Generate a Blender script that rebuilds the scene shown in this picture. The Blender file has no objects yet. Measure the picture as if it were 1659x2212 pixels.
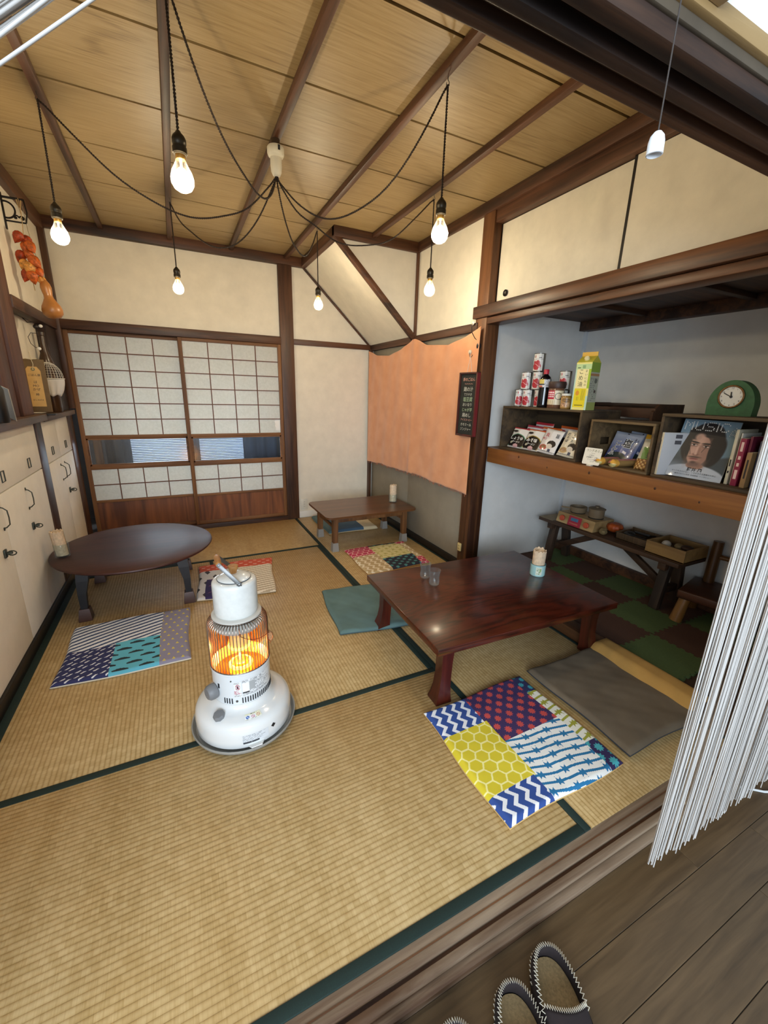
import bpy, bmesh, math, random
import numpy as np
from mathutils import Vector, Matrix
random.seed(7)
rng = np.random.default_rng(7)
SC = bpy.context.scene
COL = SC.collection
PI = math.pi

# ------------------------------------------------------------------ camera
cd = bpy.data.cameras.new('camera')
cam = bpy.data.objects.new('camera', cd)
COL.objects.link(cam)
CR = Vector((0.8975045, -0.44027284, 0.02540684))
CU = Vector((0.10038853, 0.26006338, 0.96035888))
CF = Vector((0.42942732, 0.85937586, -0.27760639))
mw = Matrix((CR, CU, -CF)).transposed().to_4x4()
mw.translation = Vector((-1.05, -4.2959, 1.3461))
cam.matrix_world = mw
cd.sensor_fit = 'HORIZONTAL'
cd.sensor_width = 36.0
cd.lens = 887.567 / 1659.0 * 36.0
cd.clip_start = 0.02
SC.camera = cam

# ------------------------------------------------------------------ world, light, exposure
SC.view_settings.view_transform = 'Standard'
SC.view_settings.look = 'None'
SC.view_settings.gamma = 1.0
SC.view_settings.exposure = 0.0
SC.cycles.use_denoising = True
SC.cycles.max_bounces = 10
SC.cycles.diffuse_bounces = 5
SC.cycles.transparent_max_bounces = 24
SC.cycles.sample_clamp_indirect = 6.0
SC.cycles.caustics_reflective = False
SC.cycles.caustics_refractive = False
W_ = bpy.data.worlds.new('sky')
SC.world = W_
W_.use_nodes = True
bg = W_.node_tree.nodes['Background']
bg.inputs[0].default_value = (0.78, 0.88, 1.0, 1)
bg.inputs[1].default_value = 0.80
BULB_POWER = 8.8
BULB_COLOR = (1.0, 0.84, 0.60)

def area_light(name, loc, target, sx, sy, power, color):
    l = bpy.data.lights.new(name, 'AREA')
    l.shape = 'RECTANGLE'; l.size = sx; l.size_y = sy
    l.energy = power; l.color = color
    o = bpy.data.objects.new(name, l); COL.objects.link(o)
    o.location = loc
    o.rotation_euler = (Vector(target) - Vector(loc)).to_track_quat('-Z', 'Y').to_euler()
    return o
# daylight from the windows of the passage behind and to the left of the camera
area_light('hall_window_daylight', (-2.1, -6.6, 1.50), (-0.2, -2.6, 0.8), 3.2, 1.7, 235, (0.76, 0.88, 1.0))
area_light('veranda_daylight', (-1.0, 1.7, 1.3), (-1.0, 0.0, 1.0), 1.8, 1.4, 430, (0.84, 0.92, 1.0))

# ------------------------------------------------------------------ colour and material helpers
def lin(c):
    if isinstance(c, str):
        c = c.lstrip('#'); c = [int(c[i:i+2], 16)/255 for i in (0, 2, 4)]
    return tuple((x/12.92 if x <= 0.04045 else ((x+0.055)/1.055)**2.4) for x in c)
def lin4(c): return lin(c) + (1.0,)
def linarr(a):
    a = np.clip(np.asarray(a, float), 0, 1)
    return np.where(a <= 0.04045, a/12.92, ((a+0.055)/1.055)**2.4)
def hx(s):
    s = s.lstrip('#'); return np.array([int(s[i:i+2], 16)/255 for i in (0, 2, 4)])

class NT:
    def __init__(s, name):
        s.m = bpy.data.materials.new(name); s.m.use_nodes = True
        s.t = s.m.node_tree; s.n = s.t.nodes; s.l = s.t.links
        s.p = s.n['Principled BSDF']; s.out = s.n['Material Output']
    def add(s, ty, **kw):
        n = s.n.new(ty)
        for k, v in kw.items():
            if hasattr(n, k): setattr(n, k, v)
        return n
    def link(s, a, b): s.l.new(a, b)
    def ramp(s, fac, stops):
        r = s.add('ShaderNodeValToRGB'); e = r.color_ramp.elements
        while len(e) < len(stops): e.new(0.5)
        for el, (p, c) in zip(e, stops): el.position = p; el.color = lin4(c)
        s.link(fac, r.inputs[0]); return r.outputs[0]
    def bump(s, h, strength=0.3, dist=0.002):
        b = s.add('ShaderNodeBump'); b.inputs['Strength'].default_value = strength
        b.inputs['Distance'].default_value = dist
        s.link(h, b.inputs['Height']); s.link(b.outputs[0], s.p.inputs['Normal'])
    def coords(s, scale=(1, 1, 1), rot=(0, 0, 0), island=False, obj=True):
        tc = s.add('ShaderNodeTexCoord'); mp = s.add('ShaderNodeMapping')
        mp.inputs['Scale'].default_value = scale; mp.inputs['Rotation'].default_value = rot
        src = tc.outputs['Object']
        if island:
            g = s.add('ShaderNodeNewGeometry'); v = s.add('ShaderNodeVectorMath', operation='MULTIPLY_ADD')
            cx = s.add('ShaderNodeCombineXYZ')
            for i in range(3): s.link(g.outputs['Random Per Island'], cx.inputs[i])
            s.link(cx.outputs[0], v.inputs[0]); v.inputs[1].default_value = (17, 31, 23); s.link(src, v.inputs[2]); src = v.outputs[0]
        s.link(src, mp.inputs[0]); return mp.outputs[0]
    def noise(s, vec, scale=5, detail=4, rough=0.55, dist=0.0):
        n = s.add('ShaderNodeTexNoise'); n.inputs['Scale'].default_value = scale
        n.inputs['Detail'].default_value = detail; n.inputs['Roughness'].default_value = rough
        n.inputs['Distortion'].default_value = dist
        s.link(vec, n.inputs['Vector']); return n.outputs[0]

def mat(name, color, rough=0.6, metal=0.0, var=0.0, nscale=20, bump=0.0, coat=0.0, emis=None, estr=0.0, sss=0.0, trans=0.0, sheen=0.0):
    """plain procedural material with a little tonal mottling and optional fine bump"""
    n = NT(name); p = n.p
    p.inputs['Base Color'].default_value = lin4(color)
    p.inputs['Roughness'].default_value = rough; p.inputs['Metallic'].default_value = metal
    p.inputs['Coat Weight'].default_value = coat; p.inputs['Coat Roughness'].default_value = 0.1
    p.inputs['Sheen Weight'].default_value = sheen
    if emis is not None:
        p.inputs['Emission Color'].default_value = lin4(emis); p.inputs['Emission Strength'].default_value = estr
    if var > 0 or bump > 0:
        f = n.noise(n.coords(), nscale, 5, 0.6)
        if var > 0:
            c = hx(color) if isinstance(color, str) else np.array(color)
            n.link(n.ramp(f, [(0.3, tuple(np.clip(c*(1-var), 0, 1))), (0.7, tuple(np.clip(c*(1+var*0.6), 0, 1)))]), p.inputs['Base Color'])
        if bump > 0: n.bump(f, bump, 0.002)
    return n.m

def wood(name, base, dark, axis=0, scale=1.0, rough=0.5, coat=0.0, cut=(0.43, 0.62), island=False, bump=0.15, ring=0.0, grain=26):
    """long-grained wood; axis = grain direction"""
    n = NT(name); p = n.p
    st = [grain*scale]*3; st[axis] = 1.6*scale
    v = n.coords(tuple(st), island=island)
    f = n.noise(v, 1.0, 7, 0.62, 0.6)
    st2 = [5*scale]*3; st2[axis] = 0.5*scale
    f2 = n.noise(n.coords(tuple(st2), island=island), 1.0, 3, 0.5, 0.3)
    mx = n.add('ShaderNodeMath', operation='MULTIPLY_ADD')
    n.link(f2, mx.inputs[0]); mx.inputs[1].default_value = 0.55
    m2 = n.add('ShaderNodeMath', operation='MULTIPLY'); n.link(f, m2.inputs[0]); m2.inputs[1].default_value = 0.5
    n.link(m2.outputs[0], mx.inputs[2])
    fac = mx.outputs[0]
    if ring > 0:
        st3 = [6*scale]*3; st3[axis] = 0.8*scale
        nz = n.noise(n.coords(tuple(st3), island=island), 1.0, 2, 0.4, 0.4)
        ml = n.add('ShaderNodeMath', operation='MULTIPLY'); n.link(nz, ml.inputs[0]); ml.inputs[1].default_value = 60
        sn = n.add('ShaderNodeMath', operation='SINE'); n.link(ml.outputs[0], sn.inputs[0])
        ma = n.add('ShaderNodeMath', operation='MULTIPLY_ADD'); n.link(sn.outputs[0], ma.inputs[0]); ma.inputs[1].default_value = ring; n.link(fac, ma.inputs[2])
        fac = ma.outputs[0]
    n.link(n.ramp(fac, [(cut[0], dark), (cut[1], base)]), p.inputs['Base Color'])
    p.inputs['Roughness'].default_value = rough
    p.inputs['Coat Weight'].default_value = coat; p.inputs['Coat Roughness'].default_value = 0.12
    if bump: n.bump(f, bump, 0.0015)
    return n.m

def clear(name, tint='#ffffff', gloss=0.12, rough=0.03):
    """thin clear glass: transparent with a Fresnel gloss, so light passes through it"""
    n = NT(name)
    tr = n.add('ShaderNodeBsdfTransparent'); tr.inputs[0].default_value = lin4(tint)
    gl = n.add('ShaderNodeBsdfGlossy'); gl.inputs['Roughness'].default_value = rough
    lw = n.add('ShaderNodeLayerWeight'); lw.inputs[0].default_value = 0.30
    ad = n.add('ShaderNodeMath', operation='MULTIPLY_ADD'); n.link(lw.outputs['Facing'], ad.inputs[0]); ad.inputs[1].default_value = 0.30; ad.inputs[2].default_value = gloss*0.15
    ad.use_clamp = True
    mx = n.add('ShaderNodeMixShader'); n.link(ad.outputs[0], mx.inputs[0])
    df = n.add('ShaderNodeBsdfDiffuse'); df.inputs[0].default_value = (0.8, 0.82, 0.83, 1)  # white mixed in towards the rims to paint bright glass outlines
    m2 = n.add('ShaderNodeMixShader'); m2.inputs[0].default_value = 0.28; n.link(gl.outputs[0], m2.inputs[1]); n.link(df.outputs[0], m2.inputs[2])
    n.link(tr.outputs[0], mx.inputs[1]); n.link(m2.outputs[0], mx.inputs[2]); n.link(mx.outputs[0], n.out.inputs[0])
    return n.m

def painted(name, rough=0.6, bump=0.0, coat=0.0, nscale=300):
    """colours come from the per-face attribute 'Col' (printed patterns)"""
    n = NT(name); a = n.add('ShaderNodeAttribute', attribute_name='Col')
    n.link(a.outputs['Color'], n.p.inputs['Base Color']); n.p.inputs['Roughness'].default_value = rough
    n.p.inputs['Coat Weight'].default_value = coat
    if bump: n.bump(n.noise(n.coords(), nscale, 2), bump, 0.001)
    return n.m

# ------------------------------------------------------------------ mesh builder
class MB:
    def __init__(s): s.bm = bmesh.new()
    def _tf(s, vs, M):
        if M is not None: bmesh.ops.transform(s.bm, matrix=M, verts=vs)
    def box(s, lo, hi, bev=0.0, M=None, seg=2):
        lo, hi = Vector(lo), Vector(hi)
        c = (lo+hi)/2; d = hi-lo
        r = bmesh.ops.create_cube(s.bm, size=1.0)['verts']
        for v in r: v.co = Vector((v.co.x*d.x, v.co.y*d.y, v.co.z*d.z)) + c
        if bev > 0:
            es = list({e for v in r for e in v.link_edges})
            g = bmesh.ops.bevel(s.bm, geom=es, offset=min(bev, min(abs(d.x), abs(d.y), abs(d.z))*0.45), segments=seg, affect='EDGES', profile=0.5)
            r = [v for v in g['verts']] + [v for v in r if v.is_valid]
            r = list(set(r))
        s._tf(r, M); return s
    def prism(s, poly, vec, M=None):
        vec = Vector(vec)
        a = [s.bm.verts.new(Vector(p)) for p in poly]; b = [s.bm.verts.new(Vector(p)+vec) for p in poly]
        n = len(a)
        s.bm.faces.new(a); s.bm.faces.new(list(reversed(b)))
        for i in range(n): s.bm.faces.new((a[i], b[i], b[(i+1) % n], a[(i+1) % n]))
        s._tf(a+b, M); return s
    def tube(s, pts, r, n=8, cap=True, closed=False):
        pts = [Vector(p) for p in pts]; k = len(pts)
        rs = r if isinstance(r, (list, tuple)) else [r]*k
        rings = []; up = None
        for i, p in enumerate(pts):
            if closed: t = pts[(i+1) % k]-pts[i-1]
            else: t = pts[min(i+1, k-1)]-pts[max(i-1, 0)]
            if t.length < 1e-9: t = Vector((0, 0, 1))
            t.normalize()
            if up is None:
                up = t.orthogonal().normalized()
            up = (up - t*up.dot(t))
            if up.length < 1e-6: up = t.orthogonal()
            up.normalize(); bi = t.cross(up)
            rings.append([s.bm.verts.new(p + (up*math.cos(2*PI*j/n)+bi*math.sin(2*PI*j/n))*rs[i]) for j in range(n)])
        m = k if closed else k-1
        for i in range(m):
            A, B = rings[i], rings[(i+1) % k]
            for j in range(n): s.bm.faces.new((A[j], A[(j+1) % n], B[(j+1) % n], B[j]))
        if cap and not closed:
            s.bm.faces.new(list(reversed(rings[0]))); s.bm.faces.new(rings[-1])
        return s
    def lathe(s, prof, n=32, c=(0, 0, 0), sx=1.0, sy=1.0, M=None, wob=None):
        """prof = [(radius, z)...]; closed at the ends when the radius is 0"""
        c = Vector(c); rings = []; allv = []
        for i, (r, z) in enumerate(prof):
            if r < 1e-6:
                v = s.bm.verts.new(c+Vector((0, 0, z))); rings.append([v]); allv.append(v)
            else:
                R = []
                for j in range(n):
                    a = 2*PI*j/n; k = 1.0 if wob is None else wob(a, i)
                    R.append(s.bm.verts.new(c+Vector((r*sx*k*math.cos(a), r*sy*k*math.sin(a), z))))
                rings.append(R); allv += R
        for A, B in zip(rings, rings[1:]):
            if len(A) == 1 and len(B) == 1: continue
            if len(A) == 1:
                for j in range(n): s.bm.faces.new((A[0], B[(j+1) % n], B[j]))
            elif len(B) == 1:
                for j in range(n): s.bm.faces.new((A[j], A[(j+1) % n], B[0]))
            else:
                for j in range(n): s.bm.faces.new((A[j], A[(j+1) % n], B[(j+1) % n], B[j]))
        s._tf(allv, M); return s
    def sph(s, c, r, seg=16, M=None):
        r = r if isinstance(r, (tuple, list)) else (r, r, r)
        v = bmesh.ops.create_uvsphere(s.bm, u_segments=seg, v_segments=max(6, seg*2//3), radius=1.0)['verts']
        for x in v: x.co = Vector((x.co.x*r[0], x.co.y*r[1], x.co.z*r[2]))
        s._tf(v, M)
        for x in v: x.co += Vector(c)
        return s
    def grid(s, fn, nx, ny):
        g = [[s.bm.verts.new(Vector(fn(i/nx, j/ny))) for i in range(nx+1)] for j in range(ny+1)]
        for j in range(ny):
            for i in range(nx): s.bm.faces.new((g[j][i], g[j][i+1], g[j+1][i+1], g[j+1][i]))
        return s
    def build(s, name, m, parent=None, smooth=True, ang=40, loc=None):
        bmesh.ops.recalc_face_normals(s.bm, faces=s.bm.faces)
        me = bpy.data.meshes.new(name); s.bm.to_mesh(me); s.bm.free()
        me.materials.append(m)
        if smooth:
            me.polygons.foreach_set('use_smooth', [True]*len(me.polygons))
            me.set_sharp_from_angle(angle=math.radians(ang))
        o = bpy.data.objects.new(name, me); COL.objects.link(o)
        if parent is not None: o.parent = parent
        if loc is not None: o.location = loc
        return o

def canvas(name, fmap, col, nx, ny, m, parent=None, smooth=True):
    """surface patch: fmap(U,V)->(N,3) points, col(U,V)->(N,3) sRGB per face; both vectorised, U,V in 0..1"""
    u, v = np.meshgrid(np.linspace(0, 1, nx+1), np.linspace(0, 1, ny+1))
    P = np.asarray(fmap(u.ravel(), v.ravel()), dtype=np.float32)
    j, i = np.meshgrid(np.arange(ny), np.arange(nx), indexing='ij')
    a = (j*(nx+1)+i).ravel()
    F = np.stack([a, a+1, a+nx+2, a+nx+1], 1).astype(np.int32)
    me = bpy.data.meshes.new(name)
    me.vertices.add(len(P)); me.vertices.foreach_set('co', P.ravel())
    me.loops.add(F.size); me.loops.foreach_set('vertex_index', F.ravel())
    me.polygons.add(len(F)); me.polygons.foreach_set('loop_start', np.arange(0, F.size, 4, dtype=np.int32))
    me.update(calc_edges=True); me.validate()
    uc, vc = (i.ravel()+0.5)/nx, (j.ravel()+0.5)/ny
    C = linarr(col(uc, vc)); C = np.concatenate([C, np.ones((len(C), 1))], 1).astype(np.float32)
    at = me.attributes.new('Col', 'FLOAT_COLOR', 'FACE'); at.data.foreach_set('color', C.ravel())
    if smooth: me.polygons.foreach_set('use_smooth', [True]*len(me.polygons))
    me.materials.append(m)
    o = bpy.data.objects.new(name, me); COL.objects.link(o)
    if parent is not None: o.parent = parent
    return o

def text(name, lines, m, parent, M, size=0.01, spacing=1.0, align='CENTER', depth=0.0, shear=0.0, bold=0.0):
    """lettering as a thin mesh; M places its x-right / y-up plane"""
    c = bpy.data.curves.new(name, 'FONT'); c.body = lines; c.size = size; c.space_line = spacing
    c.align_x = align; c.align_y = 'CENTER'; c.extrude = depth; c.resolution_u = 2; c.shear = shear; c.offset = bold
    t = bpy.data.objects.new(name, c); COL.objects.link(t)
    bpy.context.view_layer.update()
    me = bpy.data.meshes.new_from_object(t.evaluated_get(bpy.context.evaluated_depsgraph_get()))
    bpy.data.objects.remove(t); bpy.data.curves.remove(c)
    me.name = name; me.materials.clear(); me.materials.append(m); me.transform(M)
    o = bpy.data.objects.new(name, me); COL.objects.link(o)
    if parent is not None: o.parent = parent
    return o

def frame(origin, right, up):
    """matrix whose x axis is right and y axis is up"""
    r = Vector(right).normalized(); u = Vector(up); u = (u - r*u.dot(r)).normalized(); n = r.cross(u)
    M = Matrix((r, u, n)).transposed().to_4x4(); M.translation = Vector(origin); return M

# ------------------------------------------------------------------ object helpers
def tag(o, label, cat, group=None, kind=None):
    o['label'] = label; o['category'] = cat
    if group: o['group'] = group
    if kind: o['kind'] = kind
    return o
def thing(name, label, cat, loc=(0, 0, 0), rz=0.0, group=None):
    o = bpy.data.objects.new(name, None); COL.objects.link(o)
    o.empty_display_size = 0.05
    o.location = loc; o.rotation_euler = (0, 0, rz)
    return tag(o, label, cat, group)
def struct(o, kindname=None):
    o['kind'] = 'structure'; return o
def dup(root, loc, rz=None, label=None):
    r = root.copy(); COL.objects.link(r); r.location = loc
    if rz is not None: r.rotation_euler = (0, 0, rz)
    if label: r['label'] = label
    for ch in list(root.children):
        c = ch.copy(); COL.objects.link(c); c.parent = r
        for g in list(ch.children):
            d = g.copy(); COL.objects.link(d); d.parent = c
    return r
def rz(a): return Matrix.Rotation(a, 4, 'Z')
# ------------------------------------------------------------------ shared materials
DARK = wood('dark_aged_wood', '#62402a', '#24120a', axis=2, rough=0.5, cut=(0.42, 0.64))
DARKX = wood('dark_aged_wood_along_x', '#5f3a22', '#25130a', axis=0, rough=0.5, cut=(0.42, 0.64))
DARKY = wood('dark_aged_wood_along_y', '#64402a', '#2a160b', axis=1, rough=0.5, cut=(0.42, 0.64))
BEAM = wood('blackened_lintel_wood', '#553722', '#190c06', axis=0, rough=0.6, cut=(0.42, 0.64), bump=0.3)
MID = wood('shoji_frame_wood', '#8a5e36', '#5c3a1e', axis=2, rough=0.6)
MIDX = wood('shoji_rail_wood', '#8a5e36', '#5c3a1e', axis=0, rough=0.6)
KUMIKO = mat('lattice_bar_wood', '#6d4a38', 0.7)
KICK = wood('kick_panel_wood', '#86502a', '#57301a', axis=2, scale=0.7, rough=0.5, ring=0.05)
def plaster(name, c, s=0.04):
    n = NT(name)
    f = n.noise(n.coords(), 9, 6, 0.6)
    f2 = n.noise(n.coords(), 260, 3, 0.6)
    c = hx(c)
    n.link(n.ramp(f, [(0.25, tuple(c*(1-s))), (0.75, tuple(np.clip(c*(1+s*0.5), 0, 1)))]), n.p.inputs['Base Color'])
    n.p.inputs['Roughness'].default_value = 0.9; n.bump(f2, 0.12, 0.002)
    return n.m
CREAM = plaster('cream_wallpaper', '#e3dccb')
BLUEW = plaster('closet_white_plaster', '#dcdbd7', 0.03)
WHITEW = plaster('hall_white_wall', '#e9ecec', 0.02)
CUPB = plaster('cupboard_white_paint', '#ece8de', 0.03)
BLACKWOOD = mat('black_lacquered_wood', '#15100d', 0.45)
def paper_mat():
    n = NT('shoji_paper')
    d = n.add('ShaderNodeBsdfDiffuse'); t = n.add('ShaderNodeBsdfTranslucent')
    f = n.noise(n.coords(), 60, 5, 0.6)
    c = n.ramp(f, [(0.3, '#e6e6df'), (0.7, '#f2f2ec')])
    n.link(c, d.inputs[0]); n.link(c, t.inputs[0])
    mx = n.add('ShaderNodeMixShader'); mx.inputs[0].default_value = 0.5
    n.link(d.outputs[0], mx.inputs[1]); n.link(t.outputs[0], mx.inputs[2]); n.link(mx.outputs[0], n.out.inputs[0])
    return n.m
PAPER = paper_mat()

def tatami_mat(name, along_x):
    """woven rush: ribs run along the mat, fine rush fibres lie across them"""
    n = NT(name)
    sep = n.add('ShaderNodeSeparateXYZ'); n.link(n.coords(), sep.inputs[0])
    a, b = (sep.outputs[0], sep.outputs[1]) if along_x else (sep.outputs[1], sep.outputs[0])
    def math_(op, x, y=None):
        m = n.add('ShaderNodeMath', operation=op)
        for k, q in enumerate((x, y)):
            if q is None: continue
            if isinstance(q, (int, float)): m.inputs[k].default_value = q
            else: n.link(q, m.inputs[k])
        return m.outputs[0]
    rowf = math_('DIVIDE', b, 0.0165)
    row = math_('FLOOR', rowf)
    # each rib is a chain of bulging cells, staggered from row to row
    cell = math_('ADD', math_('DIVIDE', a, 0.019), math_('MULTIPLY', row, 0.5))
    rib = math_('SINE', math_('MULTIPLY', math_('FRACT', rowf), PI))
    cel = math_('ABSOLUTE', math_('SINE', math_('MULTIPLY', cell, PI)))
    rib = math_('POWER', rib, 0.45); cel = math_('POWER', cel, 0.35)
    hgt = math_('MULTIPLY', rib, math_('ADD', math_('MULTIPLY', cel, 0.22), 0.78))
    cv = n.add('ShaderNodeCombineXYZ'); n.link(math_('FLOOR', cell), cv.inputs[0]); n.link(row, cv.inputs[1])
    wn = n.add('ShaderNodeTexWhiteNoise', noise_dimensions='2D'); n.link(cv.outputs[0], wn.inputs['Vector'])
    st = n.noise(n.coords((300, 9, 1) if along_x else (9, 300, 1)), 1, 4, 0.7)
    strip = n.noise(n.coords((14, 0.4, 1) if along_x else (0.4, 14, 1)), 1, 4, 0.6)
    big = n.noise(n.coords((1.2, 1.2, 1)), 1.3, 3, 0.5)
    tone = math_('ADD', math_('MULTIPLY', hgt, 0.40), math_('ADD', math_('MULTIPLY', st, 0.50), math_('ADD', math_('MULTIPLY', strip, 0.34), math_('MULTIPLY', wn.outputs['Value'], 0.14))))
    c = n.ramp(tone, [(0.32, '#7d6338'), (0.66, '#ab8f5e'), (1.0, '#cbb388')])
    m2 = n.add('ShaderNodeMix', data_type='RGBA', blend_type='MULTIPLY'); m2.inputs[0].default_value = 0.8
    n.link(c, m2.inputs[6]); n.link(n.ramp(big, [(0.3, '#e8d9bd'), (0.7, '#fffdf6')]), m2.inputs[7])
    n.link(m2.outputs[2], n.p.inputs['Base Color'])
    n.p.inputs['Roughness'].default_value = 0.42
    n.bump(hgt, 0.5, 0.0018)
    return n.m
TATX = tatami_mat('tatami_rush_along_x', True); TATY = tatami_mat('tatami_rush_along_y', False)
HERI = mat('dark_green_cloth_border', '#0f2620', 0.8, var=0.15, nscale=300)

def ceiling_mat():
    n = NT('ceiling_board_veneer')
    v = n.coords((0.42, 2.6, 1), island=True)
    f = n.noise(v, 1.0, 3, 0.45, 0.5)
    ml = n.add('ShaderNodeMath', operation='MULTIPLY'); n.link(f, ml.inputs[0]); ml.inputs[1].default_value = 120
    sn = n.add('ShaderNodeMath', operation='SINE'); n.link(ml.outputs[0], sn.inputs[0])
    pw = n.add('ShaderNodeMapRange'); pw.inputs['From Min'].default_value = 0.35; pw.inputs['From Max'].default_value = 1.0; n.link(sn.outputs[0], pw.inputs[0])
    mask = n.noise(n.coords((0.9, 2.0, 1), island=True), 1.2, 2, 0.5)
    cm = n.add('ShaderNodeMapRange'); cm.inputs['From Min'].default_value = 0.50; cm.inputs['From Max'].default_value = 0.66; n.link(mask, cm.inputs[0])
    mm = n.add('ShaderNodeMath', operation='MULTIPLY'); n.link(pw.outputs[0], mm.inputs[0]); n.link(cm.outputs[0], mm.inputs[1])
    fine = n.noise(n.coords((5, 110, 1), island=True), 1, 5, 0.6)
    ad = n.add('ShaderNodeMath', operation='MULTIPLY_ADD'); n.link(mm.outputs[0], ad.inputs[0]); ad.inputs[1].default_value = -0.16; n.link(fine, ad.inputs[2])
    n.link(n.ramp(ad.outputs[0], [(0.12, '#665030'), (0.40, '#8f7850'), (0.66, '#9f8962')]), n.p.inputs['Base Color'])
    n.p.inputs['Roughness'].default_value = 0.45
    return n.m
CEIL = ceiling_mat()

# ------------------------------------------------------------------ floor: tatami room
XL, XR, YF = -1.84, 0.88, -3.71
fl = struct(MB().box((XL-0.1, YF, -0.14), (XR+0.02, 0.1, -0.055)).build('floor', mat('subfloor', '#5a4630', 0.8)))
def tatami(x0, x1, y0, y1, m, borders):
    o = MB().box((x0, y0, -0.055), (x1, y1, 0.0), 0.003).build('tatami_mat', m, fl)
    mb = MB()
    for b in borders: mb.box((b[0], b[1], -0.05), (b[2], b[3], 0.0022), 0.002)
    mb.build('cloth_border', HERI, o)
HB = 0.029
tatami(XL, -0.001, YF, -2.801, TATX, [(XL, YF, 0, YF+0.030), (XL, -2.801-HB, 0, -2.801)])
tatami(XL, -0.919, -2.799, -0.918, TATY, [(XL, -2.799, XL+0.045, -0.918), (-0.919-0.012, -2.799, -0.919, -0.918)])
tatami(-0.917, -0.001, -2.799, -0.918, TATY, [(-0.917, -2.799, -0.917+0.012, -0.918), (-HB, -2.799, 0, -0.918)])
tatami(XL, -0.001, -0.916, 0.0, TATX, [(XL, -0.916, 0, -0.916+HB), (XL, -0.02, 0, 0)])
tatami(0.001, XR, YF, -1.851, TATY, [(0.001, YF, HB, -1.851), (XR-0.02, YF, XR, -1.851)])
tatami(0.001, XR, -1.849, 0.0, TATY, [(0.001, -1.849, HB, 0), (XR-0.02, -1.849, XR, 0)])
# cloth edge on the inner side of the front mat row next to the strip
# grooved door sill between room and passage
SILL = wood('worn_sill_wood', '#93806a', '#4f3622', axis=0, rough=0.6, cut=(0.42, 0.64), bump=0.3)
SILLD = wood('worn_sill_groove', '#6a4426', '#3c2212', axis=0, rough=0.6)
s_ = MB()
s_.box((XL-0.1, -3.735, -0.12), (1.95, YF-0.0005, -0.002)).box((XL-0.1, -3.757, -0.12), (1.95, -3.7345, -0.002), 0.002)
s_.box((XL-0.1, -3.789, -0.12), (1.95, -3.768, -0.002), 0.002).box((XL-0.1, -3.812, -0.12), (1.95, -3.788, -0.012), 0.004)
sill = struct(s_.build('trim_1', SILL))
MB().box((XL-0.1, -3.7355, -0.1), (1.95, -3.7325, -0.0008)).box((XL-0.1, -3.7685, -0.1), (1.95, -3.7565, -0.0135)).build('groove', SILLD, sill)

# passage floor
def planks():
    n = NT('passage_floor_boards')
    v = n.coords((3, 45, 1), island=True)
    f = n.noise(v, 1.0, 6, 0.6, 0.5)
    n.link(n.ramp(f, [(0.3, '#43331f'), (0.7, '#604c33')]), n.p.inputs['Base Color'])
    n.p.inputs['Roughness'].default_value = 0.42; n.bump(f, 0.1, 0.001)
    return n.m
PL = planks()
pb = MB()
y = -3.8125
k = 0
while y > -6.2:
    xs = [-3.2, -1.2 + 0.55*((k*37) % 7)/7, 0.25+0.5*((k*53) % 5)/5, 2.4]
    for a, b in zip(xs, xs[1:]): pb.box((a+0.0006, y-0.1085, -0.05), (b-0.0006, y, -0.03), 0.0008, seg=1)
    y -= 0.11; k += 1
pf = struct(pb.build('floor', PL, smooth=False))
MB().box((-3.2, -6.3, -0.15), (2.4, -3.8122, -0.0325)).build('subfloor', mat('board_gaps', '#1d130c', 0.8), pf)

# ------------------------------------------------------------------ back wall with posts, shoji
w = MB()
w.box((XL-0.2, 0.02, 1.80), (-0.05, 0.12, 2.75)).box((0.04, 0.02, -0.1), (1.1, 0.12, 2.75))
struct(w.build('wall_back', CREAM))
post = struct(MB().box((-0.075, -0.012, -0.05), (0.055, 0.12, 2.50), 0.004).build('trim_2', DARK))
struct(MB().box((-1.84, -0.022, 1.775), (-0.072, 0.05, 1.845), 0.004).build('trim_3', DARKX))
struct(MB().box((0.052, -0.006, 1.785), (0.90, 0.05, 1.835), 0.004).build('trim_4', DARKX))
struct(MB().box((-1.90, -0.03, 2.468), (0.175, 0.05, 2.56), 0.004).build('trim_5', DARKX))
struct(MB().box((-1.84, -0.02, -0.05), (-0.07, 0.10, 0.045), 0.003).build('trim_6', DARKX))
struct(MB().box((-1.84, -0.03, 1.16), (-1.80, 0.06, 2.47), 0.003).build('trim_7', DARK))
# thin jamb beside the closet doors, in the corner
struct(MB().box((0.872, -0.03, 0.0), (0.90, 0.03, 1.79), 0.002).build('trim_8', DARK))
# low skirting behind the little table
struct(MB().box((0.055, 0.004, 0.0), (0.87, 0.02, 0.075), 0.003).build('baseboard_back', mat('off_white_skirting', '#d9d8d0', 0.6)))

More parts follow.
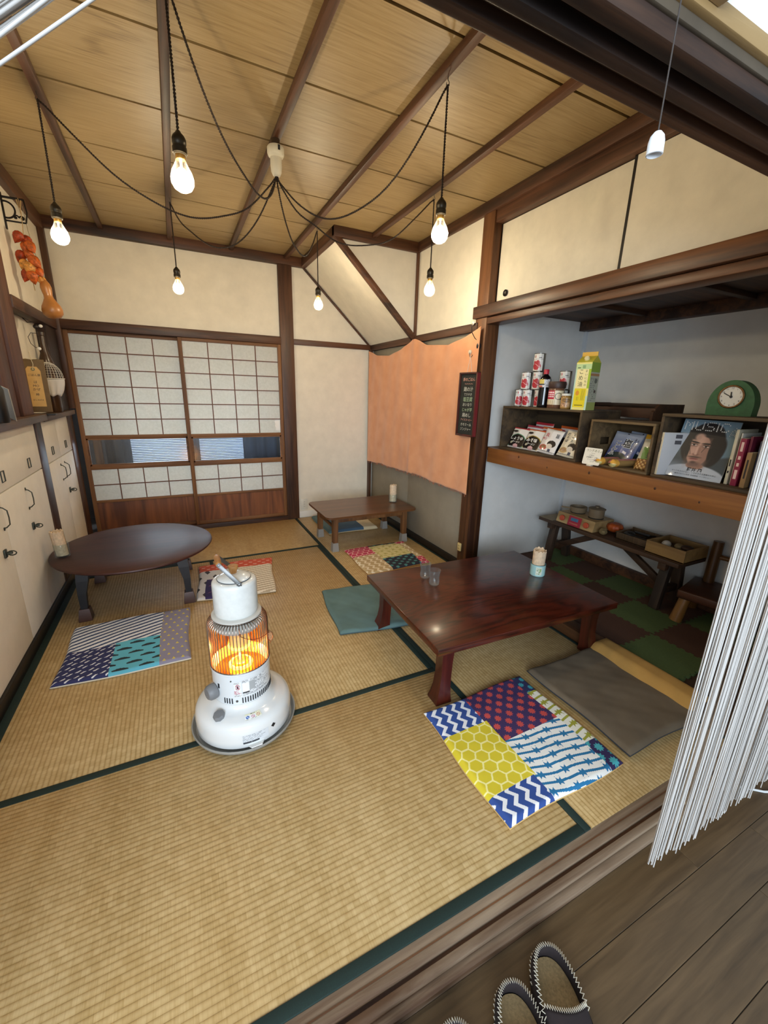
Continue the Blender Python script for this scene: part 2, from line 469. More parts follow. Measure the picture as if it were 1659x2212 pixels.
def shoji(name, x0, x1, yf, torn):
    z0, z1 = 0.045, 1.775; st = 0.032; d = 0.03
    m = MB()
    m.box((x0, yf, z0), (x0+st, yf+d, z1), 0.002).box((x1-st, yf, z0), (x1, yf+d, z1), 0.002)
    root = struct(m.build(name, MID))
    r = MB()
    for a, b in ((z1-0.028, z1), (0.905, 0.932), (0.632, 0.665), (0.33, 0.352), (z0, z0+0.035)):
        r.box((x0+st, yf+0.002, a), (x1-st, yf+d-0.002, b), 0.002)
    r.build('rail', MIDX, root)
    xa, xb = x0+st, x1-st
    k = MB()
    def lattice(za, zb, nc, nr):
        for i in range(1, nc):
            x = xa+(xb-xa)*i/nc; k.box((x-0.004, yf+0.006, za), (x+0.004, yf+0.016, zb))
        for j in range(1, nr):
            z = za+(zb-za)*j/nr; k.box((xa, yf+0.005, z-0.004), (xb, yf+0.015, z+0.004))
    lattice(0.932, z1-0.028, 4, 6); lattice(0.352, 0.632, 4, 2)
    k.build('lattice', KUMIKO, root)
    MB().box((xa, yf+0.0165, 0.925), (xb, yf+0.0172, z1-0.02)).build('paper', PAPER, root)
    MB().box((xa, yf+0.0165, 0.345), (xb, yf+0.0172, 0.64)).build('paper', PAPER, root)
    MB().box((xa, yf+0.010, z0+0.03), (xb, yf+0.018, 0.335)).build('kick_panel', KICK, root)
    g = MB().box((xa+0.012, yf+0.012, 0.678), (xb-0.012, yf+0.016, 0.893)).build('glass_pane', GLASSR, root)
    f = MB()
    f.box((xa, yf+0.004, 0.665), (xa+0.013, yf+0.024, 0.905)).box((xb-0.013, yf+0.004, 0.665), (xb, yf+0.024, 0.905))
    f.box((xa, yf+0.004, 0.665), (xb, yf+0.024, 0.679)).box((xa, yf+0.004, 0.892), (xb, yf+0.024, 0.905))
    f.build('glass_frame', MIDX, root)
    if torn:
        t = [(xb-0.004, 0.952), (xb-0.05, 0.957), (xb-0.043, 0.98), (xb-0.058, 1.0), (xb-0.045, 1.02), (xb-0.062, 1.045), (xb-0.03, 1.075), (xb-0.004, 1.08)]
        MB().prism([(a, yf+0.0155, b) for a, b in t], (0, 0.0008, 0)).build('paper_patch', mat('fresh_white_paper', '#f3f3f0', 0.8), root)
    return root
def ribbed():
    n = NT('ribbed_glass')
    n.m.node_tree.nodes.remove(n.p)
    tr = n.add('ShaderNodeBsdfTransparent'); tr.inputs[0].default_value = (0.92, 0.96, 1, 1)
    gl = n.add('ShaderNodeBsdfGlossy'); gl.inputs['Roughness'].default_value = 0.15
    mx = n.add('ShaderNodeMixShader'); mx.inputs[0].default_value = 0.08
    n.link(tr.outputs[0], mx.inputs[1]); n.link(gl.outputs[0], mx.inputs[2]); n.link(mx.outputs[0], n.out.inputs[0])
    return n.m
GLASSR = ribbed()
shoji('door_1', -1.803, -0.948, 0.028, False)
shoji('door_2', -0.978, -0.076, -0.006, True)
# veranda beyond the screens: far wall with a bright window, blinds and dark curtains
v_ = MB()
v_.box((-2.4, 0.86, -0.1), (-1.62, 0.92, 2.2)).box((-0.36, 0.86, -0.1), (0.2, 0.92, 2.2)).box((-1.62, 0.86, -0.1), (-0.36, 0.92, 0.45)).box((-1.62, 0.86, 1.5), (-0.36, 0.92, 2.2))
v_.box((-2.4, 0.12, -0.12), (0.2, 0.92, -0.02)).box((-2.4, 0.12, 2.2), (0.2, 0.92, 2.26)).box((-2.46, 0.12, -0.1), (-2.4, 0.92, 2.2)).box((0.2, 0.12, -0.1), (0.26, 0.92, 2.2))
struct(v_.build('wall_veranda', mat('dim_veranda_wall', '#4a4643', 0.8)))
bl = MB()
zz = 0.46
while zz < 1.5:
    bl.box((-1.60, 0.80, zz), (-0.38, 0.803, zz+0.015), M=None); zz += 0.0185
bl = bl.build('window_blind', mat('pale_blue_blind_slats', '#c9d9ea', 0.6)); tag(bl, 'pale blue slatted blind seen through the ribbed glass of the paper screens', 'blind')
def drape(x0, x1, y, c, label, n=7):
    f = lambda u, v: (x0+(x1-x0)*u, y+0.02*math.sin(u*n*2*PI)+0.004*math.sin(u*31), 0.02+1.6*v)
    o = MB().grid(f, 60, 2).build('curtain', mat('curtain_cloth', c, 0.9)); o.modifiers.new('cloth', 'SOLIDIFY').thickness = 0.003
    return tag(o, label, 'curtain')
drape(-1.72, -1.50, 0.62, '#23262d', 'near black curtain behind the left end of the left glass strip', 2)
drape(-0.98, -0.86, 0.62, '#2a3038', 'dark grey curtain behind the meeting stiles of the two paper screens', 2)
drape(-0.40, -0.02, 0.66, '#3d4d63', 'slate blue curtain behind the right end of the right glass strip', 3)
pp = MB().box((-1.80, 0.5, 0.0), (-1.735, 0.56, 1.6), 0.003).build('trim_9', MID); struct(pp)

# ------------------------------------------------------------------ ceiling
YJ = [-1.314+0.481, -1.314, -1.314-0.481, -1.314-0.962, -1.314-1.443]
edges = [0.05, -0.352] + YJ + [-3.80]
cb = MB()
for a, b in zip(edges, edges[1:]):
    cb.box((-1.95, b+0.0065, 2.545), (1.0, a-0.0065, 2.556))
ce = struct(cb.build('ceiling', CEIL, smooth=False))
MB().box((-2.1, -3.83, 2.5565), (2.1, 0.15, 2.64)).build('joint_backing_board', mat('dark_joint', '#140a05', 0.9), ce)  # dark backing that shows through the gaps between the boards
BX = [-1.4355+0.478*i for i in range(5)]
for i, x in enumerate(BX):
    ye = 0.0 if x < 0.17 else -0.93
    b = MB().box((x-0.017, -3.75, 2.512), (x+0.017, ye, 2.545), 0.004).build('trim_%d' % (10+i), DARKY); struct(b)
struct(MB().box((-1.90, -3.75, 2.455), (-1.80, 0.0, 2.545), 0.004).build('trim_15', DARKY))   # left ceiling moulding
struct(MB().box((0.875, -3.75, 2.475), (0.94, -0.90, 2.545), 0.004).build('trim_16', DARKY))  # right ceiling moulding

# ------------------------------------------------------------------ sloping stair underside in the back right corner
sl = MB().prism([(0.17, 2.495), (0.905, 1.812), (0.905, 2.545), (0.17, 2.545)] and [(0.17, -0.915, 2.495), (0.905, -0.915, 1.812), (0.905, -0.915, 2.545), (0.17, -0.915, 2.545)], (0, 0.96, 0))
struct(sl.build('wall_stair_soffit', CREAM, smooth=False))
def bar(a, b, w, h, up=(0, 0, 1), m=DARKX, name='trim_1'):
    a, b = Vector(a), Vector(b); d = (b-a); L = d.length; t = d.normalized()
    u = Vector(up); u = (u-t*u.dot(t)).normalized(); s2 = t.cross(u)
    M = Matrix((t, s2, u)).transposed().to_4x4(); M.translation = (a+b)/2
    return MB().box((-L/2, -w/2, -h/2), (L/2, w/2, h/2), 0.003, M=M)
struct(bar((0.155, -0.915, 2.492), (0.90, -0.915, 1.80), 0.05, 0.04).build('trim_17', DARKX))
struct(bar((0.165, 0.012, 2.480), (0.90, 0.012, 1.803), 0.02, 0.016).build('trim_18', DARKX))
struct(MB().box((0.145, -0.94, 2.47), (0.195, 0.0, 2.545), 0.003).build('trim_19', DARKY))
struct(MB().box((0.145, -0.945, 2.472), (0.90, -0.895, 2.545), 0.003).build('trim_20', DARKX))

# ------------------------------------------------------------------ right wall
rw = MB().box((0.90, -1.80, 1.80), (1.0, -0.90, 2.56)).box((0.96, -1.78, 0.0), (1.0, 0.05, 1.80))
struct(rw.build('wall_right', CREAM))
struct(MB().box((0.880, -0.935, 1.83), (0.905, -0.905, 2.48), 0.002).build('trim_21', DARK))
struct(MB().box((0.878, -1.80, 1.776), (0.96, 0.0, 1.832), 0.003).build('trim_22', DARKY))
struct(MB().box((0.882, -1.80, -0.05), (0.97, 0.02, 0.055), 0.003).build('baseboard_right', BLACKWOOD))
OLIVE = mat('olive_brown_door_paper', '#8f8776', 0.75, var=0.06, nscale=5)
d3 = struct(MB().box((0.915, -0.90, 0.055), (0.935, -0.02, 1.78), 0.002).build('door_3', OLIVE))
d4 = struct(MB().box((0.905, -1.78, 0.055), (0.925, -0.89, 1.78), 0.002).build('door_4', OLIVE))
MB().box((0.9135, -0.062, 0.85), (0.916, -0.056, 0.90)).build('pull', BLACKWOOD, d3)
# big post between the closet doors and the open closet
POST = wood('knotted_post_wood', '#754c2d', '#331a0d', axis=2, rough=0.5, cut=(0.42, 0.64))
struct(MB().box((0.885, -1.888, -0.06), (1.0, -1.772, 2.50), 0.005).build('trim_23', POST))
# heavy closet lintel, groove line, upper cupboard doors
lt = MB().box((0.868, -3.75, 1.856), (0.99, -1.755, 1.932), 0.004).box((0.89, -3.75, 1.812), (1.0, -1.83, 1.853), 0.004)
struct(lt.build('trim_24', wood('closet_lintel_wood', '#754a2b', '#2f180b', axis=1, rough=0.42, cut=(0.42, 0.64))))
struct(MB().box((0.895, -3.75, 2.405), (0.96, -1.80, 2.478), 0.003).build('trim_25', DARKY))
FUSU = plaster('sliding_door_paper', '#dfd8c6', 0.05)
def fusuma(name, y0, y1, x):
    r = struct(MB().box((x+0.001, y0+0.012, 1.93), (x+0.016, y1-0.012, 2.412)).build(name, FUSU))
    f = MB()
    f.box((x, y0, 1.925), (x+0.018, y0+0.014, 2.42)).box((x, y1-0.014, 1.925), (x+0.018, y1, 2.42)).box((x, y0, 2.402), (x+0.018, y1, 2.42)).box((x, y0, 1.925), (x+0.018, y1, 1.939))
    f.build('black_edge', BLACKWOOD, r); return r
f1 = fusuma('door_5', -2.80, -1.885, 0.945)
fusuma('door_6', -3.72, -2.785, 0.925)
hp = MB().lathe([(0.0, 0.0), (0.012, 0.0), (0.017, 0.004), (0.020, 0.006), (0.020, 0.0)], 20, M=Matrix.Translation((0.944, -1.985, 1.99)) @ Matrix.Rotation(-PI/2, 4, 'Y'))
hp.build('finger_pull', mat('black_iron_pull', '#16120f', 0.4, 0.4), f1)

# ------------------------------------------------------------------ open closet
cl = MB()
cl.box((1.0, -1.84, -0.1), (1.98, -1.74, 2.6))
struct(cl.build('wall_closet_side', BLUEW))
struct(MB().box((1.92, -3.80, -0.1), (2.0, -1.80, 2.6)).build('wall_closet_back', BLUEW))
struct(MB().box((0.93, -3.80, -0.1), (2.0, -3.72, 2.6)).build('wall_closet_near', BLUEW))
struct(MB().box((1.895, -1.862, 0.0), (1.925, -1.835, 1.9), 0.002).build('trim_26', mat('pale_corner_strip', '#cfd3d6', 0.7)))
CUN = wood('closet_underside_wood', '#5a3820', '#2a160b', axis=0, rough=0.6)
struct(MB().box((0.99, -3.75, 1.915), (1.98, -1.83, 1.935)).box((1.84, -3.75, 1.85), (1.925, -1.835, 1.92), 0.003).build('ceiling_closet', CUN))
j = MB()
for yy in (-2.35, -2.95, -3.4): j.box((1.0, yy-0.02, 1.888), (1.85, yy+0.02, 1.916), 0.002)
struct(j.build('trim_27', CUN))
struct(MB().box((0.93, -3.75, -0.1), (1.95, -1.80, 0.038)).build('floor_closet', mat('closet_floor_board', '#3a2517', 0.7)))
struct(MB().box((0.884, -3.72, -0.05), (0.975, -1.885, 0.062), 0.004).build('trim_28', wood('closet_sill_wood', '#5c3b20', '#331c0e', axis=1, rough=0.45)))
struct(MB().box((1.885, -3.72, 0.04), (1.922, -1.84, 0.12), 0.003).build('baseboard_closet', CUN))
PLK = wood('shelf_plank_wood', '#94602f', '#6b3d1b', axis=1, scale=0.8, rough=0.42, cut=(0.40, 0.66))
sh = MB().box((1.0, -3.72, 0.874), (1.035, -1.89, 0.98), 0.003)
sh = struct(sh.build('trim_29', PLK))
kn = MB()
for yy, zz, r in ((-2.21, 0.955, 0.008), (-2.46, 0.925, 0.0055), (-2.76, 0.945, 0.0085), (-3.13, 0.935, 0.007), (-3.33, 0.915, 0.005)):
    kn.lathe([(r, 0), (r*0.7, 0.0012), (0, 0.0015)], 14, sx=1, sy=0.8, M=Matrix.Translation((1.0, yy, zz)) @ Matrix.Rotation(-PI/2, 4, 'Y'))
kn.build('knot', mat('dark_knot', '#3b1c0b', 0.5), sh)
MB().box((1.035, -3.72, 0.955), (1.92, -1.842, 0.9795)).build('shelf_board', wood('shelf_board_wood', '#7a5834', '#523719', axis=1, rough=0.6), sh)

# foam puzzle tiles on the closet floor
def foam(i, jj):
    x0, y0 = 0.98+0.31*i, -3.12+0.31*jj
    g = ((i+jj) % 2 != 0)
    pts = []
    nt = 14; s = 0.31
    def edge(a, b, out, ph):
        a, b, out = Vector(a), Vector(b), Vector(out)
        for k in range(nt):
            t0, t1 = k/nt, (k+0.5)/nt
            o1 = 0.006 if (k % 2 == ph) else -0.006
            for t in (t0+0.006, t0+1/nt-0.006): pts.append(a+(b-a)*t+out*(o1-0.0008))
    edge((x0, y0), (x0+s, y0), (0, -1), 0); edge((x0+s, y0), (x0+s, y0+s), (1, 0), 0)
    edge((x0+s, y0+s), (x0, y0+s), (0, 1), 0); edge((x0, y0+s), (x0, y0), (-1, 0), 0)
    mb = MB().prism([(p.x, p.y, 0.0385) for p in pts], (0, 0, 0.0125))
    o = mb.build('foam_tile', FG if g else FBR, smooth=False)
    rows = ['nearest the camera', 'second row from the front', 'third row from the front', 'fourth row from the front', 'fifth row from the front']
    return o, g, i, jj
FG = mat('green_foam', '#45562c', 0.85, var=0.08, nscale=120, bump=0.2)
FBR = mat('brown_foam', '#452a1b', 0.85, var=0.08, nscale=120, bump=0.2)
colw = ['by the closet sill', 'in the middle column', 'in the column under the bench']
roww = {-1: 'behind the strings', 0: 'nearest the log chair', 1: "by the bench's near legs", 2: 'opposite the bench middle', 3: 'by the closet side wall'}
for i in range(3):
    for jj in (-1, 0, 1, 2, 3):
        o, g, _, _ = foam(i, jj)
        tag(o, '%s foam tile %s, %s' % ('moss green' if g else 'dark brown', colw[i], roww[jj]), 'floor tile', 'foam puzzle tiles on the closet floor')

# ------------------------------------------------------------------ left wall: built-in cupboards, ledge, posts
struct(MB().box((-2.1, -1.06, 1.80), (XL, 0.05, 2.60)).box((-2.1, -1.1, 1.1), (-1.90, 0.05, 1.82)).box((-2.1, -3.9, -0.1), (-1.885, 0.05, 1.1)).box((-2.1, -3.9, 1.98), (XL, -1.05, 2.60)).build('wall_left', CREAM))
struct(MB().box((XL-0.03, -3.71, -0.01), (XL+0.012, -0.0, 0.062), 0.003).build('baseboard_left', BLACKWOOD))
struct(MB().box((-1.87, -1.062, 0.05), (XL+0.006, -0.928, 1.125), 0.003).build('trim_30', DARK))
struct(MB().box((-1.87, -0.17, 0.05), (XL+0.008, -0.004, 1.12), 0.003).build('trim_31', DARK))
struct(MB().box((-1.90, -1.045, 1.762), (XL+0.02, -0.02, 1.832), 0.004).build('trim_32', DARKY))
LED = wood('dusty_ledge_wood', '#6a5040', '#3d2a1f', axis=1, rough=0.5)
struct(MB().box((-1.98, -3.71, 1.125), (XL+0.05, -0.945, 1.166), 0.004).build('trim_33', LED))
struct(MB().box((-2.02, -0.945, 1.115), (XL+0.035, -0.01, 1.150), 0.004).build('trim_34', LED))
OLDP = wood('aged_reddish_post', '#6d4534', '#3d241a', axis=2, rough=0.55, cut=(0.42, 0.64))
struct(MB().box((-1.90, -1.235, 1.166), (XL+0.01, -1.04, 2.47), 0.004).build('trim_35', OLDP))
struct(MB().box((-1.90, -1.415, 1.166), (XL-0.004, -1.25, 2.00), 0.004).build('trim_36', OLDP))
struct(MB().box((-1.95, -0.31, 1.150), (XL+0.004, -0.02, 1.765), 0.003).build('trim_37', wood('near_black_board', '#3a2820', '#21150f', axis=2, rough=0.55)))
IRON = mat('black_iron', '#1d1815', 0.5, 0.6)
PEW = mat('aged_metal_fitting', '#4b5049', 0.45, 0.7)
def cupboard(y0, y1, rings, pulls, latches, label):
    r = thing('built_in_cupboard', label, 'cupboard', (XL, (y0+y1)/2, 0.06))
    c = (y0+y1)/2
    def b(a0, a1, x0, x1, z0, z1, bev=0.002): return MB().box((x0, a0-c, z0-0.06), (x1, a1-c, z1-0.06), bev)
    b(y0, y1, -0.03, -0.012, 0.06, 1.12).build('carcass', CUPB, r)
    mid = c if len(pulls) > 1 else None
    sp = [(y0, y1)] if mid is None else [(y0, mid), (mid, y1)]
    for a0, a1 in sp:
        up = b(a0+0.001, a1-0.001, -0.013, 0.0, 0.843, 1.118).build('upper_door', CUPB, r)
        lo = b(a0+0.001, a1-0.001, -0.013, 0.0, 0.064, 0.837).build('lower_door', CUPB, r)
        for yy in rings:
            if a0 <= yy < a1:
                t = MB(); s2 = 0.021; h = 0.026
                t.tube([(0.003, yy-c-s2, 0.91-0.06-h), (0.003, yy-c+s2, 0.91-0.06-h), (0.003, yy-c+s2, 0.91-0.06+h), (0.003, yy-c-s2, 0.91-0.06+h)], 0.0026, 6, closed=True)
                t.build('ring_pull', PEW, up)
        for yy in pulls:
            if a0 <= yy < a1:
                t = MB(); z = 0.735-0.06
                t.tube([(0.0, yy-c, z+0.052), (0.012, yy-c, z+0.048), (0.026, yy-c, z+0.034), (0.028, yy-c, z), (0.026, yy-c, z-0.034), (0.012, yy-c, z-0.048), (0.0, yy-c, z-0.052)], [0.0035, 0.003, 0.0028, 0.0028, 0.0028, 0.003, 0.0035], 8)
                for sg in (1, -1): t.sph((0.002, yy-c, z+sg*0.055), (0.003, 0.006, 0.009), 10)
                t.build('handle', PEW, lo)
        for yy in latches:
            if a0 <= yy < a1:
                t = MB(); z = 0.577-0.06
                t.box((0, yy-c-0.014, z-0.02), (0.008, yy-c+0.014, z+0.02), 0.002)
                t.box((0.008, yy-c-0.008, z-0.004), (0.03, yy-c+0.008, z+0.006), 0.002)
                t.tube([(0.028+0.016*math.cos(a), yy-c, z+0.0+0.011*math.sin(a)) for a in np.linspace(0, 2*PI, 13)[:-1]], 0.003, 6, closed=True)
                t.build('latch', PEW, lo)
    return r
cupboard(-0.925, -0.172, [-0.755, -0.365], [-0.62, -0.50], [-0.495], 'narrow white built-in cupboard between the two dark posts next to the paper screens')
cupboard(-2.55, -1.066, [-1.72, -1.295], [-1.845, -1.45], [-1.905, -1.452], 'wide white built-in cupboard beside the round table, left of the dark wooden post')
cupboard(-3.70, -2.56, [], [], [], 'white built-in cupboard nearest the camera at the left edge')

# ------------------------------------------------------------------ lintel over the opening, passage wall above it
lb = MB()
for y0, y1, z0 in ((-3.722, -3.70, 1.822), (-3.752, -3.722, 1.836), (-3.774, -3.752, 1.812), (-3.800, -3.774, 1.834), (-3.828, -3.800, 1.808)):
    lb.box((-2.0, y0, z0), (2.1, y1, 1.99), 0.004)
struct(lb.build('trim_38', BEAM))
struct(MB().box((-3.3, -3.834, 1.83), (3.2, -3.826, 1.99), 0.002).build('trim_39', mat('shaded_brown_fascia', '#4a4032', 0.7, var=0.1, nscale=14)))  # shading of the lintel's outer face put into this darker colour
struct(MB().box((-3.3, -3.845, 1.843), (3.2, -3.83, 1.866), 0.002).build('trim_40', wood('pale_picture_rail', '#b39a70', '#8f744a', axis=0, rough=0.6)))
struct(MB().box((-3.3, -3.841, 1.866), (3.2, -3.70, 2.75)).build('wall_front', WHITEW))
struct(MB().box((-3.3, -3.87, -0.1), (-2.0, -3.70, 1.9)).box((1.98, -3.87, -0.1), (3.2, -3.72, 1.9)).build('wall_passage', WHITEW))
struct(MB().box((0.90, -3.825, -0.05), (1.03, -3.72, 1.84), 0.004).build('trim_41', DARK))
struct(MB().box((-2.0, -3.82, -0.05), (-1.86, -3.70, 1.84), 0.004).build('trim_42', DARK))
struct(MB().box((-0.44, -3.90, 1.852), (-0.345, -3.845, 1.90), 0.002).build('trim_43', mat('pale_wood_bracket', '#b09a78', 0.7)))
# kitchen seen through the gap on the far left
struct(MB().box((-3.2, -3.9, -0.1), (-3.1, 0.2, 2.6)).box((-3.2, 0.05, -0.1), (-1.9, 0.2, 2.6)).build('wall_kitchen', WHITEW))
# ================================================================== furniture
def V3(*a): return np.stack([np.broadcast_to(np.asarray(x, float), np.shape(a[0])) for x in a], 1)
LACQ = wood('dark_red_lacquered_top', '#4a2119', '#2b100c', axis=0, scale=0.7, rough=0.5, coat=0.04, cut=(0.40, 0.66))
BLKP = mat('blue_black_painted_wood', '#171a20', 0.5, var=0.15)
RUBB = mat('brown_foot_cover', '#43281f', 0.45)
# --- round low table
t = thing('round_low_table', 'round dark red lacquered low table with black legs beside the white cupboards', 'table', (-1.374, -1.280, 0))
prof = [(0, 0.321), (0.442, 0.321), (0.457, 0.324), (0.463, 0.331), (0.461, 0.338), (0.452, 0.3425), (0.30, 0.343), (0, 0.343)]
MB().lathe(prof, 72).build('tabletop', LACQ, t)
m = MB()
for s in (1, -1):
    m.box((-0.28, s*0.275-0.012, 0.268), (0.28, s*0.275+0.012, 0.321), 0.003).box((s*0.275-0.012, -0.28, 0.268), (s*0.275+0.012, 0.28, 0.321), 0.003)
m.build('apron', BLKP, t)
for sx in (-1, 1):
    for sy in (-1, 1):
        lm = MB()
        for (z0, z1, w0, w1, o0, o1) in ((0.30, 0.25, 0.031, 0.030, 0.262, 0.268), (0.25, 0.17, 0.030, 0.021, 0.268, 0.279), (0.17, 0.055, 0.021, 0.0165, 0.279, 0.281)):
            c0 = [(sx*o0+a*w0, sy*o0+b*w0, z0) for a, b in ((-1, -1), (1, -1), (1, 1), (-1, 1))]
            c1 = [(sx*o1+a*w1, sy*o1+b*w1, z1) for a, b in ((-1, -1), (1, -1), (1, 1), (-1, 1))]
            vs = [lm.bm.verts.new(p) for p in c0+c1]
            for i in range(4): lm.bm.faces.new((vs[i], vs[(i+1) % 4], vs[4+(i+1) % 4], vs[4+i]))
            lm.bm.faces.new(vs[:4]); lm.bm.faces.new(vs[4:])
        leg = lm.build('leg', BLKP, t, ang=30)
        f = MB(); ww = ((0.034, 0.001), (0.034, 0.012), (0.026, 0.072), (0.024, 0.076))
        rings = [[f.bm.verts.new((sx*0.281+a*w, sy*0.281+b*w, z)) for a, b in ((-1, -1), (1, -1), (1, 1), (-1, 1))] for w, z in ww]
        for A, B in zip(rings, rings[1:]):
            for i in range(4): f.bm.faces.new((A[i], A[(i+1) % 4], B[(i+1) % 4], B[i]))
        f.bm.faces.new(rings[0]); f.bm.faces.new(rings[-1])
        f.build('foot_cover', RUBB, leg, ang=30)

# --- big red-brown low table
def zelkova(name, base, dark, scale, rough, coat):
    n = NT(name)
    f = n.noise(n.coords((0.9*scale, 4.2*scale, 4)), 1.0, 3, 0.5, 0.7)
    ml = n.add('ShaderNodeMath', operation='MULTIPLY'); n.link(f, ml.inputs[0]); ml.inputs[1].default_value = 105
    sn = n.add('ShaderNodeMath', operation='SINE'); n.link(ml.outputs[0], sn.inputs[0])
    fine = n.noise(n.coords((9, 150, 60)), 1.0, 4, 0.6)
    ad = n.add('ShaderNodeMath', operation='MULTIPLY_ADD'); n.link(sn.outputs[0], ad.inputs[0]); ad.inputs[1].default_value = 0.17; n.link(fine, ad.inputs[2])
    n.link(n.ramp(ad.outputs[0], [(0.25, dark), (0.62, base)]), n.p.inputs['Base Color'])
    n.p.inputs['Roughness'].default_value = rough; n.p.inputs['Coat Weight'].default_value = coat; n.p.inputs['Coat Roughness'].default_value = 0.13
    return n.m
ZEL = zelkova('zelkova_tabletop', '#4a190c', '#270a05', 1.0, 0.28, 0.25)
ZLEG = wood('zelkova_leg', '#4a190e', '#260a06', axis=2, rough=0.3, coat=0.3)
t = thing('large_low_table', 'large rectangular red-brown wooden low table with flared legs in front of the open closet', 'table', (0.3975, -2.690, 0), -0.031)
MB().box((-0.552, -0.3985, 0.285), (0.552, 0.3985, 0.32), 0.004).build('tabletop', ZEL, t)
m = MB()
for s in (1, -1): m.box((-0.45, s*0.30-0.012, 0.25), (0.45, s*0.30+0.012, 0.286), 0.003)
for s in (1, -1): m.box((s*0.45-0.012, -0.30, 0.25), (s*0.45+0.012, 0.30, 0.286), 0.003)
m.build('apron', ZLEG, t)
for sx in (-1, 1):
    for sy in (-1, 1):
        lm = MB(); rings = []
        for z, w, fl_ in ((0.286, 0.032, 0.0), (0.26, 0.031, 0.0), (0.20, 0.0275, 0.0), (0.13, 0.0265, 0.002), (0.07, 0.029, 0.008), (0.03, 0.034, 0.015), (0.008, 0.039, 0.02), (0.0005, 0.039, 0.02)):
            cx, cy = sx*(0.462+fl_), sy*(0.318+fl_*0.5)
            rings.append([lm.bm.verts.new((cx+a*w, cy+b*w, z)) for a, b in ((-1, -1), (1, -1), (1, 1), (-1, 1))])
        for A, B in zip(rings, rings[1:]):
            for i in range(4): lm.bm.faces.new((A[i], A[(i+1) % 4], B[(i+1) % 4], B[i]))
        lm.bm.faces.new(rings[0]); lm.bm.faces.new(rings[-1])
        lm.build('leg', ZLEG, t, ang=30)

# --- small low table at the back
OAK = wood('worn_brown_tabletop', '#6e4626', '#4a2c16', axis=0, scale=0.6, rough=0.32, coat=0.25, cut=(0.40, 0.66))
OAKL = wood('worn_brown_leg', '#7d5430', '#4a2d16', axis=2, rough=0.45)
FELT = mat('grey_felt_foot_cap', '#8e8a83', 0.85)
t = thing('small_low_table', 'small brown rectangular low table with grey foot caps in the back right corner', 'table', (0.425, -0.872, 0))
rc = 0.045
cor = []
for cx, cy, a0 in ((0.436-rc, 0.29-rc, 0), (-0.436+rc, 0.29-rc, PI/2), (-0.436+rc, -0.29+rc, PI), (0.436-rc, -0.29+rc, 1.5*PI)):
    for k in range(7): cor.append((cx+rc*math.cos(a0+k*PI/12), cy+rc*math.sin(a0+k*PI/12), 0.312))
tp = MB().prism(cor, (0, 0, 0.018))
bmesh.ops.bevel(tp.bm, geom=[e for e in tp.bm.edges if abs(e.verts[0].co.z-e.verts[1].co.z) < 1e-6], offset=0.004, segments=2, affect='EDGES')
tp.build('tabletop', OAK, t)
m = MB()
for s in (1, -1): m.box((-0.35, s*0.215-0.01, 0.262), (0.35, s*0.215+0.01, 0.312), 0.002)
for s in (1, -1): m.box((s*0.345-0.01, -0.215, 0.262), (s*0.345+0.01, 0.215, 0.312), 0.002).box((s*0.345-0.009, -0.205, 0.205), (s*0.345+0.009, 0.205, 0.23), 0.002)
m.build('apron', OAKL, t)
for sx in (-1, 1):
    for sy in (-1, 1):
        lm = MB()
        lm.tube([(sx*0.338, sy*0.207, 0.311), (sx*0.342, sy*0.208, 0.05)], [0.034, 0.029], 4)
        bmesh.ops.rotate(lm.bm, verts=lm.bm.verts, cent=(sx*0.34, sy*0.207, 0), matrix=Matrix.Rotation(0.0, 3, 'Z'))
        leg = lm.build('leg', OAKL, t, ang=30)
        f = MB().tube([(sx*0.342, sy*0.208, 0.0005), (sx*0.342, sy*0.208, 0.078)], [0.041, 0.034], 4)
        f.build('foot_cap', FELT, leg, ang=30)

# ================================================================== floor cushions
FABR = painted('printed_cotton', 0.85, 0.15, nscale=700)
def mix(a, b, m): return a*(1-m[:, None])+b*m[:, None]
def rep(c, n): return np.repeat(hx(c)[None, :], n, 0)
def tri(x): return np.abs((x % 1.0)-0.5)*2
def zigzag(u, v, c0, c1, pitch=0.075, amp=0.022, wl=0.075, w=0.34, ang=0.0):
    a = u*math.cos(ang)+v*math.sin(ang); b = -u*math.sin(ang)+v*math.cos(ang)
    f = ((a+amp*tri(b/wl))/pitch) % 1.0
    return mix(rep(c0, len(u)), hx(c1), (f < w).astype(float))
def hexes(u, v, c0, c1, s=0.075, lw=0.09):
    r = np.array([1.0, math.sqrt(3)]); h = r/2
    p = np.stack([u, v], 1)/s
    a = (p % r)-h; b = ((p-h) % r)-h
    g = np.where(((a**2).sum(1) < (b**2).sum(1))[:, None], a, b)
    g = np.abs(g); d = np.maximum(g[:, 0], g[:, 0]*0.5+g[:, 1]*0.866)
    return mix(rep(c0, len(u)), hx(c1), (d > 0.5-lw/2).astype(float))
def stars(u, v, c0, c1, s=0.07, r0=0.021, n=9):
    row = np.floor(v/(s*0.5)); uu = u+(row % 2)*s*0.5
    du = (uu % s)-s/2; dv = (v % (s*0.5))-s*0.25
    out = np.zeros(len(u))
    for oy in (-1, 0, 1):
        row2 = row+oy; uu = u+(row2 % 2)*s*0.5; du = (uu % s)-s/2; dv = v-(row2+0.5)*s*0.5
        d = np.hypot(du, dv); a = np.arctan2(dv, du)
        out = np.maximum(out, (d < r0*(0.60+0.40*tri(a*n/(2*PI)))).astype(float))
    return mix(rep(c0, len(u)), hx(c1), out)
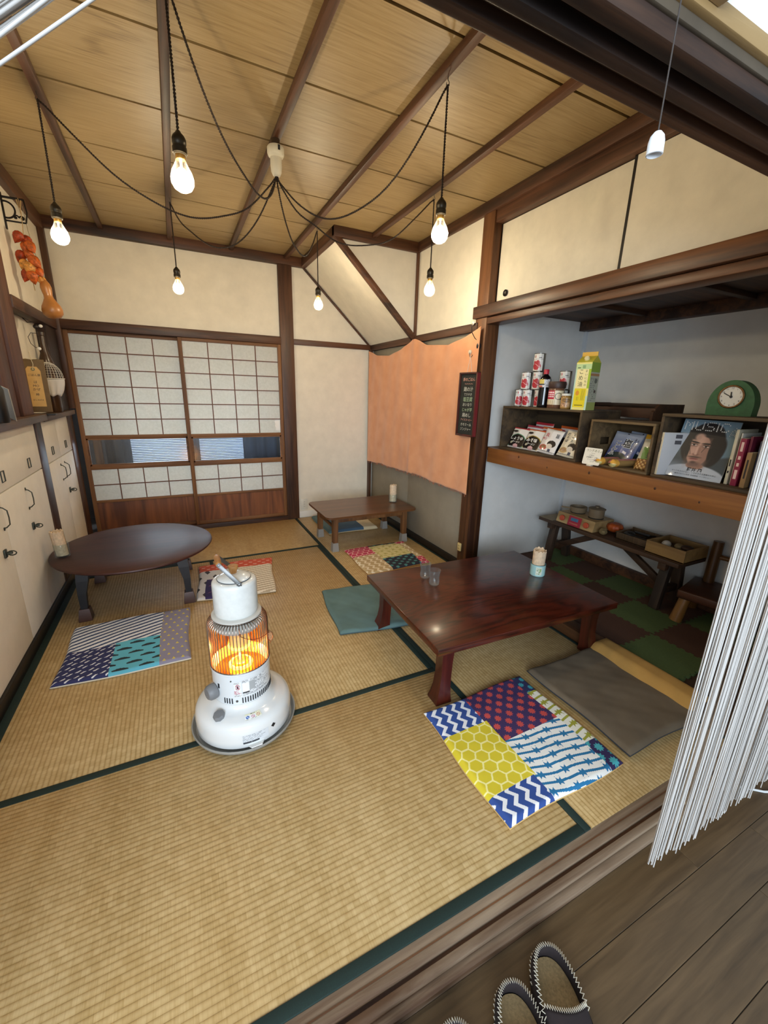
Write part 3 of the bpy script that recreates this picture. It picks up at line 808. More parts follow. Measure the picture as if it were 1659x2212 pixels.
def barbs(u, v, c0, c1, pitch=0.06, w=0.24, wav=0.006, knot=0.12, ang=0.0):
    a = u*math.cos(ang)+v*math.sin(ang); b = -u*math.sin(ang)+v*math.cos(ang)
    row = np.floor(b/pitch); f = (b+wav*np.sin(a*30))/pitch % 1.0
    kn = ((a+(row % 2)*knot*0.5) % knot)-knot/2
    th = np.where(np.abs(kn) < 0.010, 0.30+0.38*np.abs(kn)/0.010, w)
    return mix(rep(c0, len(u)), hx(c1), (np.abs(f-0.5) < th/1.0*0.72).astype(float))
def stripes(u, v, c0, c1, pitch=0.03, ang=0.6, w=0.4):
    a = u*math.cos(ang)+v*math.sin(ang)
    return mix(rep(c0, len(u)), hx(c1), ((a/pitch % 1.0) < w).astype(float))
def motif(u, v, c0, c1, sx, sy, fn, off=0.5, ph=0.0):
    row = np.floor(v/sy); du = ((u+(row % 2)*sx*off+ph) % sx)-sx/2; dv = (v % sy)-sy/2
    return mix(rep(c0, len(u)), hx(c1), fn(du, dv).astype(float))
def cloud(du, dv):
    return ((np.hypot(du/1.9, dv) < 0.012) | (np.hypot((du-0.02)/1.5, dv+0.003) < 0.0085) | (np.hypot((du+0.02)/1.5, dv+0.003) < 0.0085)) & (dv > -0.008)
def bolt(du, dv): return (np.abs(du-dv*1.1-0.008*np.sign(dv)) < 0.0055) & (np.abs(dv) < 0.016)
def drop(du, dv): return (np.abs(du) < (0.0085-dv)*0.42) & (dv > -0.011) & (dv < 0.012)
def dash(du, dv): return (np.abs(dv) < 0.0035*(1-(du/0.018)**2)) & (np.abs(du) < 0.018)

def cushion(label, corners, col, th=0.026, n=150, back='#b08a5a', group='floor cushions', z0=0.004, wrink=0.0016, seed=1, solid=None):
    """corners (front-left, front-right, back-right, back-left) in room coordinates"""
    c = np.array(corners, float); ctr = c.mean(0)
    root = thing('floor_cushion', label, 'cushion', (ctr[0], ctr[1], 0), 0, group)
    c = c-ctr
    r2 = np.random.default_rng(seed); ph = r2.uniform(0, 6.28, 8)
    def xy(u, v):
        p = (c[0][None]*((1-u)*(1-v))[:, None]+c[1][None]*(u*(1-v))[:, None]+c[2][None]*(u*v)[:, None]+c[3][None]*((1-u)*v)[:, None])
        e = 0.006
        p = p+np.stack([e*np.sin(v*7+ph[0])*(2*u-1)+e*0.4*np.sin(u*9+ph[1]), e*np.sin(u*6+ph[2])*(2*v-1)], 1)
        return p
    def prof(u, v):
        d = np.minimum(np.minimum(u, 1-u), np.minimum(v, 1-v))
        e = 1-np.clip(1-d/0.035, 0, 1)**2.4
        h = (u*(1-u)*v*(1-v)*16)**0.35
        w = wrink*(np.sin(u*11+4*v+ph[3])*np.sin(v*9-3*u+ph[4])+0.5*np.sin(u*19-7*v+ph[5])*np.sin(v*15+6*u+ph[6])+0.25*np.sin(u*37+9*v+ph[7])*np.sin(v*31+ph[0]))
        return z0+0.008+(th-0.012)*e*(0.75+0.25*h)+w*e
    def fm(u, v):
        p = xy(u, v); return np.concatenate([p, prof(u, v)[:, None]], 1)
    if solid is None: canvas('printed_cover', fm, col, n, n, FABR, root)
    else:
        k = 60
        MB().grid(lambda a, b: tuple(fm(np.array([a]), np.array([b]))[0]), k, k).build('cover', solid, root, ang=80)
    b = MB(); pts = []; N = 24
    for side in range(4):
        for k in range(N):
            s = k/N
            u, v = ((s, 0), (1, s), (1-s, 1), (0, 1-s))[side]
            p = xy(np.array([u]), np.array([v]))[0]; pts.append((p[0], p[1]))
    k = len(pts)
    lo = [b.bm.verts.new((x*0.985, y*0.985, z0-0.003)) for x, y in pts]; mi = [b.bm.verts.new((x*1.006, y*1.006, z0+0.004)) for x, y in pts]
    hi = [b.bm.verts.new((x*1.001, y*1.001, z0+0.0082)) for x, y in pts]
    for A, B in ((lo, mi), (mi, hi)):
        for i in range(k): b.bm.faces.new((A[i], A[(i+1) % k], B[(i+1) % k], B[i]))
    b.bm.faces.new(list(reversed(lo)))
    b.build('backing', mat('cushion_backing', back, 0.9), root, ang=80)
    return root
S = 0.56
def paste(C, msk, new): C[msk] = new[msk]
def colE(u, v):
    x, y = u*S, v*S; n = len(u)
    C = barbs(x, y, '#e9e8e2', '#1f6f9e', 0.0345, 0.2, 0.004, 0.105, -0.14)
    ZZ = zigzag(x, y, '#e9eaec', '#2c4a8e', 0.046, 0.022, 0.052, 0.62, -0.10)
    paste(C, (u < 0.36) & (v > 0.695), ZZ)
    paste(C, (u >= 0.355) & (u < 0.885) & (v > 0.485), stars(x, y, '#3b2a57', '#c24a45', 0.066, 0.0178, 9))
    paste(C, (u < 0.375) & (v > 0.18) & (v <= 0.705), hexes(y, x, '#d3c02c', '#efe69a', 0.051, 0.12))
    paste(C, (u < 0.36) & (v <= 0.185), ZZ)
    paste(C, (u >= 0.885) & (v > 0.79), stars(x, y, '#2b2c55', '#3f9aa6', 0.06, 0.0155, 9))
    paste(C, (u >= 0.885) & (v <= 0.79) & (v > 0.225), barbs(x, y, '#e4e2d4', '#9a9a35', 0.036, 0.2, 0.004, 0.10, 0.1))
    paste(C, (u >= 0.875) & (v <= 0.225), stars(x, y, '#2b2250', '#46a5b0', 0.07, 0.021, 9))
    return C
def colA(u, v):
    x, y = u*S, v*S
    C = stripes(x, y, '#e6e8ef', '#2f4672', 0.033, 1.98, 0.42)
    paste(C, (v < 0.47) & (u < 0.39), motif(x, y, '#2b3160', '#e3e6ee', 0.052, 0.044, bolt, 0.0))
    paste(C, (v < 0.49) & (u >= 0.39) & (u < 0.75), motif(x, y, '#5fb6cf', '#243138', 0.105, 0.045, cloud, 0.5))
    paste(C, u >= 0.75, motif(x, y, '#8d8aa0', '#d8c455', 0.042, 0.046, drop, 0.5))
    return C
def colD(u, v):
    x, y = u*S, v*S
    C = barbs(x, y, '#e7dca4', '#a7a04a', 0.036, 0.16, 0.003, 0.11, 0.0)
    hexr = hexes(x, y, '#c23a5a', '#eec0b8', 0.05, 0.14)
    zz_ = zigzag(x, y, '#bfa77c', '#e8dcc0', 0.055, 0.026, 0.06, 0.36, 0.2)
    st = stars(x, y, '#262b3c', '#4f8f92', 0.075, 0.018, 9)
    paste(C, (u < 0.37) & (v > 0.61), hexr); paste(C, (u < 0.38) & (v <= 0.62), zz_)
    paste(C, (u >= 0.38) & (u < 0.89) & (v < 0.39), st); paste(C, (u >= 0.37) & (u < 0.84) & (v > 0.93), st)
    paste(C, (u >= 0.88) & (v > 0.22) & (v < 0.9), zz_); paste(C, (u >= 0.87) & (v <= 0.24), hexr); paste(C, (u >= 0.83) & (v >= 0.88), hexr)
    return C
def colB(u, v):
    x, y = u*S, v*S
    C = stripes(x, y, '#e8dfcd', '#b3a48c', 0.03, 1.75, 0.45)
    paste(C, v > 0.76, motif(x, y, '#c8543a', '#f0d8c8', 0.07, 0.034, dash, 0.5))
    paste(C, (u < 0.45) & (v <= 0.76), motif(x, y, '#d5d2cf', '#3f3d40', 0.12, 0.09, lambda a, b: (np.abs(a)+0.6*np.abs(b+0.3*a) < 0.022), 0.5))
    paste(C, (u > 0.10) & (u < 0.50) & (v <= 0.50), motif(x, y, '#33285a', '#8d4f78', 0.09, 0.05, lambda a, b: dash(a*0.8+b*0.6, b*0.8-a*0.6), 0.5))
    return C
def colG(u, v):
    C = rep('#4a6478', len(u)); paste(C, u > 0.70, rep('#ddc9a0', len(u))); paste(C, u < 0.12, rep('#5a7478', len(u))); return C
cushion('patchwork floor cushion with navy stripes and turquoise clouds, in front of the round table', [(-1.692, -2.222), (-1.112, -2.242), (-1.098, -1.676), (-1.69, -1.676)], colA, n=220, back='#e5ddc8', seed=2)
cushion('patchwork floor cushion with an orange-red band and beige stripes, behind the white kettle', [(-1.05, -1.60), (-0.555, -1.668), (-0.462, -1.05), (-1.012, -1.03)], colB, back='#d8cbb0', seed=3)
cushion('patchwork floor cushion with red honeycomb and beige zigzags in front of the small back table', [(0.144, -1.662), (0.712, -1.650), (0.742, -1.122), (0.150, -1.138)], colD, back='#b8894a', seed=4)
cushion('patchwork floor cushion with yellow honeycomb, blue zigzags and red starbursts, nearest the doorway', [(-0.224, -3.604), (0.352, -3.598), (0.352, -3.050), (-0.216, -3.062)], colE, n=280, back='#c9a76a', seed=5)
cushion('blue grey floor cushion with a cream end, under the small back table', [(0.168, -0.66), (0.70, -0.665), (0.72, -0.08), (0.16, -0.08)], colG, n=80, back='#c9b48c', seed=6, th=0.04)
TEAL = mat('faded_teal_cotton', '#5b7674', 0.9, var=0.08, nscale=6, bump=0.1)
TAUP = mat('taupe_cotton', '#675a48', 0.9, var=0.10, nscale=6, bump=0.1)
MUST = mat('mustard_cotton', '#b58b48', 0.9, var=0.06, nscale=8, bump=0.1)
cushion('plain faded teal floor cushion half under the left end of the large table', [(-0.336, -2.346), (0.20, -2.425), (0.262, -1.86), (-0.268, -1.782)], None, solid=TEAL, back='#42565a', seed=7, wrink=0.003)
# mustard cushion under the taupe one; its far edge rides up over the closet sill
root = thing('floor_cushion', 'mustard yellow floor cushion lying under the taupe one, its edge lapped over the closet sill', 'cushion', (0.66, -3.33, 0), 0, 'floor cushions')
def must(u, v, z):
    x = 0.445+0.525*u; y = -3.58+0.52*v
    h = 0.003+0.066*np.clip((x-0.80)/0.082, 0, 1)**1.3 if z == 0 else 0.016+0.066*np.clip((x-0.79)/0.082, 0, 1)**1.3
    if z == 1:
        d = min(u, 1-u, v, 1-v); h = h-(0.010*(1-min(d/0.06, 1))**2)
    return (x-0.66, y+3.33, float(h))
mb = MB().grid(lambda a, b: must(a, b, 1), 40, 24).grid(lambda a, b: must(a, b, 0), 40, 24)
bmesh.ops.bridge_loops(mb.bm, edges=[e for e in mb.bm.edges if e.is_boundary])
mb.build('cover', MUST, root, ang=60)
cushion('plain taupe floor cushion beside the closet sill, right of the yellow honeycomb cushion', [(0.392, -3.592), (0.884, -3.606), (0.888, -3.050), (0.402, -3.052)], None, solid=TAUP, back='#2f3338', seed=8, wrink=0.003, z0=0.021, th=0.032)

# ================================================================== kerosene heater
HW = mat('cream_white_enamel', '#dfe0de', 0.16, coat=0.5)
HG = mat('grey_plastic', '#77787a', 0.5)
STEEL = mat('brushed_steel', '#6a6a69', 0.38, 0.9)
CHROME = mat('chrome_wire', '#8f7f72', 0.3, 1.0)
VENT = mat('dark_vent', '#14161c', 0.7)
STK = painted('printed_sticker', 0.4)
INKB = mat('black_ink', '#1a1a1c', 0.6); INKW = mat('white_ink', '#f0efe8', 0.6); INKR = mat('red_ink', '#b03040', 0.6)
def amber():
    n = NT('amber_heat_glass')
    tr = n.add('ShaderNodeBsdfTransparent'); tr.inputs[0].default_value = (1.0, 0.80, 0.52, 1)
    gl = n.add('ShaderNodeBsdfGlossy'); gl.inputs['Roughness'].default_value = 0.08; gl.inputs[0].default_value = (1, 0.75, 0.45, 1)
    mx = n.add('ShaderNodeMixShader'); mx.inputs[0].default_value = 0.22
    n.link(tr.outputs[0], mx.inputs[1]); n.link(gl.outputs[0], mx.inputs[2]); n.link(mx.outputs[0], n.out.inputs[0]); return n.m
h = thing('kerosene_heater', 'round white kerosene heater with glowing ring burner and wire cage on the tatami', 'heater', (-0.915, -2.750, 0))
MB().lathe([(0.0, 0.006), (0.192, 0.006), (0.200, 0.014), (0.204, 0.024), (0.208, 0.026), (0.209, 0.022), (0.204, 0.010), (0.196, 0.001), (0, 0.001)], 72).build('drip_tray', mat('tray_metal', '#a9a8a2', 0.35, 0.3), h)
MB().lathe([(0.0, 0.016), (0.184, 0.016), (0.189, 0.024), (0.190, 0.05), (0.190, 0.082), (0.187, 0.100), (0.179, 0.114), (0.165, 0.123), (0.142, 0.131), (0.124, 0.139), (0.116, 0.150), (0.1145, 0.16), (0.0, 0.16)], 80).build('fuel_tank', HW, h)
MB().lathe([(0.112, 0.150), (0.1125, 0.285), (0.1155, 0.288), (0.1155, 0.297), (0.110, 0.299), (0.104, 0.29), (0.10, 0.245), (0.0, 0.245)], 72).build('burner_drum', mat('white_enamel_drum', '#dadee0', 0.25, coat=0.3), h)
# vent slots around the drum
def ring_box(mb, a, r, z0, z1, w, d=0.0012):
    M = rz(a) @ Matrix.Translation((r, 0, 0)); mb.box((-d, -w/2, z0), (d, w/2, z1), M=M)
vs = MB()
for k in range(24): ring_box(vs, math.radians(-97+k*5.0), 0.1123, 0.165, 0.189, 0.0042)
vs.build('vent_slots', VENT, h); vs = MB()
for k in range(4): ring_box(vs, math.radians(-133+k*5.2), 0.1123, 0.165, 0.189, 0.0042)
vs.build('vent_slots', VENT, h); vs = MB()
ring_box(vs, math.radians(-146), 0.1125, 0.225, 0.245, 0.008)
vs.build('inspection_hole', VENT, h)
for a, z, r in ((-108, 0.176, 0.005), (-117, 0.268, 0.0032)):
    MB().lathe([(r, 0), (r*0.8, 0.0022), (0, 0.003)], 12, M=rz(math.radians(a)) @ Matrix.Translation((0.1125, 0, z)) @ Matrix.Rotation(PI/2, 4, 'Y')).build('screw', STEEL, h)
def cyl(a0, a1, z0, z1, r): # degrees; u runs left to right as seen from outside
    return lambda u, v: np.stack([r*np.cos(np.radians(a0+(a1-a0)*u)), r*np.sin(np.radians(a0+(a1-a0)*u)), z0+(z1-z0)*v], 1)
def printlines(u, v, c0, c1, rows, dens=38, seed=0, lo=0.35):
    r_ = np.random.default_rng(seed); tab = r_.random((rows+2, dens+2)); ends = r_.uniform(0.6, 1, rows+2)
    i = np.clip((v*rows).astype(int), 0, rows); j = np.clip((u*dens).astype(int), 0, dens)
    m = (tab[i, j] > lo) & ((v*rows % 1) > 0.25) & ((v*rows % 1) < 0.8) & (u < ends[i])
    return mix(rep(c0, len(u)), hx(c1), m.astype(float)*0.85)
def s1(u, v):
    C = rep('#e3e4e4', len(u)); d = np.hypot((u-0.5)*0.62, v-0.66)
    paste(C, (d < 0.19) & (d > 0.15), rep('#a8344a', len(u)))
    paste(C, (np.abs((u-0.5)*0.62) < 0.09) & (np.abs(v-0.65) < 0.09), rep('#3a2a3a', len(u)))
    paste(C, (d < 0.18) & (np.abs((u-0.5)*0.62-(0.66-v)) < 0.02), rep('#a8344a', len(u)))
    pl = printlines(u, v, '#e3e4e4', '#a8344a', 16, 12, 3); paste(C, (v < 0.42) & (v > 0.2), pl)
    pl = printlines(u, v, '#e3e4e4', '#333338', 16, 12, 4); paste(C, (v < 0.2) | (v > 0.88), pl)
    return C
def s2(u, v):
    C = printlines(u, v, '#dfe1e2', '#6d7075', 15, 46, 5)
    paste(C, (u < 0.2) & (v > 0.28) & (v < 0.8), rep('#eceded', len(u))); paste(C, (u > 0.2) & (u < 0.38) & (v > 0.3) & (v < 0.85), rep('#a7a9aa', len(u)))
    paste(C, (u < 0.2) & (v > 0.18) & (v < 0.25), rep('#222226', len(u)))
    return C
canvas('warning_sticker', cyl(-112, -98, 0.196, 0.262, 0.1131), s1, 24, 40, STK, h)
canvas('instruction_sticker', cyl(-96, -30, 0.196, 0.268, 0.1131), s2, 100, 40, STK, h)
def s3(u, v):
    C = rep('#e9e7c8', len(u))
    paste(C, (u < 0.66) & (v < 0.72), rep('#e6e8ea', len(u)))
    for cx, c1, c2 in ((0.17, '#3b66b0', '#3b66b0'), (0.5, '#b8506a', '#e6e8ea'), (0.83, '#b8502f', '#e9e7c8')):
        d = np.hypot((u-cx)*2.2, v-0.45)
        paste(C, d < 0.24, rep(c1, len(u))); paste(C, (d < 0.18), rep(c2, len(u)))
        paste(C, (d < 0.22) & (np.abs((u-cx)*2.2+(v-0.45)) < 0.05), rep(c1 if c1 != c2 else '#d5dcec', len(u)))
    paste(C, (v < 0.16), printlines(u, v, '#e6e8dc', '#26262a', 10, 24, 8, 0.45))
    paste(C, (v > 0.78), printlines(u, v, '#e9e7c8', '#26262a', 5, 24, 9, 0.7))
    return C
def cone(a0, a1, u0, u1, pts):
    def f(u, v):
        a = np.radians(a0+(a1-a0)*u); s = u0+(u1-u0)*v
        r = np.interp(s, [p[0] for p in pts], [p[1] for p in pts]); z = np.interp(s, [p[0] for p in pts], [p[2] for p in pts])
        return np.stack([r*np.cos(a), r*np.sin(a), z], 1)
    return f
canvas('caution_sticker', cone(-96, -73, 0, 1, [(0, 0.1655, 0.1240), (0.5, 0.1535, 0.1288), (1, 0.1415, 0.1325)]), s3, 60, 26, STK, h)
def s4(u, v):
    C = printlines(u, v, '#d6dadd', '#5a5e64', 8, 60, 11)
    paste(C, (v < 0.2) & (u < 0.62) & ((u*62 % 20) > 1), rep('#3a3e44', len(u))); return C
canvas('rating_sticker', cyl(-100, -70, 0.040, 0.078, 0.1907), s4, 90, 24, STK, h)
dm = MB(); M = rz(math.radians(-63)) @ Matrix.Translation((0.1905, 0, 0.072)) @ Matrix.Rotation(PI/4, 4, 'X'); dm.box((-0.0008, -0.007, -0.007), (0.0008, 0.007, 0.007), M=M); dm.build('diamond_mark', INKB, h)
kb = MB(); Mk = rz(math.radians(-158)) @ Matrix.Translation((0.115, 0, 0.205)) @ Matrix.Rotation(PI/2, 4, 'Y')
kb.lathe([(0.0, 0.0), (0.030, 0.0), (0.031, 0.012), (0.029, 0.026), (0.022, 0.034), (0.0, 0.037)], 40, M=Mk, wob=lambda a, i: 1+0.02*math.sin(a*20) if i in (2, 3) else 1)
kb.build('wick_knob', HG, h)
cpz = MB(); Mc = Matrix.Translation((-0.103, -0.105, 0.126)) @ Matrix.Rotation(0.25, 4, (0.7, -0.7, 0))
cpz.lathe([(0.0, 0.0), (0.022, 0.0), (0.022, 0.014), (0.019, 0.019), (0.0, 0.020)], 8, M=Mc); cpz.build('fuel_cap', HG, h, ang=25)
ft = MB().prism([(-0.016, -0.186, 0.024), (0.048, -0.182, 0.024), (0.036, -0.205, 0.0275), (-0.004, -0.207, 0.0275)], (0, 0, 0.006)); ft.build('tray_clip', HW, h)
# burner: plate, glass chimney, glowing flame ring and its modelled reflection above
BRASS = mat('hot_burner_metal', '#c9813f', 0.3, 0.85)
MB().lathe([(0.0, 0.2505), (0.030, 0.2505), (0.034, 0.262), (0.062, 0.263), (0.066, 0.256), (0.098, 0.255), (0.098, 0.247), (0.0, 0.247)], 56).build('burner_plate', BRASS, h)
FIRE = mat('flame_and_reflection_glow', '#ffb050', 0.5, emis='#ff9a3a', estr=22.0)
def torus(mb, R, r, z, a0=0, a1=2*PI, n=48, wv=0.0):
    cl_ = abs(a1-a0-2*PI) < 1e-6
    an = np.linspace(a0, a1, n+1)[:-1] if cl_ else np.linspace(a0, a1, n)
    return mb.tube([(R*math.cos(a), R*math.sin(a), z+wv*math.sin(a*9)) for a in an], r, 10, closed=cl_)
fr = torus(MB(), 0.040, 0.0075, 0.272, wv=0.0015).build('flame_ring', FIRE, h)
MB().lathe([(0.030, 0.262), (0.030, 0.285), (0.0, 0.287)], 32).build('flame_spreader_base', BRASS, h)
sp_ = MB().lathe([(0.006, 0.285), (0.006, 0.300), (0.004, 0.352), (0.036, 0.356), (0.038, 0.362), (0.037, 0.395), (0.028, 0.404), (0.0, 0.406)], 40)
sp_.build('flame_spreader', mat('glowing_spreader', '#c9d3b0', 0.4, emis='#ffd9a0', estr=0.7), h)  # glow added to the head that carries the reflected ring
torus(MB(), 0.038, 0.006, 0.357).build('flame_ring_reflection', FIRE, h)  # emissive ring standing in for the reflection of the flame ring below
MB().lathe([(0.078, 0.256), (0.0785, 0.44), (0.074, 0.452)], 56).build('glass_chimney', amber(), h)
MB().lathe([(0.062, 0.452), (0.084, 0.448), (0.092, 0.462), (0.090, 0.490), (0.060, 0.492)], 56).build('top_collar', mat('grey_enamel_collar', '#b9b6ae', 0.4), h)
MB().lathe([(0.0, 0.497), (0.088, 0.497), (0.094, 0.501), (0.094, 0.507), (0.088, 0.511), (0.0, 0.511)], 56).build('top_plate', mat('top_plate_enamel', '#c9c6be', 0.35), h)
cg = MB(); NB = 58
for k in range(NB):
    a = 2*PI*k/NB; c, s = math.cos(a), math.sin(a)
    cg.tube([(r*c, r*s, z) for r, z in ((0.1135, 0.296), (0.1135, 0.462), (0.111, 0.478), (0.104, 0.489), (0.094, 0.494), (0.089, 0.496))], 0.0018, 6, cap=False)
torus(cg, 0.1137, 0.0022, 0.299, n=64); torus(cg, 0.089, 0.0016, 0.496, n=64)
cg.build('wire_cage', CHROME, h)
ck = MB(); ca = lambda d, r, z: (r*math.cos(math.radians(d)), r*math.sin(math.radians(d)), z)
ck.tube([ca(-94, 0.106, 0.490), ca(-93, 0.117, 0.476), ca(-92, 0.118, 0.462), ca(-84, 0.119, 0.449), ca(-72, 0.121, 0.437), ca(-58, 0.123, 0.430), ca(-42, 0.126, 0.428), ca(-34, 0.130, 0.428)], 0.0014, 6)
ck.sph(ca(-93, 0.118, 0.470), 0.0045, 10)
lf = [(0, 0), (0.010, 0.012), (0.012, 0.028), (0.0, 0.052), (-0.010, 0.03), (-0.009, 0.012)]
Ml = frame(ca(-34, 0.130, 0.436), (math.cos(math.radians(-20)), math.sin(math.radians(-20)), 0.1), (0.25, -0.2, -1))
ck.tube([Ml @ Vector((a, b, 0)) for a, b in lf], 0.0016, 6, closed=True)
for k in range(6):
    b = 0.008+0.006*k; w = 0.0105*(1-abs(b-0.022)/0.032); ck.tube([Ml @ Vector((-w, b, 0)), Ml @ Vector((w, b+0.003, 0))], 0.0009, 5)
ck.build('cage_latch', mat('copper_wire', '#8a5c44', 0.3, 0.9), h)

l_ = bpy.data.lights.new('flame_light', 'POINT'); l_.energy = 7.0; l_.color = (1.0, 0.55, 0.2); l_.shadow_soft_size = 0.02
o = bpy.data.objects.new('flame_light', l_); COL.objects.link(o); o.parent = h; o.location = (0, 0, 0.325)
# ================================================================== kettle on the heater
KW = mat('white_enamel_kettle', '#e0e2de', 0.2, var=0.03, nscale=30, coat=0.4)
k = thing('kettle', 'straight-sided white enamel kettle with wooden handle standing on the heater', 'kettle', (-0.915, -2.750, 0.5115))
MB().lathe([(0.0, 0.0), (0.078, 0.0), (0.0815, 0.004), (0.0825, 0.02), (0.0825, 0.122), (0.081, 0.131), (0.076, 0.137), (0.066, 0.1395), (0.060, 0.140), (0.0, 0.140)], 64).build('body', KW, k)
ld = MB().lathe([(0.0, 0.141), (0.0605, 0.141), (0.0612, 0.1435), (0.058, 0.147), (0.046, 0.153), (0.028, 0.158), (0.012, 0.160), (0.0, 0.160)], 56).build('lid', KW, k)
torus(MB(), 0.0612, 0.0014, 0.1415).build('lid_rim', mat('dark_lid_edge', '#30353d', 0.4), ld)
KWOOD = wood('pale_handle_wood', '#c08d52', '#94622f', axis=2, rough=0.5)
MB().lathe([(0.0, 0.158), (0.011, 0.158), (0.0125, 0.166), (0.017, 0.178), (0.0195, 0.186), (0.0185, 0.190), (0.0, 0.191)], 28).build('lid_knob', KWOOD, ld)
F_ = Vector((0.010, -0.074, 0.139)); B_ = Vector((0.010, 0.074, 0.139)); up_ = Vector((-0.058, 0.0, 0.072))
gf = F_+up_+Vector((-0.004, 0.030, 0.006)); gb = B_+up_+Vector((-0.004, -0.028, 0.006))
hs = MB()
for P, G, s in ((F_, gf, -1), (B_, gb, 1)):
    a = P+Vector((0, s*0.003, 0.004)); d = (G+Vector((0, s*0.004, 0))-a); L = d.length; tt = d.normalized(); side = Vector((0, s, 0)); side = (side-tt*side.dot(tt)).normalized(); w = tt.cross(side)
    Mx = Matrix((tt, w, side)).transposed().to_4x4(); Mx.translation = a
    hs.box((-0.006, -0.0075, -0.0009), (L+0.007, 0.0075, 0.0009), 0.003, M=Mx)
    hs.box((P.x-0.009, P.y-0.0045 if s > 0 else P.y-0.002, P.z-0.016), (P.x+0.009, P.y+0.002 if s > 0 else P.y+0.0045, P.z+0.010), 0.0015)
    for q in (0.0, L): hs.lathe([(0.0045, 0.0), (0.0035, 0.002), (0, 0.0028)], 12, M=Mx @ Matrix.Translation((q, 0, 0.0009)))
hs.build('handle_strap', STEEL, k)
dd = gb-gf
MB().tube([gf+dd*t for t in (0.0, 0.04, 0.3, 0.7, 0.96, 1.0)], [0.008, 0.0105, 0.0118, 0.0118, 0.0105, 0.008], 18).build('grip', KWOOD, k)
# ================================================================== pendant lamps
CORD = mat('twisted_black_cord', '#241811', 0.7)
SOCK = mat('dark_bronze_socket', '#3a352c', 0.35, 0.7)
BRS = mat('brass_screw_shell', '#b08a4a', 0.3, 0.9)
BULBG = clear('clear_bulb_glass', '#fffdf6', 0.10)
def glow_mat():
    n = NT('bulb_glow')
    e = n.add('ShaderNodeEmission'); e.inputs[0].default_value = lin4('#ffe7bd'); e.inputs[1].default_value = 7.0
    tr = n.add('ShaderNodeBsdfTransparent'); a = n.add('ShaderNodeAddShader')
    n.link(e.outputs[0], a.inputs[0]); n.link(tr.outputs[0], a.inputs[1]); n.link(a.outputs[0], n.out.inputs[0]); return n.m
GLOW = glow_mat()
def twist(mb, pts, r=0.0023, off=0.0025, pitch=0.019, n=5):
    P = [Vector(p) for p in pts]; d = [0.0]
    for a, b in zip(P, P[1:]): d.append(d[-1]+(b-a).length)
    L = d[-1]; N = max(8, int(L/0.0045)); out = [[], []]
    for i in range(N+1):
        s = L*i/N; k = min(max(np.searchsorted(d, s)-1, 0), len(P)-2)
        f = (s-d[k])/max(d[k+1]-d[k], 1e-9); p = P[k].lerp(P[k+1], f); t = (P[k+1]-P[k]).normalized()
        u = t.cross(Vector((0.3, 0.9, 0.31))).normalized(); w = t.cross(u); a = 2*PI*s/pitch
        for q in (0, 1): out[q].append(p+(u*math.cos(a+q*PI)+w*math.sin(a+q*PI))*off)
    for o in out: mb.tube(o, r, n, cap=False)
ROSE = Vector((-0.490, -1.887, 2.352))
def curve3(ctrl, n=40):
    xs = [c[0] for c in ctrl]; zs = [c[1] for c in ctrl]
    # smooth interpolation (Catmull-Rom through the hanging points)
    out = []
    ts = np.linspace(0, 1, n+1)
    m = np.gradient(np.array(zs), np.array(xs))
    for t in ts:
        k = min(max(np.searchsorted(xs, t)-1, 0), len(xs)-2); h_ = xs[k+1]-xs[k]; f = (t-xs[k])/h_
        a = (2*f**3-3*f**2+1)*zs[k]+(f**3-2*f**2+f)*h_*m[k]+(-2*f**3+3*f**2)*zs[k+1]+(f**3-f**2)*h_*m[k+1]
        out.append((t, a))
    return out
LAMPS = [
 ((-1.4385, -1.745), [(0, 2.352), (0.16, 2.2), (0.27, 2.158), (0.41, 2.133), (0.61, 2.186), (0.74, 2.257), (0.89, 2.386), (1, 2.49)], 'clear light bulb on a black cord at the left, above the white cupboards'),
 ((-0.957, -2.60), [(0, 2.352), (0.06, 2.28), (0.16, 2.215), (0.29, 2.190), (0.43, 2.202), (0.69, 2.268), (0.81, 2.333), (0.9, 2.402), (1, 2.49)], 'largest clear light bulb, hanging on a black cord nearest the camera at upper left'),
 ((-0.953, -0.917), [(0, 2.352), (0.14, 2.221), (0.32, 2.138), (0.53, 2.147), (0.77, 2.267), (0.94, 2.403), (1, 2.49)], 'clear light bulb hanging in front of the cream wall above the paper screens'),
 ((0.020, -0.924), [(0, 2.352), (0.07, 2.273), (0.21, 2.188), (0.38, 2.165), (0.57, 2.19), (0.82, 2.334), (1, 2.49)], 'clear light bulb hanging in front of the sloping cream stair underside'),
 ((0.008, -2.628), [(0, 2.352), (0.14, 2.231), (0.32, 2.139), (0.56, 2.144), (0.74, 2.219), (0.92, 2.388), (1, 2.49)], 'clear light bulb at the right, hanging from the hook nearest the dark lintel'),
 ((0.487, -1.788), [(0, 2.352), (0.1, 2.237), (0.2, 2.193), (0.31, 2.145), (0.53, 2.157), (0.69, 2.214), (0.87, 2.365), (1, 2.49)], 'clear light bulb hanging low beside the big post at the right wall'),
]
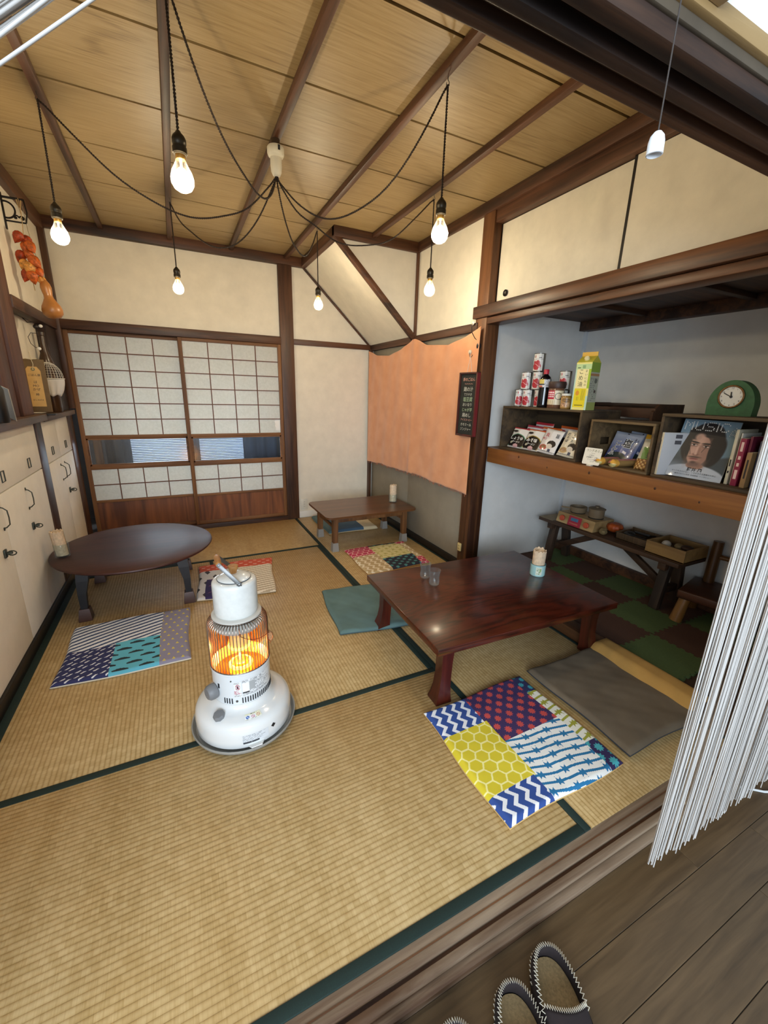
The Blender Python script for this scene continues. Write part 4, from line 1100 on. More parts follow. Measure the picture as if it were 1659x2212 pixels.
def pendant(xy, sw, label):
    x, y = xy
    t = thing('pendant_lamp', label, 'lamp', (x, y, 2.512), 0, 'bare bulbs swagged from the ceiling rose')
    hk = MB().tube([(0, 0, 0.004), (0, 0, -0.012), (0.006, 0, -0.018), (0.006, 0, -0.028), (0, 0, -0.033), (-0.006, 0, -0.028), (-0.0055, 0, -0.021)], 0.0015, 6)
    hk.build('hook', STEEL, t)
    zt = 2.117-2.512
    c = MB(); twist(c, [(0, 0, -0.026), (0.001, 0, -0.05), (0.0005, 0.0005, -0.2), (0, 0, zt)])
    c.sph((0.001, 0, -0.045), (0.004, 0.004, 0.010), 8)
    c.build('drop_cord', CORD, t)
    s = MB(); E_ = Vector((x, y, 0)); A_ = Vector((ROSE.x, ROSE.y, 0))
    pts = []
    for tt, z in curve3(sw):
        p = A_.lerp(E_, tt); pts.append((p.x-x, p.y-y, z-2.512))
    pts[0] = (pts[0][0]+(E_-A_).normalized().x*0.006, pts[0][1]+(E_-A_).normalized().y*0.006, pts[0][2])
    pts[-1] = (0, 0, -0.028)
    twist(s, pts); s.build('swag_cord', CORD, t)
    MB().lathe([(0.0, 0.0), (0.006, 0.0), (0.010, -0.006), (0.0175, -0.014), (0.021, -0.022), (0.021, -0.034), (0.0195, -0.036), (0.0195, -0.042), (0.0213, -0.044), (0.0213, -0.060), (0.0195, -0.062), (0.0185, -0.064), (0, -0.064)], 24).build('socket', SOCK, t, loc=(0, 0, zt))
    MB().lathe([(0.0145, -0.0625), (0.0145, -0.073), (0.0135, -0.076), (0, -0.076)], 20).build('screw_shell', BRS, t, loc=(0, 0, zt))
    MB().lathe([(0.0150, -0.075), (0.0165, -0.083), (0.0225, -0.095), (0.0305, -0.110), (0.0350, -0.127), (0.0335, -0.142), (0.0255, -0.1555), (0.0135, -0.1625), (0.0, -0.1640)], 32).build('bulb_glass', BULBG, t, loc=(0, 0, zt))
    f = MB()
    f.lathe([(0.0, -0.077), (0.004, -0.078), (0.003, -0.098), (0.0, -0.099)], 10)
    f.lathe([(0.0, -0.094), (0.009, -0.099), (0.0195, -0.111), (0.0255, -0.127), (0.0235, -0.142), (0.013, -0.152), (0.0, -0.155)], 18)
    f.build('glow_core', GLOW, t, loc=(0, 0, zt))  # core widened to give the bulb's glare a shape, not a wire
    l = bpy.data.lights.new('bulb_light', 'POINT'); l.energy = BULB_POWER; l.color = BULB_COLOR; l.shadow_soft_size = 0.02
    o = bpy.data.objects.new('bulb_light', l); COL.objects.link(o); o.parent = t; o.location = (0, 0, zt-0.128)
    return t
for a in LAMPS: pendant(*a)
t = thing('ceiling_rose', 'white plastic ceiling rose on the middle batten from which all the black cords fan out', 'lamp fitting', (-0.488, -1.887, 2.512))
PLA = mat('ivory_plastic', '#e6e2d0', 0.4)
MB().lathe([(0.0, 0.0), (0.021, 0.0), (0.021, -0.03), (0.0, -0.03)], 20).build('ceiling_plate', mat('brown_plate', '#3b2a1a', 0.6), t)
MB().lathe([(0.0, -0.030), (0.036, -0.030), (0.0405, -0.036), (0.0405, -0.058), (0.036, -0.070), (0.0275, -0.076), (0.0275, -0.110), (0.025, -0.134), (0.018, -0.148), (0.009, -0.154), (0.0, -0.154)], 36).build('cap', PLA, t)
MB().box((0.002, -0.0418, -0.056), (0.012, -0.0395, -0.036)).build('slot', VENT, t)
MB().lathe([(0.0, -0.15), (0.009, -0.153), (0.010, -0.160), (0.007, -0.166), (0, -0.167)], 14).build('cord_gland', CORD, t)

# ================================================================== napkin holders and glasses
GLS = clear('drinking_glass', '#f6fbfb', 0.18, 0.02)
NAPK = mat('cream_paper_napkins', '#ddc5a6', 0.9, var=0.1, nscale=60)
def glass_cup(label, loc, r=0.040, hgt=0.085, m=None, group=None):
    o = MB().lathe([(0.0, 0.0), (r*0.93, 0.0), (r*0.96, 0.004), (r, hgt-0.002), (r-0.0012, hgt), (r-0.0026, hgt-0.002), (r*0.90, 0.009), (0.0, 0.008)], 40).build('glass_tumbler', m or GLS, None, loc=loc)
    return tag(o, label, 'glass', group)
def napkins(label, loc, hgt, r, lean=0.0, seed=0, fan=1.0):
    r2 = np.random.default_rng(seed)
    t = thing('napkin_bundle', label, 'napkins', loc, 0, 'rolled napkins in holders')
    m = MB()
    for i in range(9):
        a0 = i/9*2*PI+0.2; rr = r*(0.96-0.035*(i % 3)); top = hgt*(1+0.02*r2.normal())
        n = 14; w = 1.25
        v = []
        for j in range(2):
            z = 0.0 if j == 0 else top
            k_ = 1.0 if j == 0 else fan
            v.append([m.bm.verts.new((rr*k_*math.cos(a0+w*q/n)+lean*z, rr*k_*math.sin(a0+w*q/n), z+(0.004*math.sin(q*0.9+i) if j else 0))) for q in range(n+1)])
            v.append([m.bm.verts.new(((rr-0.004)*k_*math.cos(a0+w*q/n)+lean*z, (rr-0.004)*k_*math.sin(a0+w*q/n), z+(0.004*math.sin(q*0.9+i) if j else 0))) for q in range(n+1)])
        a, b, c, d = v
        for A, B in ((a, c), (c, d), (d, b), (b, a)):
            for q in range(n): m.bm.faces.new((A[q], A[q+1], B[q+1], B[q]))
    m.build('outer_napkins', NAPK, t)
    m = MB()
    pts = []
    for q in range(90):
        a = q*0.32; rr = r*0.86*(1-q/100)
        pts.append((rr*math.cos(a), rr*math.sin(a)))
    for j in range(len(pts)-1):
        (x0, y0), (x1, y1) = pts[j], pts[j+1]
        z1 = hgt*(0.985+0.012*math.sin(j*0.4))
        f = [m.bm.verts.new(p) for p in ((x0, y0, 0), (x1, y1, 0), (x1*fan+lean*z1, y1*fan, z1), (x0*fan+lean*z1, y0*fan, z1))]; m.bm.faces.new(f)
    o = m.build('inner_napkins', NAPK, t); o.modifiers.new('paper', 'SOLIDIFY').thickness = 0.0012
    return t
glass_cup('clear glass tumbler full of rolled napkins on the round table by the cupboards', (-1.757, -1.352, 0.3435), 0.040, 0.082, None, 'napkin tumblers')
napkins('cream paper napkins leaning in the tumbler on the round table', (-1.757, -1.352, 0.353), 0.150, 0.034, -0.07, 1, 1.05)
glass_cup('clear glass tumbler holding napkins on the small back table', (0.757, -0.865, 0.3305), 0.040, 0.080, None, 'napkin tumblers')
napkins('cream paper napkins rolled in the tumbler on the small back table', (0.757, -0.865, 0.340), 0.158, 0.034, 0.0, 2, 1.03)
def colcup(u, v):
    C = rep('#a9d3d0', len(u)); paste(C, (u < 0.42) & (v > 0.12) & (v < 0.9), rep('#d6dccb', len(u)))
    pl = printlines(u, v, '#d6dccb', '#6f8f63', 6, 26, 21, 0.4); paste(C, (u < 0.36) & (u > 0.05) & (v > 0.2) & (v < 0.85), pl); paste(C, (np.hypot((u-0.3)*2, v-0.6) < 0.13), rep('#8fb06a', len(u))); return C
cup = thing('printed_tin_cup', 'pale turquoise printed cup holding napkins on the far right of the large table', 'cup', (0.806, -2.668, 0.3205))
MB().lathe([(0.0, 0.0), (0.041, 0.0), (0.043, 0.003), (0.0435, 0.068), (0.0445, 0.071), (0.0425, 0.071), (0.0415, 0.006), (0.0, 0.005)], 44).build('cup_body', mat('turquoise_glaze', '#a9d3d0', 0.35, coat=0.3), cup)
canvas('printed_band', cyl(-150, -40, 0.004, 0.066, 0.0438), colcup, 70, 30, STK, cup)
torus(MB(), 0.0437, 0.0013, 0.071).build('dark_rim', mat('blue_grey_rim', '#4f6f7c', 0.4), cup)
napkins('cream and peach paper napkins standing in the turquoise cup', (0.806, -2.668, 0.3275), 0.148, 0.0365, 0.0, 3, 1.07)
GPROF = [(0.0, 0.004), (0.012, 0.0), (0.020, 0.0015), (0.0275, 0.009), (0.030, 0.022), (0.0275, 0.038), (0.0265, 0.048), (0.029, 0.066), (0.0335, 0.092), (0.0328, 0.0925), (0.0278, 0.066), (0.0252, 0.048), (0.0262, 0.038), (0.0285, 0.022), (0.026, 0.011), (0.018, 0.005), (0.0, 0.006)]
g1 = MB().lathe(GPROF, 44).build('drinking_glass', GLS, None, loc=(0.152, -2.445, 0.3205)); tag(g1, 'clear waisted drinking glass on the large table, the one farther from the camera', 'glass', 'waisted drinking glasses')
g2 = g1.copy(); COL.objects.link(g2); g2.location = (0.150, -2.545, 0.3205); tag(g2, 'clear waisted drinking glass on the large table, the one nearer the camera', 'glass', 'waisted drinking glasses')

# ================================================================== orange cloth on the closet doors
def cloth_mat():
    n = NT('orange_crepe_cloth'); v = n.coords((1, 1, 1))
    f = n.noise(n.coords((500, 500, 60)), 1, 3, 0.6); f2 = n.noise(v, 7, 3, 0.5)
    n.link(n.ramp(f2, [(0.3, '#d49163'), (0.7, '#e0a175')]), n.p.inputs['Base Color']); n.p.inputs['Roughness'].default_value = 0.9
    n.p.inputs['Sheen Weight'].default_value = 0.3; n.bump(f, 0.4, 0.003)
    return n.m
top = [(0, 1.772), (0.12, 1.715), (0.25, 1.698), (0.40, 1.735), (0.5, 1.800), (0.535, 1.800), (0.64, 1.735), (0.80, 1.712), (0.92, 1.745), (1.0, 1.80)]
bot = [(0, 0.60), (0.2, 0.622), (0.4, 0.628), (0.5, 0.632), (0.535, 0.650), (0.7, 0.632), (0.85, 0.630), (1.0, 0.625)]
def clothf(u, v):
    y = -0.02-1.845*u
    zt = np.interp(u, [p[0] for p in top], [p[1] for p in top]); zb = np.interp(u, [p[0] for p in bot], [p[1] for p in bot])
    if abs(u-0.53) < 0.03: zb -= 0.01
    zb += 0.0022*math.sin(u*41)+0.0012*math.sin(u*131)
    s = max(0, 1-v)
    sag = 0.010*math.sin(u*2*PI*2)**2*v + 0.006*math.sin(u*26+v*3)*(0.3+0.7*s) + 0.003*math.sin(u*61-v*5) + 0.012*math.exp(-((u-0.528)/0.02)**2)
    return (0.862-sag*0.9-0.006*s, y, zb+(zt-zb)*v)
t = thing('orange_cloth', 'salmon orange fringed cloth pinned over the olive closet doors beside the big post', 'cloth', (0, 0, 0))
o = MB().grid(clothf, 130, 90).build('cloth_panel', cloth_mat(), t, ang=180); o.modifiers.new('cloth', 'SOLIDIFY').thickness = 0.002
fr = MB()
for i in range(260):
    u = rng.uniform(0.005, 0.995); p = Vector(clothf(u, 0)); L = rng.uniform(0.006, 0.022)
    fr.tube([p, p+Vector((rng.normal()*0.002, rng.normal()*0.004, -L))], 0.0009, 3, cap=False)
o = fr.build('fringe', mat('orange_thread', '#c97e58', 0.9), t); o['kind'] = 'stuff'
hk = MB()
for u in (0.002, 0.515, 0.998):
    p = Vector(clothf(u, 1)); hk.lathe([(0.006, 0.0), (0.005, 0.003), (0.0, 0.004)], 10, M=Matrix.Translation((p.x-0.002, p.y, p.z-0.008)) @ Matrix.Rotation(-PI/2, 4, 'Y'))
hk.build('push_pin', mat('clear_orange_pin', '#d68a5e', 0.4), t)

# ================================================================== blackboard menu on the post
FRM = wood('dark_red_board_frame', '#5a2a20', '#34140f', axis=2, rough=0.4)
CHALK = mat('white_chalk', '#c9c9bd', 0.95); CHALKP = mat('pink_chalk', '#d7a090', 0.95); CHALKG = mat('green_chalk', '#a9bf9d', 0.95)
t = thing('menu_blackboard', 'narrow chalk menu blackboard in a dark red frame hanging on the big post', 'blackboard', (0.822, -1.826, 1.281), 0.04)
W2, H2 = 0.098, 0.222
MB().box((0.006, -W2, -H2), (0.020, W2, H2)).build('slate', mat('black_slate', '#20231f', 0.8, var=0.25, nscale=18), t)
m = MB()
m.box((-0.006, -W2, -H2), (0.024, -W2+0.012, H2), 0.002).box((-0.006, W2-0.012, -H2), (0.024, W2, H2), 0.002).box((-0.006, -W2, H2-0.012), (0.024, W2, H2), 0.002).box((-0.006, -W2, -H2), (0.024, W2, -H2+0.014), 0.002)
m.build('frame', FRM, t)
MB().box((-0.005, -W2-0.0015, -H2+0.005), (0.022, -W2, H2-0.005)).build('red_edge', mat('red_painted_edge', '#6d1f22', 0.5), t)
rows_ = [('季のごはん', 0.172, 0.026, CHALKP), ('～～～～', 0.142, 0.022, CHALKP), ('鶏の汁', 0.105, 0.034, CHALK), ('てりやき', 0.070, 0.022, CHALK), ('塩豆腐', 0.036, 0.034, CHALKG), ('おいなり', 0.0, 0.026, CHALK), ('じゃが芋', -0.036, 0.028, CHALKG), ('鶏めし', -0.074, 0.032, CHALK), ('アイスコーヒー', -0.106, 0.018, CHALKP), ('カモミール', -0.140, 0.024, CHALK), ('ジンジャー', -0.172, 0.024, CHALK)]
for s_, z, sz, m in rows_:
    text('chalk_writing', s_, m, t, frame((0.0052, 0.0, z), (0, -1, 0), (0, 0, 1)), sz, shear=0.12)
m = MB().tube([(0.0, -0.03, H2), (-0.004, -0.012, H2+0.085), (-0.008, -0.008, H2+0.122), (-0.004, -0.004, H2+0.085), (0.0, 0.02, H2)], 0.0014, 5); m.build('hanging_string', mat('white_string', '#d9cfc4', 0.8), t)
t = thing('adhesive_hook', 'clear adhesive hook with dark wire holding the blackboard string', 'hook', (0.853, -1.792, 1.64)); HKC = mat('clear_hook_pad', '#d5cbb8', 0.2, coat=0.5)
MB().lathe([(0.0, 0.0), (0.016, 0.0), (0.014, 0.005), (0.0, 0.006)], 20, M=Matrix.Translation((0, 0.012, 0)) @ Matrix.Rotation(-PI/2, 4, 'Y')).build('pad', HKC, t)
MB().tube([(-0.006, 0.012, -0.004), (-0.010, 0.004, -0.026), (-0.012, -0.010, -0.036), (-0.012, -0.026, -0.034), (-0.012, -0.034, -0.022)], 0.002, 6).build('wire', CORD, t)
t = thing('adhesive_hook', 'clear adhesive hook holding a cord above the right end of the orange cloth', 'hook', (0.872, -1.765, 1.835))
MB().lathe([(0.0, 0.0), (0.018, 0.0), (0.016, 0.005), (0.0, 0.006)], 20, M=Matrix.Translation((-0.003, 0, 0)) @ Matrix.Rotation(-PI/2, 4, 'Y')).build('pad', HKC, t)
MB().tube([(-0.009, 0, -0.006), (-0.014, 0, -0.02), (-0.016, -0.004, -0.03)], 0.002, 6).build('wire', STEEL, t)
t = thing('black_power_cord', 'black cord with a black plug hanging down the left side of the big post', 'cord', (0.86, -1.78, 1.80))
MB().tube([(-0.004, 0.008, 0.008), (-0.006, 0.0, -0.03), (0.0, -0.03, -0.07), (0.006, -0.058, -0.09), (0.012, -0.068, -0.105)], 0.003, 7).build('cable', CORD, t)
m = MB().sph((0.012, -0.066, -0.125), (0.016, 0.017, 0.024), 16); m.build('plug', mat('black_plug', '#1b1b1f', 0.3), t)
MB().tube([(0.012, -0.064, -0.14), (0.016, -0.060, -0.2), (0.014, -0.05, -0.5), (0.015, -0.045, -0.86)], 0.0022, 6).build('lower_cable', CORD, t)
IVO = mat('aged_ivory_plastic', '#d8c388', 0.4)
def outlet(label, loc, hh=0.032):
    t = thing('wall_socket', label, 'socket', loc)
    MB().box((-0.014, -0.019, -hh), (0.0, 0.019, hh), 0.003).build('housing', IVO, t)
    m = MB()
    for s in (1, -1): m.box((-0.0148, -0.007, s*0.012-0.005), (-0.0138, -0.0045, s*0.012+0.005)).box((-0.0148, 0.0045, s*0.012-0.005), (-0.0138, 0.007, s*0.012+0.005))
    m.build('slots', VENT, t)
    return t
outlet('yellowed surface socket halfway up the big post below the blackboard', (0.884, -1.800, 0.895))
outlet('yellowed surface socket near the foot of the big post', (0.884, -1.806, 0.180))
t = thing('wall_plate_socket', 'white double socket plate on the back wall behind the small table', 'socket', (0.118, 0.019, 0.148))
MB().box((-0.036, -0.007, -0.062), (0.036, 0.0, 0.062), 0.003).build('plate', mat('ivory_white_plate', '#d9d6c8', 0.4), t)
m = MB()
for zz in (-0.025, 0.0, 0.025):
    for xx in (-0.006, 0.006): m.box((xx-0.001, -0.008, zz-0.005), (xx+0.001, -0.0065, zz+0.005))
m.build('slots', VENT, t)

# ================================================================== ledge at the left: tag, net cover, bottle, fairy lights, physalis, gourd
t = thing('name_board', 'brown board with a tan handwritten luggage tag standing on the ledge by the posts', 'sign', (-1.836, -0.86, 1.152))
Mt = frame((0, 0, 0), (1, 0.15, 0), (-0.19, 0.05, 1)); KR = mat('brown_kraft_board', '#6f5a3e', 0.85, var=0.06); TAG = mat('tan_tag_paper', '#cfa768', 0.85, var=0.05)
MB().box((-0.062, 0.02, -0.004), (0.062, 0.345, 0.004), 0.003, M=Mt).build('backing_board', KR, t)
tg = [(-0.036, 0.055), (0.036, 0.055), (0.036, 0.275), (0.020, 0.30), (-0.024, 0.30), (-0.036, 0.285)]
MB().prism([tuple(Mt @ Vector((a, b, 0.0045))) for a, b in tg], Mt.to_3x3() @ Vector((0, 0, 0.0012))).build('paper_tag', TAG, t)
for s_, z, sz in (('ごはん屋', 0.248, 0.016), ('は', 0.205, 0.02), ('MO', 0.182, 0.02), ('かぜ', 0.160, 0.02), ('時', 0.128, 0.018), ('おしながき', 0.095, 0.011)):
    text('handwriting', s_, INKB, t, Mt @ Matrix.Translation((0.0, z, 0.0062)), sz, shear=0.1)
m = MB().tube([Mt @ Vector(p) for p in ((0, 0.285, 0.006), (0.006, 0.315, 0.008), (0, 0.345, 0.006), (-0.003, 0.39, 0.004))], 0.002, 6).tube([Mt @ Vector(p) for p in ((-0.03, 0.347, 0.007), (0, 0.343, 0.009), (0.03, 0.350, 0.007))], 0.0022, 6)
m.build('twine', mat('jute_twine', '#cdbf9e', 0.9), t)
MB().box((-0.065, -0.028, 0.0), (0.075, 0.03, 0.012), 0.003).build('stand_foot', BLACKWOOD, t)
MB().lathe([(0.010, 0), (0.0055, 0.0015), (0.0055, 0.002), (0.010, 0.002)], 14, M=Mt @ Matrix.Translation((0, 0.284, 0.0055))).build('eyelet', mat('green_eyelet', '#5d6a4a', 0.5), t)
t = thing('net_food_cover', 'white net cover with a gathered cloth skirt hanging behind the luggage tag', 'food cover', (-1.832, -0.50, 1.385))
MNET = mat('white_net_thread', '#ddd8cc', 0.8)
m = MB()
for k in range(13):
    a = -1.35+k*0.225
    m.tube([(0.085*math.sin(a)*math.sin(s)*1.0+0.0, -0.03*math.cos(a)*math.sin(s), 0.11*math.cos(s)) for s in np.linspace(0.05, PI/2, 10)], 0.0012, 5, cap=False)
for s in np.linspace(0.25, PI/2, 9):
    m.tube([(0.085*math.sin(a)*math.sin(s), -0.03*math.cos(a)*math.sin(s), 0.11*math.cos(s)) for a in np.linspace(-1.5, 1.5, 16)], 0.0009, 4, cap=False)
m.build('net_top', MNET, t)
m = MB().grid(lambda u, v: ((0.086-0.03*(1-v)**2)*math.sin(-1.5+3*u), -0.033*math.cos(-1.5+3*u)-0.005*math.sin(u*38)*(1-v), -0.115*(1-v)+0.006*math.sin(u*20)*(1-v)), 50, 8)
o = m.build('cloth_skirt', mat('white_cotton', '#d4d0cc', 0.9), t, ang=180); o.modifiers.new('cloth', 'SOLIDIFY').thickness = 0.0015
m = MB().tube([(0.087*math.sin(a), -0.036*math.cos(a), 0.002) for a in np.linspace(-1.55, 1.55, 20)], 0.003, 6); m.build('hem', MNET, t)
m = MB().tube([(0, -0.002, 0.108), (0.0, 0.0, 0.125)], 0.0015, 5); m.build('loop', MNET, t)
bt = MB().lathe([(0.0, 0.0), (0.044, 0.0), (0.047, 0.006), (0.047, 0.30), (0.044, 0.34), (0.030, 0.39), (0.018, 0.43), (0.0165, 0.52), (0.020, 0.524), (0.020, 0.545), (0.0, 0.548)], 32).build('brown_bottle', mat('brown_bottle_glass', '#3a220c', 0.3, coat=0.2), None, loc=(-1.848, -0.43, 1.152))
tag(bt, 'tall dark brown glass bottle on the ledge against the black board', 'bottle')
t = thing('fairy_light_wire', 'dark looping wire with small white bulbs above the luggage tag', 'string light', (-1.852, -0.60, 1.65))
MB().tube([(-0.045, 0.0, 0.115), (-0.02, -0.01, 0.085), (0.01, -0.01, 0.09), (0.03, -0.01, 0.065), (0.045, -0.01, 0.072)], 0.0026, 6).tube([(0.015, -0.01, 0.08), (0.025, -0.012, 0.03), (0.03, -0.012, -0.03), (0.02, -0.012, -0.06)], 0.0018, 6).tube([(0.028, -0.012, 0.02), (-0.012, -0.014, 0.022), (-0.03, -0.014, -0.005), (-0.022, -0.014, -0.045), (-0.002, -0.014, -0.068), (0.012, -0.014, -0.072)], 0.0018, 6).build('wire', CORD, t)
MB().sph((0.022, -0.01, 0.062), (0.017, 0.015, 0.015), 12).build('wire_joint', mat('dark_wire_joint', '#241a16', 0.5), t)
for c in ((0.048, -0.012, 0.068), (0.018, -0.014, -0.075)):
    MB().sph(c, (0.0115, 0.0105, 0.0105), 14).build('small_bulb', mat('white_frosted_bulb', '#f2efe6', 0.3), t)

t = thing('iron_bracket', 'black wrought iron scroll bracket high on the left wall', 'bracket', (XL, -0.80, 2.31))
m = MB()
m.tube([(0, 0, -0.045), (0.1, 0, -0.045)], 0.0045, 6).tube([(0, 0, 0.075), (0.105, 0, 0.075)], 0.006, 6).tube([(0.105, 0, 0.078), (0.112, 0, 0.01), (0.10, 0, -0.045)], 0.0045, 6)
torus_pts = [(0.014+0.043*math.cos(a), 0, 0.012+0.043*math.sin(a)) for a in np.linspace(0, 2*PI, 25)[:-1]]
m.tube(torus_pts, 0.005, 6, closed=True)
m.tube([(0.055+0.016*math.exp(-0.12*k)*math.cos(k*0.5), 0, -0.022+0.016*math.exp(-0.12*k)*math.sin(k*0.5)) for k in range(20)], 0.004, 6)
m.tube([(0.085+0.016*math.exp(-0.12*k)*math.cos(PI-k*0.5), 0, -0.024+0.016*math.exp(-0.12*k)*math.sin(k*0.5)) for k in range(20)], 0.004, 6)
m.box((-0.002, -0.012, -0.09), (0.006, 0.012, 0.10), 0.002)
m.build('scrollwork', IRON, t)
# physalis garland
PHYS = [mat('physalis_%s' % n_, c, 0.55, var=0.4, nscale=55, sss=0.0, bump=0.5) for n_, c in (('red', '#9c3a16'), ('orange', '#b8591f'), ('pale', '#c4883f'))]
t = thing('physalis_garland', 'string of dried orange Chinese lantern pods hanging on twine from the iron bracket', 'dried garland', (-1.757, -0.81, 2.36))
MB().tube([(0.0, 0, 0.028), (0.004, 0, -0.02), (0.0, 0.0, -0.10), (-0.006, 0.0, -0.16), (-0.002, 0, -0.24), (-0.004, 0, -0.38), (0.0, 0, -0.46)], 0.0022, 6).tube([(-0.008, 0, 0.02), (0.0, 0, -0.05), (0.012, 0, 0.018)], 0.0035, 6).build('twine', mat('straw_twine', '#a58a5c', 0.9), t)
pods = [(-0.030, -0.178, 0, 0.5), (0.002, -0.19, 0, -0.3), (-0.008, -0.225, 1, 0.2), (0.022, -0.222, 1, -0.5), (-0.042, -0.272, 0, 0.5), (0.006, -0.268, 1, -0.2), (0.030, -0.300, 1, -0.7), (0.016, -0.322, 1, -0.3), (-0.030, -0.320, 2, 0.4), (-0.002, -0.340, 2, 0.1), (0.038, -0.348, 1, -0.4), (-0.028, -0.378, 0, 0.35), (0.004, -0.385, 1, -0.1), (0.044, -0.398, 2, -0.6)]
for i, (x, z, mi, tl) in enumerate(pods):
    mm = MB(); sc = 1.0+0.12*math.sin(i*2.3)
    M = Matrix.Translation((x*0.95, (-0.022, 0.012, -0.006)[i % 3], z)) @ Matrix.Rotation(tl, 4, 'Y') @ Matrix.Rotation(0.4*math.sin(i*1.7), 4, 'X') @ Matrix.Scale(sc, 4)
    mm.lathe([(0.0, 0.030), (0.010, 0.029), (0.021, 0.020), (0.0255, 0.006), (0.0225, -0.010), (0.014, -0.026), (0.005, -0.038), (0.0, -0.045)], 30, M=M, wob=lambda a, k: 1+0.16*abs(math.cos(a*2.5))-0.08)
    mm.build('lantern_pod', PHYS[mi], t, ang=60)
t = thing('dried_gourd', 'small tan bottle gourd hanging on twine below the physalis pods', 'gourd', (-1.700, -0.80, 1.90))
MB().lathe([(0.0, 0.075), (0.006, 0.074), (0.016, 0.064), (0.026, 0.045), (0.0295, 0.024), (0.027, 0.002), (0.0235, -0.018), (0.025, -0.034), (0.036, -0.056), (0.050, -0.080), (0.0555, -0.104), (0.052, -0.128), (0.036, -0.146), (0.012, -0.153), (0.0, -0.154)], 48, M=Matrix.Rotation(-0.10, 4, 'Y')).build('gourd_body', mat('tan_gourd_skin', '#b0743a', 0.38, var=0.12, nscale=9, coat=0.2), t)
MB().tube([(-0.008, 0, 0.072), (-0.022, 0.004, 0.19), (-0.040, 0.006, 0.33), (-0.046, 0.008, 0.455)], 0.0016, 5).build('twine', mat('grey_twine', '#8d8268', 0.9), t)
# things seen on the counter at the very left edge
t = thing('black_canister', 'black object standing on the counter at the far left edge', 'kitchenware', (-1.80, -1.72, 1.166))
MB().lathe([(0.0, 0.0), (0.035, 0.0), (0.038, 0.01), (0.037, 0.15), (0.030, 0.17), (0.0, 0.172)], 28).build('body', mat('black_enamel', '#0e1112', 0.35), t)
t = MB().box((-0.002, -0.05, 0.0), (0.002, 0.05, 0.16), 0.0008, M=Matrix.Rotation(0.16, 4, 'X') @ Matrix.Rotation(0.5, 4, 'Z')).build('menu_sheet', mat('grey_paper_sheet', '#a9a49c', 0.8), None, loc=(-1.81, -1.50, 1.167))
tag(t, 'grey paper menu leaning on the counter against the reddish post', 'menu')
# ================================================================== goods on the closet shelf
ZS = 0.9795
CR1 = wood('dark_crate_wood', '#55442d', '#33271a', axis=1, scale=1.0, rough=0.7)
CR2 = wood('brown_crate_wood', '#76603f', '#4d3c26', axis=1, rough=0.7)
CR3 = wood('old_trug_wood', '#4d2f1a', '#2b190d', axis=1, rough=0.65)
def crate(label, x0, x1, y0, y1, hgt, m, th=0.013, hole=False, slats=2):
    t = thing('wooden_crate', label, 'crate', ((x0+x1)/2, (y0+y1)/2, ZS), 0, 'wooden crates on the closet shelf')
    dx, dy = (x1-x0)/2, (y1-y0)/2
    MB().box((-dx, -dy, hgt-th), (dx, dy, hgt), 0.0015).build('top_board', m, t)
    MB().box((-dx, -dy, 0.0), (dx, dy, th), 0.0015).build('bottom_board', m, t)
    for s in (-1, 1):
        b = MB()
        ya, yb = (s*dy-s*th, s*dy) if s > 0 else (s*dy, s*dy-s*th)
        if hole and s > 0:
            zc, hz, hw = hgt*0.52, 0.021, 0.045
            b.box((-dx, ya, th), (dx, yb, zc-hz)).box((-dx, ya, zc+hz), (dx, yb, hgt-th)).box((-dx, ya, zc-hz), (-hw, yb, zc+hz)).box((hw, ya, zc-hz), (dx, yb, zc+hz))
        else: b.box((-dx, ya, th), (dx, yb, hgt-th), 0.0015)
        b.build('side_board', m, t)
    n = slats; g = 0.012; hh = (hgt-2*th-(n-1)*g)/n
    for k in range(n):
        MB().box((dx-0.010, -dy+th, th+k*(hh+g)), (dx, dy-th, th+k*(hh+g)+hh)).build('back_slat', m, t)
    return t
crate('dark wooden crate on its side holding noodle packets, leftmost on the closet shelf', 1.055, 1.40, -2.612, -1.948, 0.302, CR1, 0.014)
crate('small brown crate with a hand hole, holding a blue pouch, middle of the closet shelf', 1.065, 1.33, -3.036, -2.672, 0.255, CR2, 0.012, True)
crate('dark wooden crate holding books with the green clock on top, rightmost on the closet shelf', 1.055, 1.38, -3.64, -3.062, 0.308, CR1, 0.014)
# dark slatted trug behind the small crate
t = thing('slatted_trug', 'empty dark slatted wooden trug standing behind the small crate', 'crate', (1.63, -2.50, ZS))
m = MB()
for z in (0.02, 0.10, 0.18, 0.262): m.box((-0.14, -0.26, z), (-0.125, 0.26, z+0.058), 0.002)
m.build('front_slats', CR3, t)
m = MB()
for z in (0.02, 0.10, 0.18, 0.275): m.box((0.125, -0.26, z), (0.14, 0.26, z+0.058), 0.002)
m.build('rear_slats', CR3, t)
for s in (-1, 1):
    MB().prism([(-0.15, s*0.25-0.008, 0.0), (0.15, s*0.25-0.008, 0.0), (0.15, s*0.25-0.008, 0.345), (-0.10, s*0.25-0.008, 0.345), (-0.15, s*0.25-0.008, 0.30)], (0, 0.016, 0)).build('end_board', CR3, t)
MB().box((-0.03, -0.25, 0.325), (0.0, 0.25, 0.345), 0.003).build('carry_bar', CR3, t)
MB().box((-0.14, -0.25, 0.0), (0.14, 0.25, 0.02)).build('base_board', CR3, t)

